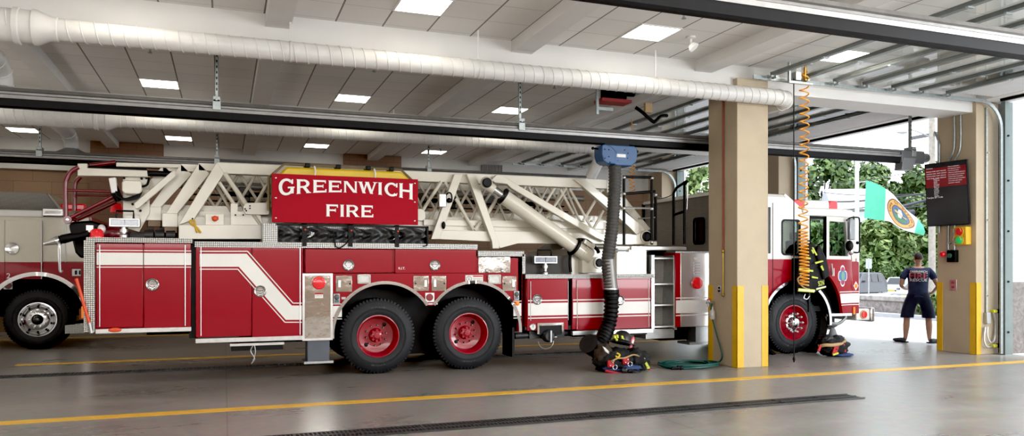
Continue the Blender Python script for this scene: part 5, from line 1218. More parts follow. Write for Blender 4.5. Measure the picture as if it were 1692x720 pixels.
low = smooth_path([P(1010, 488, yH), P(1010, 510, yH), P(1006, 535, yH), P(998, 555, yH - .08), P(988, 575, yH - .2)], 12)
ribbed(low, .106, .016, .017).build('lower_hose', black, hose, ang=60)
# soft boot at the end of the hose, lying on the pile
bt = [P(988, 576, yH - .2), P(980, 574, yH - .28), P(972, 567, yH - .36)]
MB().tube(smooth_path(bt, 6), [.13] * 6 + [.14] * 6 + [.155], 24).build('hose_boot', leather, hose)

# ================================================================ TURNOUT GEAR PILE at the hose end
def lump(c, rx, ry, rz, amp, seed, n=28, rot=None, freq=3.):
    from mathutils import noise
    mb = MB(); r = bmesh.ops.create_icosphere(mb.bm, subdivisions=4, radius=1.)
    for v in r['verts']:
        p = v.co.copy(); k = 1 + amp * noise.noise(p * freq + V((seed, seed * 1.7, 0))) + amp * .6 * noise.noise(p * freq * 2.7 + V((0, seed, seed)))
        # folds: ridged noise
        k += amp * .7 * (abs(noise.noise(V((p.x * 2, p.y * 2, p.z * 5)) + V((seed * 3, 0, 0)))) - .2)
        q = V((p.x * rx, p.y * ry, p.z * rz)) * k
        if rot: q = rot @ q
        v.co = V(c) + q
        if v.co.z < .006: v.co.z = .006
    return mb
g0 = PG(1028, 612)          # about where the pile sits
GX, GY = g0.x, g0.y
def G(px, py, dy=0.): return P(px, py, GY + dy)
pile = thing('turnout_pants_pile', 'black turnout pants with red clips folded over boots under the hose end', 'turnout gear', (GX, GY, 0))
lump((GX - .12, GY + .05, .15), .32, .26, .19, .22, 3.1).build('pants_cloth', cloth_blk, pile, ang=80)
lump(G(1048, 596, .02), .22, .2, .19, .25, 7.3).build('pants_leg', cloth_blk, pile, ang=80)
lump(G(998, 590, .05), .14, .16, .2, .22, 5.3).build('pants_fold', mat('brown_black_cloth', (.045, .03, .022), .8, 0, .3, 8), pile, ang=80)
lump((GX - .02, GY - .1, .05), .34, .1, .06, .15, 1.3).build('blue_lining', bluecloth, pile, ang=80)
MB().tube(smooth_path([G(1000, 612, -.16), G(1020, 616, -.2), G(1040, 616, -.2)]), .02, 8).build('red_hem', redstrap, pile)
for a, b_ in ((1009, 601), (1034, 596)):
    q = G(a, b_, -.24); MB().box(q.x - .055, q.x + .055, q.y - .02, q.y + .02, q.z - .055, q.z + .055).build('red_clip', redstrap, pile, bev=.02)
    MB().ball(q + V((.02, -.025, .02)), .012).ball(q + V((-.02, -.025, -.02)), .012).tube([q + V((.06, -.02, -.05)) + V((.035 * math.cos(s_), 0, .035 * math.sin(s_))) for s_ in [2 * PI * i / 14 for i in range(14)]], .007, 6, closed=True).build('clip_rings', bright, pile)
MB().tube(smooth_path([G(1010, 597, -.26), G(1020, 592, -.28), G(1032, 591, -.26), G(1046, 586, -.2), G(1056, 588, -.15)]), .012, 6).ball(G(1013, 596, -.27), .022).build('tan_cord', tanstrap, pile)
MB().tube(smooth_path([G(1019, 583, -.2), G(1024, 586, -.22), G(1021, 590, -.24), G(1017, 588, -.23)]), .014, 6).build('yellow_hook', yellowp, pile)
MB().prism([G(996, 572, -.2), G(1000, 574, -.2), G(1006, 580, -.2), G(1006, 584, -.2), G(1000, 580, -.2)], (0, .02, 0)).build('white_patch', silver_t, pile)
MB().bar(G(1063, 592, -.16), G(1070, 606, -.16), .03, .04).bar(G(1068, 607, -.16), G(1073, 607, -.16), .03, .03).build('lime_trim', lime, pile)
MB().tube(smooth_path([G(1060, 616, -.12), G(1067, 617, -.14), G(1073, 615, -.1), G(1074, 611, -.06)]), .024, 8).build('pink_boot_sole', pink, pile)
# glove lying in front
gl = thing('work_glove', 'black work glove lying palm down in front of the turnout pants pile', 'glove', (G(1045, 618, -.3).x, GY - .3, 0))
gb = MB(); gc = V((PG(1042, 616).x, PG(1042, 616).y, .03)); gb.ball(gc, .06, .045, .028, 14)
for k in range(4):
    a_ = -.75 + k * .22; dd = V((math.cos(a_), math.sin(a_) * .8, 0)); gb.tube([gc + V((.03, -.035 + .022 * k, .0)), gc + dd * .09 + V((.01, -.02 + .014 * k, .012)), gc + dd * (.135 + .01 * (k in (1, 2))) + V((.01, -.02 + .014 * k, -.01))], [.013, .012, .009], 8)
gb.tube([gc + V((-.01, -.04, 0)), gc + V((.03, -.075, .0)), gc + V((.055, -.085, -.01))], [.014, .012, .01], 8)
gb.tube([gc + V((-.05, .02, .005)), gc + V((-.12, .05, .01))], [.04, .05], 12).build('glove_shell', leather, gl)
MB().ball(gc + V((-.06, 0, .03)), .016, .012, .008, 10).build('glove_snap', bright, gl)
# helmet
hc = G(1028, 562, .02)
hl = thing('fire_helmet', 'black fire helmet with yellow stripes on top of the turnout pants pile', 'helmet', hc)
MB().lathe([(.0, .15), (.05, .146), (.10, .115), (.128, .06), (.135, .0), (.15, -.012), (.20, -.04), (.203, -.048), (.15, -.03), (.12, 0)], hc, (.25, .1, 1), 32).build('shell', leather, hl)
st_ = MB()
ax = V((.25, .1, 1)).normalized()
for k in range(7):
    a_ = PI * (.95 + k * .13); u_ = ax.orthogonal().normalized(); w2 = ax.cross(u_)
for px, py in ((1016, 556), (1020, 555), (1028, 556.5), (1031, 558), (1036, 558.5), (1019, 561)):
    q = P(px, py, hc.y - .11); st_.hexa([q + V((-.014, -.02, -.022)), q + V((.014, -.02, -.03)), q + V((.014, .03, -.03)), q + V((-.014, .03, -.022))], [q + V((-.01, -.0, .022)), q + V((.02, -.0, .016)), q + V((.02, .04, .016)), q + V((-.01, .04, .022))])
st_.build('reflective_stripes', lime, hl)
q = P(1043, 566, hc.y - .06); MB().xz([(q.x - .04, q.z - .08), (q.x + .01, q.z - .07), (q.x + .055, q.z + .05), (q.x + .03, q.z + .1), (q.x - .01, q.z + .05)], q.y - .02, q.y).build('front_shield', mat('shield_pink', (.75, .10, .18), .4), hl, bev=.005)
MB().xz([(q.x - .015, q.z - .045), (q.x + .01, q.z - .04), (q.x + .035, q.z + .03), (q.x + .02, q.z + .06), (q.x, q.z + .025)], q.y - .026, q.y - .018).build('shield_plate', white, hl)

# second gear bundle ahead of the front wheel
s0 = PG(1376, 588); SX, SY = s0.x, s0.y
def S2(px, py, dy=0.): return P(px, py, SY + dy)
pl2 = thing('turnout_boots_bundle', 'black turnout pants bundled around boots with red suspenders beside the open cab door', 'turnout gear', (SX, SY, 0))
lump((SX, SY, .17), .29, .22, .17, .16, 9.1).build('pants_cloth', cloth_blk, pl2, ang=80)
for px in (1366, 1384): lump(S2(px, 562, .02), .12, .12, .1, .18, px * .1).build('boot_top', leather, pl2, ang=80)
MB().tube(smooth_path([S2(1353, 572, -.12), S2(1364, 570, -.22), S2(1376, 570, -.24), S2(1392, 567, -.16), S2(1396, 562, -.08)]), .03, 10).build('tan_waistband', tanstrap, pl2)
for a, b_, c_, d_ in ((1352, 580, 1356, 570), (1380, 584, 1385, 568), (1396, 582, 1393, 568), (1376, 585, 1381, 569)):
    MB().bar(S2(a, b_, -.2), S2(c_, d_, -.19), .05, .03, up=(0, 1, 0)).build('red_suspender', redstrap, pl2, bev=.008)
lump((SX + .12, SY - .12, .03), .2, .1, .035, .12, 2.2).build('blue_lining', bluecloth, pl2, ang=80)
MB().bar(S2(1376, 586, -.23), S2(1385, 583, -.23), .02, .03).build('lime_trim', lime, pl2)
MB().lathe([(.0, 0), (.06, 0), (.07, .05), (.05, .12), (.03, .16), (.09, .2)], S2(1376, 556, .1), (0, 0, 1), 18).build('cloth_hood', mat('grey_hood', (.20, .21, .22), .8), pl2)

# turnout coat hanging by the doorway
yc = 11.02
ct = thing('turnout_coat', 'black turnout coat with lime stripes hanging beside the cab doorway', 'turnout coat', (P(1340, 0, yc).x, yc, P(1340, 490, yc).z))
def coat_poly(pts, y0, y1, m, name, bev=.0, mb=None): return ppoly(pts, y0, y1, yc, mb).build(name, m, ct, bev=bev)
cm = MB(); outl = [(1338, 400), (1344, 402), (1350, 412), (1356, 424), (1358, 440), (1364, 462), (1360, 478), (1345, 484), (1318, 485), (1312, 480), (1316, 440), (1322, 418), (1330, 404)]
q = [P(a, b_, yc) for a, b_ in outl]
cx_ = sum(v.x for v in q) / len(q)
ring = []
for s_, dy in ((1.0, .06), (1.0, .0), (.9, -.06), (.6, -.10)):
    ring.append([cm.bm.verts.new((cx_ + (v.x - cx_) * s_ + .012 * math.sin(v.z * 23 + dy * 40), yc + dy + .02 * math.sin(v.z * 17 + v.x * 9), (v.z - 1.5) * (s_ * .25 + .75) + 1.5)) for v in q])
for A, B_ in zip(ring[:-1], ring[1:]):
    for i in range(len(A)): cm.face([A[i], A[(i + 1) % len(A)], B_[(i + 1) % len(A)], B_[i]])
cm.face(ring[0]); cm.face(ring[-1][::-1]); co = cm.build('coat_body', cloth_blk, ct, ang=60)
sub = co.modifiers.new('s', 'SUBSURF'); sub.levels = 1; sub.render_levels = 1
coat_poly([(1344, 404), (1349, 412), (1357, 430), (1362, 455), (1352, 462), (1346, 440), (1340, 420)], yc - .16, yc - .06, cloth_blk, 'sleeve', .03)
ys_ = yc - .175
for pts in ([(1340, 409), (1342, 408), (1349, 421), (1347, 422)], [(1339, 413), (1341, 412), (1344, 418), (1342, 419)], [(1345, 433), (1358, 430), (1359, 432), (1346, 436)], [(1354, 440), (1357, 438), (1360, 446), (1358, 447)], [(1340, 456), (1350, 458), (1350, 460), (1340, 459)], [(1347, 476), (1363, 472), (1363, 475), (1347, 479)],
            [(1318, 476), (1345, 478), (1344, 483), (1317, 481)], [(1319, 443), (1342, 446), (1342, 449), (1319, 446)], [(1331, 424), (1338, 426), (1338, 428), (1330, 427)]):
    mid_ = sum(p_[1] for p_ in pts) / len(pts); ppoly([(p_[0], p_[1]) for p_ in pts], ys_ + .0, ys_ + .01, yc - .15).build('lime_stripe', lime, ct)
for pts in ([(1318, 477.5), (1345, 479.5), (1345, 481.5), (1318, 479.5)], [(1347, 476), (1363, 472), (1363, 474), (1347, 478)]): ppoly(pts, ys_ - .004, ys_ + .0, yc - .15).build('silver_stripe', silver_t, ct)
cq = P(1355, 467.5, yc - .16); MB().text('SON', (cq.x, ys_ - .012, cq.z), (1, 0, .18), (-.18, 0, 1), width=.13, height=.09).build('name_lettering', lime, ct, fixn=False)
MB().tube(smooth_path([P(1330, 486, yc - .05), P(1328, 492, yc - .07), P(1333, 494, yc - .07), P(1337, 489, yc - .05)]), .014, 8).build('coat_clasp', alu, ct)
MB().tube(smooth_path([P(1330, 425, yc), P(1326, 450, yc - .05), P(1318, 462, yc - .1), P(1327, 474, yc - .12), P(1338, 478, yc - .14)]), .012, 8).build('tan_strap', tanstrap, ct)
MB().tube(smooth_path([P(1340, 402, yc), P(1338, 398, yc + .03), P(1334, 398, yc + .1)]), .012, 8).build('hanging_loop', black, ct)

# ================================================================ CORDS
yC = 9.45
def coil(y, px, py0, py1, r, turns, name, label, cat, rt=.009, taper=None, m=spring_o):
    a, b_ = P(px, py0, y), P(px, py1, y); mb = MB(); n = 14; tot = int(turns * n); pts = []
    for i in range(tot + 1):
        f = i / tot; g = taper(f) if taper else f
        z = a.z + (b_.z - a.z) * g; th = 2 * PI * i / n; sw = .02 * math.sin(f * 9)
        pts.append((a.x + sw * .6 + r * math.cos(th), a.y + r * math.sin(th), z))
    pts = [(a.x, a.y, 4.42), (a.x + .01, a.y, a.z + .06)] + pts
    mb.tube(pts, rt, 7); return mb
coil(9.62, 1328, 118, 472, .068, 37, '', '', '', .010, taper=lambda f: f if f < .0 else (f * 1.35 if f < .55 else .7425 + (f - .55) * .572)).build('coiled_cord', spring_o, label='long orange coiled air line hanging in front of the truck cab', cat='coiled cord')
c0, c1_ = P(1312, 112, 9.58), P(1312, 594, 9.58)
t = thing('pull_cable', 'thin black cable with a ball end hanging left of the orange coil', 'cable', (c0.x, 9.58, c1_.z))
MB().tube([(c0.x - .005, 9.58, 4.45), (c0.x, 9.58, c1_.z + .02)], .0085, 7).build('cable', black, t)
MB().ball((c0.x, 9.58, c1_.z + .01), .022, .022, .035).cyl((c0.x, 9.58, c1_.z - .04), (c0.x, 9.58, c1_.z - .01), .012, n=8).build('end_ball', black, t)
t = thing('cord_mount', 'galvanised bracket at the ceiling holding the orange coiled line and black cable', 'bracket', (8.25, 9.6, 4.45))
MB().box(8.05, 8.5, 9.52, 9.56, 4.36, 4.4).box(8.05, 8.5, 9.52, 9.66, 4.395, 4.4).box(8.05, 8.07, 9.52, 9.56, 4.4, 4.68).build('bracket', galv, t)
MB().box(8.2, 8.3, 9.55, 9.66, 4.42, 4.55).build('junction_box', alu_d, t, bev=.006)
MB().cyl((8.42, 9.6, 4.4), (8.42, 9.6, 4.68), .012, n=8).ball((8.42, 9.6, 4.45), .03).build('fitting', mat('brass', (.45, .30, .08), .35, .9), t)
mb = coil(13.2, 1044, 262, 320, .05, 9, '', '', '', .008)
mb.build('coiled_cord', spring_o, label='short orange coiled air line behind the black handrails', cat='coiled cord')
# door operator above the ladder turntable
o_ = P(1022, 186, 11.3)
t = thing('door_operator', 'red and black door opener motor under the ceiling beside the rail', 'door opener', (o_.x, 11.4, o_.z))
MB().box(o_.x - .3, o_.x + .25, 11.3, 11.6, 4.28, 4.33).build('base_tray', mat('tray_red', (.35, .03, .03), .5), t)
MB().box(o_.x - .2, o_.x + .18, 11.33, 11.57, 4.33, 4.52).cyl((o_.x + .1, 11.3, 4.45), (o_.x + .3, 11.3, 4.45), .07, n=14).build('motor', black, t, bev=.02)
MB().box(o_.x - .4, o_.x - .36, 11.3, 11.34, 4.05, 4.6).box(o_.x - .36, o_.x - .1, 11.3, 11.33, 4.12, 4.17).build('hanger', galv, t)
MB().box(o_.x + .45, o_.x + .58, 11.2, 11.26, 4.12, 4.28).build('tag_card', mat('cardboard', (.5, .36, .2), .8), t)
MB().tube(smooth_path([P(1050, 177, 11.2), P(1062, 186, 11.15), P(1078, 200, 11.1), P(1083, 200, 11.1), P(1092, 192, 11.15), P(1102, 191, 11.2)]), .03, 8).build('cable_chain', black, t)

# ---- items on the near column
vx = 7.42
t = thing('hose_bib', 'chrome hose valve with red handle on the side of the near tan column', 'valve', (vx - .1, 10.55, .9))
w0 = PX(1180, 500, vx)
MB().cyl((vx, w0.y, w0.z), (vx - .1, w0.y, w0.z), .03, n=14).cyl((vx - .1, w0.y, w0.z - .06), (vx - .1, w0.y, w0.z + .05), .03, n=14).cyl((vx - .1, w0.y - .08, w0.z), (vx - .1, w0.y + .05, w0.z), .022, n=12).build('valve_body', bright, t)
MB().lathe([(.0, .0), (.035, 0), (.035, .015), (0, .018)], (vx - .1, w0.y, w0.z + .05), (0, 0, 1), 12).build('red_handle', text_r, t)
t = thing('spray_bottle', 'small clear bottle hanging below the hose valve on the near column', 'bottle', (vx - .08, w0.y - .08, w0.z - .25))
MB().lathe([(0, 0), (.04, 0), (.045, .02), (.045, .12), (.02, .16), (.02, .2), (0, .2)], (vx - .08, w0.y - .06, w0.z - .26), (0, 0, 1), 18).build('bottle_body', mat('clear_bottle', (.45, .44, .42), .15, 0, .05, 5), t)
t = thing('outlet_plate', 'grey outlet plate on the side of the near tan column', 'outlet', (vx, 10.3, 1.2))
q = PX(1189, 478, vx); MB().box(vx - .008, vx, q.y - .04, q.y + .04, q.z - .06, q.z + .06).build('plate', alu, t, bev=.004)
[MB().box(vx - .014, vx - .006, q.y - .02, q.y + .02, q.z + a_, q.z + a_ + .03).build('socket', black, t) for a_ in (.01, -.04)]
t = thing('sprinkler_pipe', 'thin red pipe running down the side of the near tan column', 'pipe', (vx, 10.35, 1.2))
q0 = PX(1196, 130, vx); q1 = PX(1197, 415, vx); q2 = PX(1197, 487, vx)
rust = mat('rust_red_pipe', (.26, .06, .035), .5)
MB().cyl((vx - .025, q1.y, q1.z), (vx - .025, q1.y, 4.6), .016, n=10).build('red_pipe', rust, t)
MB().cyl((vx - .025, q1.y, q2.z), (vx - .025, q1.y, q1.z), .014, n=10).ball((vx - .025, q1.y, q1.z), .03).ball((vx - .025, q1.y, q2.z), .026).build('lower_pipe', mat('brass', (.45, .30, .08), .35, .9), t)
# green hose: hanging run and coil
gc = PG(1137, 605)
t = thing('garden_hose', 'green garden hose coiled on the floor and hooked to the near column', 'hose', (gc.x, gc.y, 0))
mb = MB(); pts = []
rnd = random.Random(4)
N_ = 9
for i in range(N_ * 32):
    f = i / (N_ * 32); th = 2 * PI * i / 32 + .4; r = .33 + .17 * (.5 + .5 * math.sin(f * 23)) ; z = .014 + .055 * abs(math.sin(f * 17 + th * .5)) * (.4 + .6 * f)
    pts.append(V((gc.x + r * 1.02 * math.cos(th) + .02 * math.sin(f * 31), gc.y + r * .72 * math.sin(th) + .02 * math.cos(f * 27), z)))
end = PG(1194, 604)
pts += smooth_path([pts[-1], V((end.x - .15, end.y + .02, .03)), V((end.x - .02, end.y + .05, .06)), PX(1193, 585, vx - .05), PX(1184, 552, vx - .06), PX(1176, 522, vx - .08), V((vx - .1, w0.y - .06, w0.z - .1)), V((vx - .1, w0.y - .08, w0.z))], 8)
mb.tube(pts, .0125, 8).build('hose_run', green_h, t, ang=60)
q = PG(1118, 611); MB().cyl((q.x - .09, q.y, .03), (q.x + .05, q.y - .02, .03), .022, n=12).cyl((q.x + .05, q.y - .02, .03), (q.x + .09, q.y - .02, .035), .03, n=12).ball((q.x + .02, q.y - .01, .05), .02).build('hose_nozzle', black, t)

# ---- items on the far (right) column
cx = 12.53
A, Bp = PD(1525.5, 272, 14.4), PD(1534.5, 374, 14.4)
C, Dp = PD(1595, 263, 13.75), PD(1603.5, 370.5, 13.75)
o = (A + Bp + C + Dp) / 4; ux = ((C - A) + (Dp - Bp)).normalized(); uz = ((A - Bp) + (C - Dp)); uz = (uz - ux * uz.dot(ux)).normalized(); w, h = (C - A).length, (A - Bp).length
# lean the screen: push the top edge toward the viewer
un = ux.cross(uz); 
w = .77; h = 1.16
def scr(u, v, n=0.): return o + ux * u + uz * v + un * n
t = thing('display_screen', 'tilted black status screen with red panel of text mounted on the right column', 'screen', o)
def sbox(u0, u1, v0, v1, n0, n1, mb=None):
    mb = mb or MB(); return mb.hexa([scr(u0, v0, n0), scr(u1, v0, n0), scr(u1, v1, n0), scr(u0, v1, n0)], [scr(u0, v0, n1), scr(u1, v0, n1), scr(u1, v1, n1), scr(u0, v1, n1)])
sbox(-w / 2, w / 2, -h / 2, h / 2, -.05, 0).build('bezel', blackp, t, bev=.006)
sbox(-w / 2 + .012, w / 2 - .012, -h / 2 + .016, h / 2 - .012, -.002, .001).build('panel', mat('screen_dark', (.022, .023, .026), .22, 0, .1, 2), t)
sbox(-w / 2 + .014, w / 2 - .014, h / 2 - .445, h / 2 - .09, .001, .002).build('red_field', mat('screen_red', (.10, .008, .010), .3, 0, .1, 3, emis=(.14, .008, .012), estr=.5), t)
tx = MB(); scr_t = mat('screen_text', (.7, .7, .72), .5, emis=(.8, .8, .85), estr=.35)
rows = [(-.355, .30, .40, 'STATION ROSTER'), ]
rr_ = random.Random(2)
def srow(u, v, wd, hh, s_): MB().text(s_, scr(u + wd / 2, v, .004), ux, uz, width=wd, height=hh).build('text_line', scr_t, t, fixn=False)
for k, s_ in enumerate(('STATION', 'ENGINE ONE  SHIFT GROUP', 'LADDER ONE  SHIFT GROUP', 'RESCUE ONE  SHIFT GROUP', 'CAR ONE  SHIFT GROUP')): srow(-.35, .47 - k * .042 if k else .485, (.12, .36, .37, .36, .36)[k], .016, s_)
for k, s_ in enumerate(('DEPUTY CHIEF DUTY', 'FIRE MARSHAL DUTY', 'TRAINING AND DRILLS', 'HYDRANTS OUT OF SERVICE SEE MAP BOARD', 'ROAD CLOSURES POSTED ON THE BOARD', 'STATION VISITORS THIS MORNING', 'ENGINE CHECKS DAILY AND WEEKLY', 'TOOLS AND HOSE CHECKS', 'RADIO TESTS')): srow(.05, .485 - k * .037, (.2, .22, .19, .3, .29, .26, .3, .24, .2)[k], .013, s_)
for k in range(13): srow(-.22, .285 - k * .026, .06 + .05 * rr_.random(), .014, ('DUTY', 'CALLS', 'ALARM', 'UNITS', 'STAFF')[k % 5])
tx.text('Tue Jun 27 11:06', scr(-.215, -.055, .004), ux, uz, width=.30, height=.032)
tx.build('clock_line', scr_t, t, fixn=False)
mt = MB(); q = scr(.12, -.1, -.05); mt.bar(q, (cx + .02, q.y + .15, q.z), .08, .08).box(cx - .02, cx, q.y - .0, q.y + .3, q.z - .25, q.z + .25)
mt.build('wall_mount', black, t)
q = PX(1589, 389, cx)
t = thing('signal_light', 'yellow two-lens signal showing red above green, mounted under the screen', 'signal light', (cx - .1, q.y, q.z - .2))
p0, p1 = PX(1580, 375, cx - .1), PX(1599, 404, cx - .1)
ya, yb = p0.y, p1.y; ya, yb = max(ya, yb), min(ya, yb)
MB().box(cx - .14, cx - .005, yb, ya, p1.z, p0.z).build('housing', yellow, t, bev=.015)
ym = (ya + yb) / 2 + .02
for zz, nm, m_ in ((p0.z - .085, 'red_lens', mat('signal_red', (.35, .01, .02), .3, emis=(.5, .01, .02), estr=.35)), (p1.z + .085, 'green_lens', mat('signal_green', (.02, .45, .12), .3, emis=(.03, .6, .2), estr=.25))):
    MB().lathe([(.072, 0), (.066, .015), (.04, .03), (0, .034)], (cx - .14, ym, zz), (-1, 0, 0), 22).build(nm, m_, t)
    MB().tube([(cx - .2, ym + .08 * math.cos(a), zz + .08 * math.sin(a)) for a in [PI * i / 12 for i in range(13)]], .006, 6).lathe([(.085, .0), (.08, .012)], (cx - .14, ym, zz), (-1, 0, 0), 22).build('lens_hood', yellow, t)
# conduits on the right column
def conduit(paths, lab, r=.018, m=galv, fit=()):
    t = thing('conduit', lab, 'conduit', V(paths[0][-1]), 'electrical conduits on the right column')
    mb = MB()
    for p_ in paths: mb.tube(smooth_path(p_, 6) if len(p_) > 2 else p_, r, 10)
    mb.build('pipe', m, t)
    for f in fit: MB().box(f[0] - .012, f[0] + .012, f[1] - .05, f[1] + .05, f[2] - .012, f[2] + .012).build('clamp', galv, t)
    return t
xk = cx - .022
for (a, b_, lab) in ((1567, 414, 'left galvanised conduit descending to the red push button on the right column'), (1577, 416, 'right galvanised conduit descending to the black switch on the right column')):
    q = PX(a, b_, xk); conduit([[(xk, q.y, q.z), (xk, q.y, 3.35), (xk, q.y, 3.5), (xk, q.y - .12, 3.75), (xk, q.y - .12, 4.45)]], lab, fit=((xk, q.y, 2.0), (xk, q.y, 3.2)))
q = PX(1552, 300, xk); conduit([[(xk, q.y, 2.2), (xk, q.y, 3.7), (xk, q.y, 3.85), (xk, q.y + .1, 4.1)]], 'bent galvanised conduit at the left edge of the right column')
yf = 9.98 - .022
q = P(1630, 525, yf); q2 = P(1629, 200, yf)
cd = conduit([[(q.x, yf, q.z), (q.x, yf, 4.4)]], 'tall galvanised conduit on the light face of the right column', .02, fit=((q.x, yf, 1.05), (q.x, yf, 2.4), (q.x, yf, 3.6)))
MB().box(q.x - .05, q.x + .05, yf - .05, yf + .02, q.z - .1, q.z + .1).build('junction_box', alu_d, cd, bev=.008)
MB().tube(smooth_path([P(1628, 540, yf - .02), P(1626, 560, yf - .03), P(1630, 572, yf - .05), P(1637, 573, yf - .04), P(1643, 571, yf - .03)]), .016, 8).tube(smooth_path([P(1632, 540, yf - .02), P(1632, 556, yf - .04), P(1637, 565, yf - .05), P(1643, 560, yf - .04), P(1645, 535, yf - .03), P(1641, 514, yf - .03)]), .014, 8).build('flexible_cable', alu, cd)
for b_, lab in ((514, 'upper yellow door sensor beside the right door track'), (571, 'lower yellow door sensor beside the right door track')):
    q = P(1643, b_, yf - .03); t = thing('door_sensor', lab, 'sensor', q)
    MB().box(q.x - .05, q.x + .05, yf - .06, yf + .02, q.z - .025, q.z + .025).build('sensor_body', mat('sensor_yellow', (.60, .60, .04), .4), t, bev=.006)
    MB().cyl((q.x + .05, yf - .03, q.z), (q.x + .09, yf - .03, q.z), .025, n=12).box(q.x + .09, q.x + .14, yf - .06, yf + .0, q.z - .035, q.z + .035).build('sensor_eye', black, t)
q = PX(1561, 420, cx); q1 = PX(1570, 420, cx)
t = thing('push_button', 'red mushroom push button box on the side of the right column', 'push button', (cx - .06, q.y, q.z))
MB().box(cx - .07, cx, q1.y - .05, q1.y + .05, q.z - .09, q.z + .09).build('box', alu_d, t, bev=.008)
MB().lathe([(0, .06), (.04, .055), (.055, .03), (.05, 0), (0, 0)], (cx - .07, q.y - .04, q.z), (-1, .15, 0), 18).build('button', lens_red, t)
q = PX(1577, 423, cx); t = thing('switch_box', 'black switch box beside the red push button on the right column', 'switch', (cx - .05, q.y, q.z))
MB().box(cx - .09, cx, q.y - .09, q.y + .09, q.z - .11, q.z + .11).build('box', blackp, t, bev=.01); MB().lathe([(.045, 0), (.04, .03), (0, .03)], (cx - .09, q.y + .02, q.z + .01), (-1, 0, 0), 16).build('dial', mat('dial_green', (.04, .12, .09), .4), t)
q = PX(1575.5, 470.5, cx); t = thing('wall_outlet', 'steel wall outlet below the switch on the right column', 'outlet', (cx, q.y, q.z - .07))
MB().box(cx - .012, cx, q.y - .07, q.y + .07, q.z - .1, q.z + .1).build('plate', alu, t, bev=.004); [MB().box(cx - .018, cx - .01, q.y - .03, q.y + .03, q.z + a_, q.z + a_ + .04).build('socket', mat('socket_red', (.3, .06, .05), .5), t) for a_ in (.02, -.06)]
# louvre on the back wall
q0, q1 = P(797, 0, 21.6).x, P(832, 0, 21.6).x; z0, z1 = P(815, 283, 21.6).z, P(815, 272, 21.6).z
t = thing('wall_louvre', 'small slatted grille high on the back wall', 'grille', ((q0 + q1) / 2, 21.65, z0))
mb = MB(); 
for i in range(14): x = q0 + (q1 - q0) * i / 14; mb.box(x, x + .025, 21.62, 21.72, z0, z1)
mb.box(q0, q1, 21.69, 21.72, z0, z1); mb.build('grille', mat('grille_grey', (.40, .38, .36), .6), t)
# ================================================================ OUTSIDE
asph = mat('pale_apron_concrete', (.56, .55, .535), .8, 0, .05, 1.5)
MB().box(13.25, 19.6, -30, 60, -.25, -.004).build('ground_1', asph, kind='structure')
road = mat('road_asphalt', (.30, .30, .30), .85, 0, .1, 1.)
MB().box(19.6, 160, -120, 160, -.5, -.32).build('ground_2', road, kind='structure')
MB().box(19.4, 19.7, -30, 60, -.3, .12).build('trim_curb', mat('curb_grey', (.40, .41, .43), .8), kind='structure')
# granite wall
a, b_ = PX(1395, 0, 20.3).y, PX(1504, 0, 20.3).y
t = thing('granite_wall', 'low grey and pink granite wall across the apron behind the man', 'stone wall', (20.5, (a + b_) / 2, -.1))
wallg = mat('pink_grey_granite', (.33, .285, .27), .7, 0, .4, 3.5, bump=.6, bscale=6)
for n_ in wallg.node_tree.nodes:
    if n_.type == 'TEX_NOISE' and abs(n_.inputs['Scale'].default_value - 3.5) < .1: n_.inputs['Distortion'].default_value = 2.; n_.inputs['Detail'].default_value = 8
zt_ = PX(1460, 497, 20.3).z
y0, y1 = min(a, b_), max(a, b_) + 8
MB().box(20.3, 20.9, y0, y1, -.3, zt_).build('wall_body', wallg, t, bev=.02)
MB().box(20.22, 20.98, y0 - .04, y1, zt_, zt_ + .17).build('coping', mat('granite_cap', (.36, .33, .31), .75, 0, .3, 6), t, bev=.03)

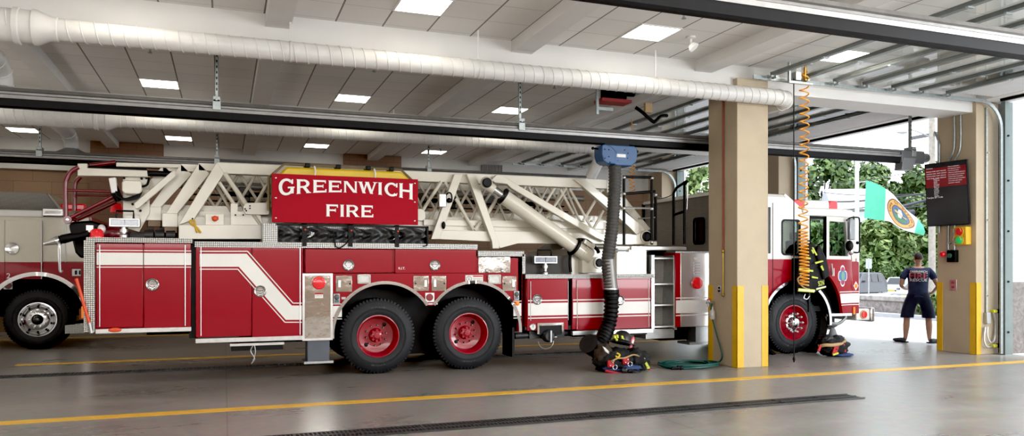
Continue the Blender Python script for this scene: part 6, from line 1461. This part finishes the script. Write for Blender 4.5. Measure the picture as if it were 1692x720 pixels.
# vehicles
def car(name, label, cat, loc, rz, L, W, H, body, hood=.95, suv=True, group=None):
    t = thing(name, label, cat, (0, 0, 0), group)
    r = .34
    zb = .28; belt = H * .58
    if suv: prof = [(-L / 2, zb), (-L / 2, belt), (-L / 2 + .12, belt + .08), (-L / 2 + .45, H - .08), (-L / 2 + .6, H), (L / 2 - 1.9, H), (L / 2 - 1.65, H - .06), (L / 2 - 1.0, belt + .06), (L / 2 - .12, belt - .12), (L / 2, belt - .3), (L / 2, zb)]
    else: prof = [(-L / 2, zb), (-L / 2, belt), (-L / 2 + .5, belt + .08), (-L / 2 + 1.1, H), (L / 2 - 2.1, H), (L / 2 - 1.2, belt + .05), (L / 2 - .1, belt - .15), (L / 2, belt - .32), (L / 2, zb)]
    m_ = MB(); n = len(prof)
    rings = []
    for y, s_ in ((-W / 2, .0), (-W / 2 + .14, 1), (W / 2 - .14, 1), (W / 2, 0)):
        ring = []
        for x, z in prof:
            k = 0 if z <= belt + .1 else (z - belt) / (H - belt)
            yy = y if z <= belt + .1 else (y - (.16 * k if y > 0 else -.16 * k))
            ring.append(m_.bm.verts.new((x, yy, z if s_ else z - (.02 if z > zb else 0))))
        rings.append(ring)
    for A, B_ in zip(rings[:-1], rings[1:]):
        for i in range(n): m_.face([A[i], A[(i + 1) % n], B_[(i + 1) % n], B_[i]])
    m_.face(rings[0]); m_.face(rings[-1][::-1])
    m_.build('car_body', body, t, bev=.03)
    for sy in (-1, 1):
        ysd = sy * (W / 2 - .07)
        xs = [-L / 2 + .55, -L / 2 + 1.25, -L / 2 + 2.15, L / 2 - 1.25] if suv else [-L / 2 + 1.0, -L / 2 + 1.5, -L / 2 + 2.3, L / 2 - 1.5]
        for i in range(3):
            q0, q1 = xs[i] + .05, xs[i + 1] - .05
            top1 = q1 if i < 2 else q1 - .5; 
            MB().hexa([(q0, sy * (W / 2 - .0), belt + .05), (q1, sy * (W / 2 - .0), belt + .05), (q1, ysd - sy * .1, belt + .05), (q0, ysd - sy * .1, belt + .05)],
                      [(q0 + (.12 if i == 0 else 0), sy * (W / 2 - .11), H - .14), (top1, sy * (W / 2 - .11), H - .14), (top1, ysd - sy * .16, H - .14), (q0 + (.12 if i == 0 else 0), ysd - sy * .16, H - .14)]).build('car_window', dark_glass, t)
    xw = L / 2 - (1.62 if suv else 2.0); xf = L / 2 - (1.05 if suv else 1.28)
    MB().hexa([(xf, -W / 2 + .22, belt + .09), (xf, W / 2 - .22, belt + .09), (xf + .03, W / 2 - .22, belt + .09), (xf + .03, -W / 2 + .22, belt + .09)], [(xw, -W / 2 + .3, H - .06), (xw, W / 2 - .3, H - .06), (xw + .03, W / 2 - .3, H - .06), (xw + .03, -W / 2 + .3, H - .06)]).build('windshield', dark_glass, t)
    MB().box(L / 2 - .03, L / 2 + .02, -W / 2 + .55, W / 2 - .55, belt - .5, belt - .32).build('grille', black, t); MB().box(L / 2 - .02, L / 2 + .03, -.26, .26, .5, .62).build('licence_plate', mat('plate_yellow', (.7, .45, .05), .5), t)
    for sy in (-1, 1):
        MB().ball((L / 2 - .08, sy * (W / 2 - .28), belt - .3), .1, .2, .08).build('headlight', lens_clear, t)
        MB().box(-L / 2 - .01, -L / 2 + .06, sy * (W / 2 - .2) - .1, sy * (W / 2 - .2) + .1, belt - .3, belt).build('tail_light', lens_red, t)
        MB().box(L / 2 - 1.45, L / 2 - 1.3, sy * (W / 2 + .02), sy * (W / 2 + .18), belt + .02, belt + .16).build('side_mirror', body, t)
    for sx in (-L / 2 + .85, L / 2 - .9):
        for sy in (-1, 1):
            c = V((sx, sy * (W / 2 - .12), r)); wh = MB().lathe([(.2, -.0), (r - .03, -.02), (r, .02), (r, .2), (.2, .22)], c + V((0, -sy * -.0, 0)), (0, -sy, 0), 24).build('car_tire', rubber, t)
            MB().lathe([(.22, -.005), (.2, -.015), (.06, -.03), (0, -.03)], c, (0, -sy, 0), 20).build('car_rim', alu, wh)
    t.location = loc; t.rotation_euler = (0, 0, rz); return t
def cg(px, py, d): v = PD(px, py, d); return v
v = PD(1419, 489, 57); car('suv', 'dark grey parked SUV seen above the granite wall left of the man', 'car', v, math.radians(194.5), 4.6, 1.85, 1.75, mat('suv_grey', (.05, .055, .068), .3, .0, .05, 3, coat=.3))
v = PD(1487, 490, 63); car('suv', 'white parked car facing forward beside the man, yellow licence plate', 'car', v, math.radians(207), 4.4, 1.8, 1.6, mat('car_white', (.75, .76, .78), .25, 0, .03, 3, coat=.8))
v = PD(1524, 503, 46); car('sedan', 'dark blue-grey car partly hidden behind the man and the right column', 'car', v, math.radians(200), 4.6, 1.8, 1.45, mat('car_slate', (.16, .18, .21), .25, .3, .05, 3, coat=.8), suv=False)

# sign post
v = PD(1435.5, 470, 44); t = thing('street_sign', 'small street sign on a thin post above the dark SUV', 'sign', (v.x, v.y, -.32))
MB().cyl((v.x, v.y, -.32), (v.x, v.y, 2.1), .035, n=8).build('post', alu_d, t); u1 = PD(1435.5, 435.5, 44)
MB().box(u1.x - .02, u1.x + .02, u1.y - .2, u1.y + .2, u1.z - .28, u1.z + .28).build('sign_plate', mat('sign_grey', (.45, .50, .52), .5), t)

# trees
leaf_m = []
for i, c in enumerate(((.085, .14, .038), (.125, .195, .058), (.18, .24, .08), (.05, .09, .033))):
    m = mat('leaf_green_%d' % i, c, .6, 0, .4, .8); leaf_m.append(m)
bark = mat('bark', (.10, .075, .055), .9, 0, .2, 8)
def tree(name, label, cat, base, h, w, seed, mats, n=2600, ls=.28, clumps=26, low=.0, group='trees and shrubs outside'):
    r = random.Random(seed); t = thing(name, label, cat, base, group)
    tk = MB(); tk.tube([V(base) + V((0, 0, -.3)), V(base) + V((.1, .1, h * .35)), V(base) + V((0, .2, h * .75))], [.03 * h, .022 * h, .006 * h], 8)
    cl = []
    for i in range(clumps):
        a = r.random() * 2 * PI; zz = low + (1 - low) * (i + r.random()) / clumps; prof = math.sin(min(1, (zz * .86 + .12)) * PI) ** .55
        rad = w / 2 * prof * (.35 + .6 * r.random())
        c = V((math.cos(a) * rad, math.sin(a) * rad, zz * h)); cl.append((c, w * (.14 + .10 * r.random())))
        tk.tube([V(base) + V((0, 0, min(zz, .7) * h * .8)), V(base) + c], [.008 * h, .003 * h], 5)
    tk.build('trunk', bark, t)
    f = MB()
    for i in range(n):
        c, rr = cl[r.randrange(len(cl))]; d = V((r.gauss(0, 1), r.gauss(0, 1), r.gauss(0, .8))).normalized()
        p = V(base) + c + d * rr * (.65 + .4 * r.random()); p.z = max(p.z, base[2] + .05)
        nrm = (d + V((r.gauss(0, .5), r.gauss(0, .5), r.gauss(.2, .5)))).normalized(); u = nrm.orthogonal().normalized(); u.rotate(Matrix.Rotation(r.random() * 6.3, 3, nrm)); w_ = nrm.cross(u); s_ = ls * (.6 + .8 * r.random())
        f.m(0 if r.random() < .5 else (1 if r.random() < .6 else 2))
        f.poly([p - u * s_, p + w_ * s_ * .5, p + u * s_, p - w_ * s_ * .5])
    f.build('foliage', mats, t, fixn=False)
    return t
bandA = [leaf_m[0], leaf_m[1], leaf_m[3]]; bandB = [leaf_m[1], leaf_m[2], leaf_m[0]]
def T(px, py_base, py_top, d, wpx, seed, name, label, cat, mats, n=2600, **k):
    b0 = PD(px, py_base, d); b0.z = -.35; top = PD(px, py_top, d).z
    return tree(name, label, cat, b0, top + .35, wpx * d / FPX, seed, mats, n, ls=.0045 * d if d > 40 else .0055 * d, **k)
T(1360, 480, 262, 78, 130, 1, 'leafy_tree', 'tall leafy tree directly behind the truck cab roof', 'tree', bandA, 6500)
T(1440, 480, 284, 84, 120, 2, 'leafy_tree', 'broad dark tree behind the green and white flag', 'tree', bandA, 6500)
T(1510, 480, 290, 80, 95, 3, 'leafy_tree', 'dark spreading tree between the flag and the screen', 'tree', bandA, 5500)
T(1580, 480, 280, 80, 120, 13, 'leafy_tree', 'tall tree mostly hidden behind the right column', 'tree', bandA, 2600)
for i, (px, py, wd) in enumerate(((1345, 372, 80), (1392, 365, 80), (1432, 372, 74), (1470, 368, 80), (1512, 372, 80), (1555, 368, 80))):
    T(px, 484, py, 70 - (i % 2) * 3, wd, 20 + i, 'bushy_tree', ('rounded light green bush tree seen through the cab windows', 'light green bush tree just left of the flagpole', 'light green bush tree below the hanging flag', 'light green bush tree directly behind the man', 'light green bush tree between the man and the utility pole', 'light green bush tree hidden behind the right column')[i], 'tree', bandB, 5000)
for i, (px, py, wd) in enumerate(((1420, 440, 60), (1458, 436, 60), (1500, 440, 60), (1540, 438, 60))):
    T(px, 486, py, 66, wd, 40 + i, 'shrub', ('dark hedge shrub behind the dark SUV', 'dark hedge shrub between the two parked cars', 'dark hedge shrub behind the white car and the man', 'dark hedge shrub behind the slate car')[i], 'shrub', bandA, 2600)
T(1150, 480, 276, 60, 120, 5, 'leafy_tree', 'leafy tree seen through the far bay door above the cab wall', 'tree', bandB, 2600)
T(1240, 480, 300, 64, 110, 6, 'leafy_tree', 'leafy tree outside the far bay, behind the near column', 'tree', bandB, 1600)
T(1300, 480, 300, 60, 70, 7, 'leafy_tree', 'leafy tree beside the pale pier, seen left of the orange coil', 'tree', bandB, 1800)
for i, (px, py) in enumerate(((1536, 527), (1547, 524), (1519, 527))):
    b0 = PX(px, py, 20.6 if i < 2 else 21.4); b0.z = -.05
    tree('grass_clump', ('bright green plant clump between the man and the right column', 'bright green plant clump against the right column', 'small green plant clump seen between the legs of the man')[i], 'plant', b0, .75 - .2 * (i == 2), .8 - .45 * (i == 2), 60 + i, bandB, 260, ls=.14, clumps=12)

# house
v = PD(1400, 400, 74)
t = thing('house', 'pale house with grey gable roof among the trees behind the flagpole', 'house', (v.x, v.y, -.35))
rot = Matrix.Rotation(math.radians(-25), 4, 'Z'); zt0 = PD(1402, 348, 74).z; zr0 = PD(1402, 312, 74).z
def hp2(x, y, z): q = rot @ V((x * .48, y * .48, 0)); return V((v.x + q.x, v.y + q.y, z))
MB().hexa([hp2(-4, -4, -.4), hp2(4, -4, -.4), hp2(4, 4, -.4), hp2(-4, 4, -.4)], [hp2(-4, -4, zt0), hp2(4, -4, zt0), hp2(4, 4, zt0), hp2(-4, 4, zt0)]).build('house_wall', mat('house_white', (.62, .64, .66), .7), t)
MB().hexa([hp2(-4.4, -4.6, zt0), hp2(4.4, -4.6, zt0), hp2(4.4, 4.6, zt0), hp2(-4.4, 4.6, zt0)], [hp2(-4.4, -.1, zr0), hp2(4.4, -.1, zr0), hp2(4.4, .1, zr0), hp2(-4.4, .1, zr0)]).build('roof', mat('house_roof', (.42, .43, .45), .8), t)
for a_ in (-2.5, 0, 2.5):
    MB().hexa([hp2(-4.05, a_ - .5, zt0 - 2.2), hp2(-4.0, a_ - .5, zt0 - 2.2), hp2(-4.0, a_ + .5, zt0 - 2.2), hp2(-4.05, a_ + .5, zt0 - 2.2)], [hp2(-4.05, a_ - .5, zt0 - .6), hp2(-4.0, a_ - .5, zt0 - .6), hp2(-4.0, a_ + .5, zt0 - .6), hp2(-4.05, a_ + .5, zt0 - .6)]).build('house_window', dark_glass, t)

# flagpole, flag
v0 = PX(1416, 0, 18.2)
t = thing('flagpole', 'white flagpole standing outside beyond the truck cab', 'flagpole', (18.2, v0.y, -.05))
MB().cyl((18.2, v0.y, -.05), (18.2, v0.y, 9.5), .062, .05, n=18).build('pole', mat('flagpole_white', (.66, .68, .70), .35, 0, .02, 3), t)
MB().lathe([(.14, 0), (.13, .06), (.07, .1)], (18.2, v0.y, -.01), (0, 0, 1), 18).build('base_collar', alu, t); MB().ball((18.2, v0.y, 9.55), .1).build('finial', gold, t)
XF = 18.2
t = thing('town_flag', 'green and white town flag with a round gold seal, waving left of the screen', 'flag', PX(1432, 300, XF))
TLp = [(1431, 298), (1445, 302), (1459, 309), (1474, 319), (1487, 334), (1500, 348), (1514, 359), (1524, 371), (1529, 383)]
BLp = [(1428, 360), (1442, 362), (1457, 364), (1470, 366), (1481, 373), (1494, 380), (1508, 384), (1519, 387), (1526, 389)]
def flag_pt(u, v, off=0.):
    k = u * 8; i = min(7, int(k)); f = k - i
    def cr(L_):
        p0, p1, p2, p3 = L_[max(i - 1, 0)], L_[i], L_[i + 1], L_[min(i + 2, 8)]
        return [.5 * ((2 * p1[j]) + (p2[j] - p0[j]) * f + (2 * p0[j] - 5 * p1[j] + 4 * p2[j] - p3[j]) * f * f + (3 * p1[j] - p0[j] - 3 * p2[j] + p3[j]) * f ** 3) for j in (0, 1)]
    a_, b2 = cr(TLp), cr(BLp)
    return PX(a_[0] * (1 - v) + b2[0] * v, a_[1] * (1 - v) + b2[1] * v, XF + -.16 * math.sin(u * 8 + v * 1.5) * u - off)
for v_ in (.03, .97): q = flag_pt(0, v_); MB().tube([q, (18.2, v0.y - .05, q.z + .01)], .012, 6).build('halyard_clip', fwhite_ if False else alu, t)
fgreen = mat('flag_green', (.10, .55, .36), .7, 0, .05, 4); fwhite = mat('flag_white', (.80, .79, .76), .7, 0, .03, 4)
def flag_piece(u0, u1, name, m):
    mb = MB(); nu, nv = 16, 14
    g = [[mb.bm.verts.new(flag_pt(u0 + (u1 - u0) * i / nu, j / nv)) for j in range(nv + 1)] for i in range(nu + 1)]
    for i in range(nu):
        for j in range(nv): mb.face([g[i][j], g[i + 1][j], g[i + 1][j + 1], g[i][j + 1]])
    mb.build(name, m, t, ang=80)
flag_piece(0, .29, 'green_stripe', fgreen); flag_piece(.29, .78, 'white_stripe', fwhite); flag_piece(.78, 1., 'green_stripe', fgreen)
def seal(r0, r1, off, name, m, n=40, nr=4):
    mb = MB(); rings = []
    for k in range(nr + 1):
        rr_ = r0 + (r1 - r0) * k / nr
        rings.append([mb.bm.verts.new(flag_pt(.535 + .215 * rr_ * math.cos(a), .5 + .455 * rr_ * math.sin(a), off)) for a in [2 * PI * i / n for i in range(n)]])
    for A, B_ in zip(rings[:-1], rings[1:]):
        for i in range(n): mb.face([A[i], A[(i + 1) % n], B_[(i + 1) % n], B_[i]])
    mb.build(name, m, t, ang=80)
seal(.94, 1.0, .012, 'seal_edge', mat('seal_brown', (.20, .05, .03), .7)); seal(.66, .94, .012, 'seal_ring', mat('seal_gold', (.62, .38, .12), .7, 0, .06, 10)); seal(.62, .66, .014, 'seal_edge', MATS['seal_brown']); seal(.01, .62, .012, 'seal_field', mat('seal_sky', (.10, .18, .28), .7, 0, .2, 12))
mb = MB()
txt = 'TOWN OF GREENWICH'
for k, ch in enumerate(txt):
    if ch == ' ': continue
    a_ = math.radians(160 + k * 14.5)
    vs, fs, w_, h_ = text_mesh(ch); bv = []
    for x, y in vs:
        rr_ = .80 + y / h_ * .15; aa = a_ + x / .9 * .22
        bv.append(mb.bm.verts.new(flag_pt(.535 + .215 * rr_ * math.cos(aa), .5 + .455 * rr_ * math.sin(aa), .02)))
    for f_ in fs: mb.face([bv[i] for i in f_])
mb.build('seal_lettering', MATS['seal_brown'], t, fixn=False)
def blob(pts, name, m, off=.018):
    mb = MB(); mb.poly([flag_pt(.535 + .215 * a * .6, .5 + .455 * b2 * .6, off) for a, b2 in pts]); mb.build(name, m, t, fixn=False)
blob([(-.8, .35), (-.3, .1), (.2, .2), (.8, .1), (.7, .5), (.3, .85), (-.3, .9)], 'seal_land', mat('seal_green', (.10, .25, .12), .7), .016)
blob([(-.3, -.7), (.0, -.85), (.25, -.4), (.15, .3), (-.2, .4), (-.35, -.1)], 'seal_figure', fwhite, .02); blob([(-.8, -.2), (-.2, -.35), (.3, -.2), (.7, -.3), (.75, -.1), (-.7, .02)], 'seal_cloud', MATS['seal_gold'], .018)

# utility pole, wires, street lamp
v = PD(1540, 480, 38)
t = thing('utility_pole', 'weathered utility pole with crossarm seen just left of the right column', 'utility pole', (v.x, v.y, -.35))
MB().cyl((v.x, v.y, -.35), (v.x, v.y, 12), .17, .13, n=14).build('pole', wood_pole, t)
MB().box(v.x - .06, v.x + .06, v.y - 1.3, v.y + 1.3, PD(1540, 222, 38).z - .08, PD(1540, 222, 38).z + .08).build('crossarm', mat('crossarm_grey', (.12, .12, .12), .8), t)
z_ = PD(1500, 338, 38).z
sd = V((CS, -SN, 0))
MB().cyl(v - sd * 1.5 + V((0, 0, z_ - v.z - .1)), v - sd * .1 + V((0, 0, z_ - v.z + .28)), .07, n=12).cyl(v - sd * 1.8 + V((0, 0, z_ - v.z - .55)), v - sd * .9 + V((0, 0, z_ - v.z - .35)), .14, n=14).build('cable_closure', mat('cable_black', (.035, .035, .05), .6), t)
la = PD(1491, 218, 38); MB().tube(smooth_path([la + V((0, 0, 0)), la + sd * .5 + V((0, 0, .1)), la + sd * 1.5 + V((0, 0, -.3))]), .035, 8).build('lamp_arm', alu_d, t); MB().ball(la, .32, .2, .09, 14).build('lamp_head', mat('lamp_head_grey', (.45, .47, .48), .5), t)
for i, (y0, y1, r_) in enumerate(((332, 318, .05), (345, 338, .03), (306, 300, .02), (352, 322, .03), (312, 318, .02))):
    a_ = PD(1300, y0 - 4, 60); b2 = PD(1540, y1 - 20 if i in (2,) else y1, 38); mid = (a_ + b2) / 2 + V((0, 0, -.35)); c_ = PD(1700, y1 - 30, 34)
    MB().tube(smooth_path([a_, mid, b2, c_], 8), r_, 5).build('overhead_wire', mat('wire_black', (.03, .03, .035), .6), label='overhead utility wire crossing the sky behind the flag', cat='wire', group='overhead utility wires')

# ================================================================ PERSON
pb = PG(1517, 566); PXo, PYo = pb.x, pb.y
fw = V((SN * 1.0 + .25, CS, 0)).normalized()     # facing away from the camera
fw = V((math.sin(YAW + .42), math.cos(YAW + .42), 0)); rt = V((fw.y, -fw.x, 0))
HS = 1.86
def B3(r, f, z): return V((PXo, PYo, 0)) + rt * r * 1.17 + fw * f + V((0, 0, z * HS / 1.78))
man = thing('person', 'man standing outside with his back turned, navy shirt reading GREENWICH FIRE RESCUE and navy shorts', 'person', (PXo, PYo, 0))
def skinned(name, chains, m, levels=2, root=0):
    verts, edges, rad, idx = [], [], [], {}
    for ch in chains:
        prev = None
        for key, p, r in ch:
            if key not in idx:
                idx[key] = len(verts); verts.append(V(p) - V(man.location)); rad.append(r)
            if prev is not None: edges.append((prev, idx[key]))
            prev = idx[key]
    me = bpy.data.meshes.new(name); me.from_pydata(verts, edges, []); o = bpy.data.objects.new(name, me); COL.objects.link(o)
    md = o.modifiers.new('skin', 'SKIN'); md.use_smooth_shade = True
    for i, sv in enumerate(me.skin_vertices[0].data):
        r = rad[i]; sv.radius = r if isinstance(r, tuple) else (r, r); sv.use_root = (i == root)
    sb = o.modifiers.new('sub', 'SUBSURF'); sb.levels = levels; sb.render_levels = levels
    dg = bpy.context.evaluated_depsgraph_get(); dg.update()
    nm = bpy.data.meshes.new_from_object(o.evaluated_get(dg)); bpy.data.objects.remove(o)
    nm.materials.clear(); nm.materials.append(m)
    for p in nm.polygons: p.use_smooth = True; p.material_index = 0
    q = bpy.data.objects.new(name, nm); COL.objects.link(q); q.parent = man; return q
def K(n, r, f, z, rad): return (n, B3(r, f, z), rad)
pel = K('pel', 0, .02, .98, .12)
legL = [pel, K('hl', -.10, 0, .90, .105), K('kl0', -.155, .01, .70, .088), K('kl', -.175, .02, .49, .066), K('cl', -.185, -.02, .34, .072), K('al', -.20, -.01, .10, .042), K('fl', -.21, .02, .05, .04), K('tl', -.235, .15, .035, .035)]
legR = [pel, K('hr', .10, 0, .90, .105), K('kr0', .15, .01, .70, .088), K('kr', .165, .02, .49, .066), K('cr', .17, -.02, .34, .072), K('ar', .175, -.01, .10, .042), K('fr', .185, .02, .05, .04), K('tr', .26, .12, .035, .035)]
spine = [pel, K('wa', 0, .02, 1.12, .115), K('ch', 0, .01, 1.30, .135), K('sh', 0, 0, 1.42, .11), K('nk', 0, .01, 1.50, .058), K('nk2', 0, .02, 1.56, .056)]
armL = [spine[3], K('sl', -.17, 0, 1.42, .068), K('sl2', -.22, .0, 1.36, .062), K('ul', -.255, -.02, 1.22, .048), K('el', -.27, -.03, 1.12, .041), K('wl', -.20, .16, 1.06, .03), K('pl', -.16, .24, 1.06, .032)]
armR = [spine[3], K('sr', .17, 0, 1.42, .068), K('sr2', .22, .0, 1.36, .062), K('ur', .265, -.03, 1.22, .048), K('er', .305, -.05, 1.12, .041), K('wr', .235, .10, .995, .03), K('pr', .19, .15, .965, .032)]
chains = [legL, legR, spine, armL, armR]
def fingers(base, dirv, up, tag_):
    d = V(dirv).normalized(); s_ = V(up).normalized()
    for k in range(4):
        o_ = base[1] + s_ * (.024 - .016 * k); ln = (.05, .058, .054, .042)[k]
        chains.append([base, (tag_ + 'a%d' % k, o_ + d * .035, .0095), (tag_ + 'b%d' % k, o_ + d * (.035 + ln * .6) , .009), (tag_ + 'c%d' % k, o_ + d * (.035 + ln) + rt * (-.012 if tag_ == 'R' else .012), .0075)])
    chains.append([base, (tag_ + 't0', base[1] + s_ * .035 + d * .0, .011), (tag_ + 't1', base[1] + s_ * .055 + d * .03, .009)])
fingers(armL[-1], rt * .9 + fw * .4, V((0, 0, 1)), 'L'); fingers(armR[-1], -rt * .7 + fw * .6 - V((0, 0, .25)), V((0, 0, 1)), 'R')
body = skinned('body', chains, skin, 2, 0)
# head: shaped mesh turned slightly to the left, with ears and face
hd = MB(); hc_ = B3(0.0, .03, 1.665); hl_ = math.radians(18); hf = V((fw.x * math.cos(hl_) - fw.y * math.sin(hl_), fw.x * math.sin(hl_) + fw.y * math.cos(hl_), 0)); hr = V((hf.y, -hf.x, 0))
def HD(r, f, z): return hc_ + hr * r + hf * f + V((0, 0, z))
r_ = bmesh.ops.create_icosphere(hd.bm, subdivisions=3, radius=1.)
for v_ in r_['verts']:
    p = v_.co.copy(); wx = .078 * (1 - .22 * max(0, -p.z)) ; q = HD(p.x * wx, p.y * .098 + (.012 if p.z < -.3 else 0), p.z * .122); v_.co = q
for sx in (-1, 1): hd.ball(HD(.080 * sx, -.005, -.012), .014, .024, .034, 10)
hd.ball(HD(0, .105, -.02), .016, .022, .03, 10); hd.tube([HD(-.025, .094, -.06), HD(0, .1, -.062), HD(.025, .094, -.06)], .007, 6)
hd.tube([HD(0, -.01, -.08), B3(0, .01, 1.50)], [.055, .062], 16)
head = hd.build('head', skin, man, ang=80)
ey = MB()
for sx in (-1, 1): ey.ball(HD(.032 * sx, .088, .012), .013, .01, .009, 10)
ey.build('eyes', mat('eye_white', (.7, .7, .68), .3), head)
hm = MB(); r_ = bmesh.ops.create_icosphere(hm.bm, subdivisions=3, radius=1.)
kill = []
for v_ in r_['verts']:
    p = v_.co.copy(); v_.co = HD(p.x * .087, p.y * .106 - .006, p.z * .125 + .012)
    if p.z < -.32 or (p.y > .45 and p.z < .35) or (abs(p.x) > .8 and p.z < .1 and p.y > -.2): kill.append(v_)
bmesh.ops.delete(hm.bm, geom=kill, context='VERTS'); bmesh.ops.solidify(hm.bm, geom=hm.bm.faces[:], thickness=.008)
hm.build('hair', hair_m, man, ang=80)
# shirt and shorts follow the body
sh = skinned('shirt', [[K('z', 0, 0, .78, (.20, .20)), K('a', 0, 0, .89, (.20, .20)), K('b', 0, 0, 1.04, (.195, .195)), K('c', 0, .0, 1.2, (.20, .20)), K('d', 0, 0, 1.33, (.215, .215)), K('e', 0, 0, 1.425, (.15, .15)), K('f', 0, .008, 1.475, (.075, .075))],
                       [K('e', 0, 0, 1.425, .13), K('g', -.16, 0, 1.42, .085), K('h', -.225, -.005, 1.34, .08), K('i', -.255, -.015, 1.235, .078)],
                       [K('e', 0, 0, 1.425, .13), K('j', .16, 0, 1.42, .085), K('k', .228, -.005, 1.34, .08), K('l', .262, -.02, 1.235, .078)]], navy, 2, 0)
so = skinned('shorts', [[K('t', 0, 0, 1.03, (.19, .19)), K('a', 0, 0, .96, (.195, .195)), K('b', -.1, 0, .88, (.13, .13)), K('c', -.145, .01, .70, (.136, .136)), K('d', -.175, .015, .52, (.138, .138)), K('d2', -.178, .015, .40, (.138, .138))], [K('a', 0, 0, .96, .195), K('e', .1, 0, .88, (.13, .13)), K('f', .14, .01, .70, (.136, .136)), K('g', .168, .015, .52, (.138, .138)), K('g2', .17, .015, .40, (.138, .138))]], mat('navy_shorts', (.016, .020, .042), .85, 0, .2, 12, bump=.4, bscale=9), 2, 0)
def hem(o, z):
    b_ = bmesh.new(); b_.from_mesh(o.data); bmesh.ops.bisect_plane(b_, geom=b_.verts[:] + b_.edges[:] + b_.faces[:], plane_co=(0, 0, z * HS / 1.78), plane_no=(0, 0, 1), clear_inner=True); b_.to_mesh(o.data); b_.free()
hem(sh, .905); hem(so, .495)
# lettering on the back
zs_ = HS / 1.78
def back(u, v): 
    bb_ = -.150 - .012 * math.cos(u * 6)
    return B3(u, bb_ * 1.02 - .02, v)
def shirt_hit(u, z):
    o_ = B3(u, -.6, z) - V(man.location); ok, loc, nrm, i_ = sh.ray_cast(o_, fw)
    return (loc + V(man.location) - fw * .006) if ok else B3(u, -.17, z)
bpy.context.view_layer.update()
for s_, zc, w_, h_, m_, nm in (('GREENWICH', 1.405, .27, .042, text_w, 'shirt_lettering'), ('FIRE', 1.325, .27, .095, text_r, 'shirt_lettering'), ('RESCUE', 1.240, .27, .052, text_w, 'shirt_lettering')):
    mb = MB(); mb.text(s_, (0, 0, 0), (1, 0, 0), (0, 0, 1), width=w_, height=h_, fn=lambda x, y: shirt_hit(x, zc + y))
    mb.build(nm, m_ if s_ != 'FIRE' else mat('shirt_red', (.60, .05, .06), .6), man, fixn=False)
mb = MB(); mb.text('FIRE', (0, 0, 0), (1, 0, 0), (0, 0, 1), width=.284, height=.107, fn=lambda x, y: shirt_hit(x, 1.325 + y) + fw * .003); mb.build('shirt_lettering', text_w, man, fixn=False)
# shoes
for r0, dr in ((-.205, -.13), (.18, .15)):
    s_ = skinned('shoe', [[K('a', r0, -.05, .05, (.045, .048)), K('b', r0 + dr * .4, .04, .05, (.047, .05)), K('c', r0 + dr, .13, .042, (.046, .038)), K('d', r0 + dr * 1.4, .19, .035, (.036, .03))]], shoe_m, 2, 0)
    so_ = MB(); d_ = rt * dr * 1.6 + fw * .26; d_.normalize(); c_ = B3(r0 + dr * .4, .07, .012); so_.bar(c_ - d_ * .15, c_ + d_ * .155, .095, .024); so_.build('shoe_sole', mat('sole_dark', (.03, .03, .035), .7), man, bev=.008)

# ================================================================ LIGHT, SKY, CAMERA
w = bpy.data.worlds.new('sky'); SC.world = w; w.use_nodes = True
N = w.node_tree.nodes; L = w.node_tree.links; bg = N['Background']
tc = N.new('ShaderNodeTexCoord'); sp = N.new('ShaderNodeSeparateXYZ'); L.new(tc.outputs['Generated'], sp.inputs[0])
cr = N.new('ShaderNodeValToRGB'); cr.color_ramp.elements[0].position = .0; cr.color_ramp.elements[0].color = (.90, .94, .98, 1); cr.color_ramp.elements[1].position = .6; cr.color_ramp.elements[1].color = (.80, .88, 1, 1)
L.new(sp.outputs[2], cr.inputs['Fac']); L.new(cr.outputs['Color'], bg.inputs['Color']); bg.inputs['Strength'].default_value = 2.8
def area(name, loc, rot, sx, sy, power, col=(1, 1, 1)):
    l = bpy.data.lights.new(name, 'AREA'); l.shape = 'RECTANGLE'; l.size = sx; l.size_y = sy; l.energy = power; l.color = col
    o = bpy.data.objects.new(name, l); COL.objects.link(o); o.location = loc; o.rotation_euler = rot; return o
sun = bpy.data.lights.new('sun', 'SUN'); sun.energy = 3.6; sun.angle = math.radians(12); sun.color = (1, .96, .9)
so = bpy.data.objects.new('sun', sun); COL.objects.link(so); so.rotation_euler = (math.radians(20), math.radians(6), 0)
area('fill_light', (1.5, -3.6, 3.75), (math.radians(75), 0, 0), 16, 1.3, 290, (1, .985, .96))  # added fill behind the camera for the truck side, not a station fixture
area('fill_light', (12.0, 1.0, 2.6), (math.radians(98), 0, math.radians(38)), 4, 3.4, 620, (.93, .97, 1))  # added cool fill out of frame right, brightens camera-facing sides and ceiling
area('fill_light', (-6.6, 11, 1.6), (math.radians(180), math.radians(12), 0), 2, 18, 160, (1, .95, .88))  # added upward fill out of frame left, lifts the ceiling
area('fill_light', (2, -1.6, 2.6), (math.radians(150), 0, 0), 16, 2, 720, (1, .985, .96))  # added upward fill behind the camera, bounced off the ceiling
cam = bpy.data.cameras.new('camera'); co_ = bpy.data.objects.new('camera', cam); COL.objects.link(co_)
cam.sensor_fit = 'HORIZONTAL'; cam.sensor_width = 36; cam.lens = FPX / 1692 * 36; cam.shift_y = (HZ - 360) / 1692
cam.clip_start = .05; cam.clip_end = 500
co_.location = (0, 0, EYE); co_.rotation_euler = (PI / 2, 0, -YAW); SC.camera = co_
SC.view_settings.view_transform = 'Standard'; SC.view_settings.look = 'None'; SC.view_settings.exposure = .18; SC.view_settings.gamma = 1.
vs_ = SC.view_settings; vs_.use_curve_mapping = True; vs_.curve_mapping.black_level = (.009, .009, .009); vs_.curve_mapping.update()
SC.cycles.max_bounces = 8; SC.cycles.diffuse_bounces = 5; SC.cycles.transparent_max_bounces = 16; SC.cycles.caustics_reflective = False; SC.cycles.caustics_refractive = False
SC.cycles.sample_clamp_indirect = 6
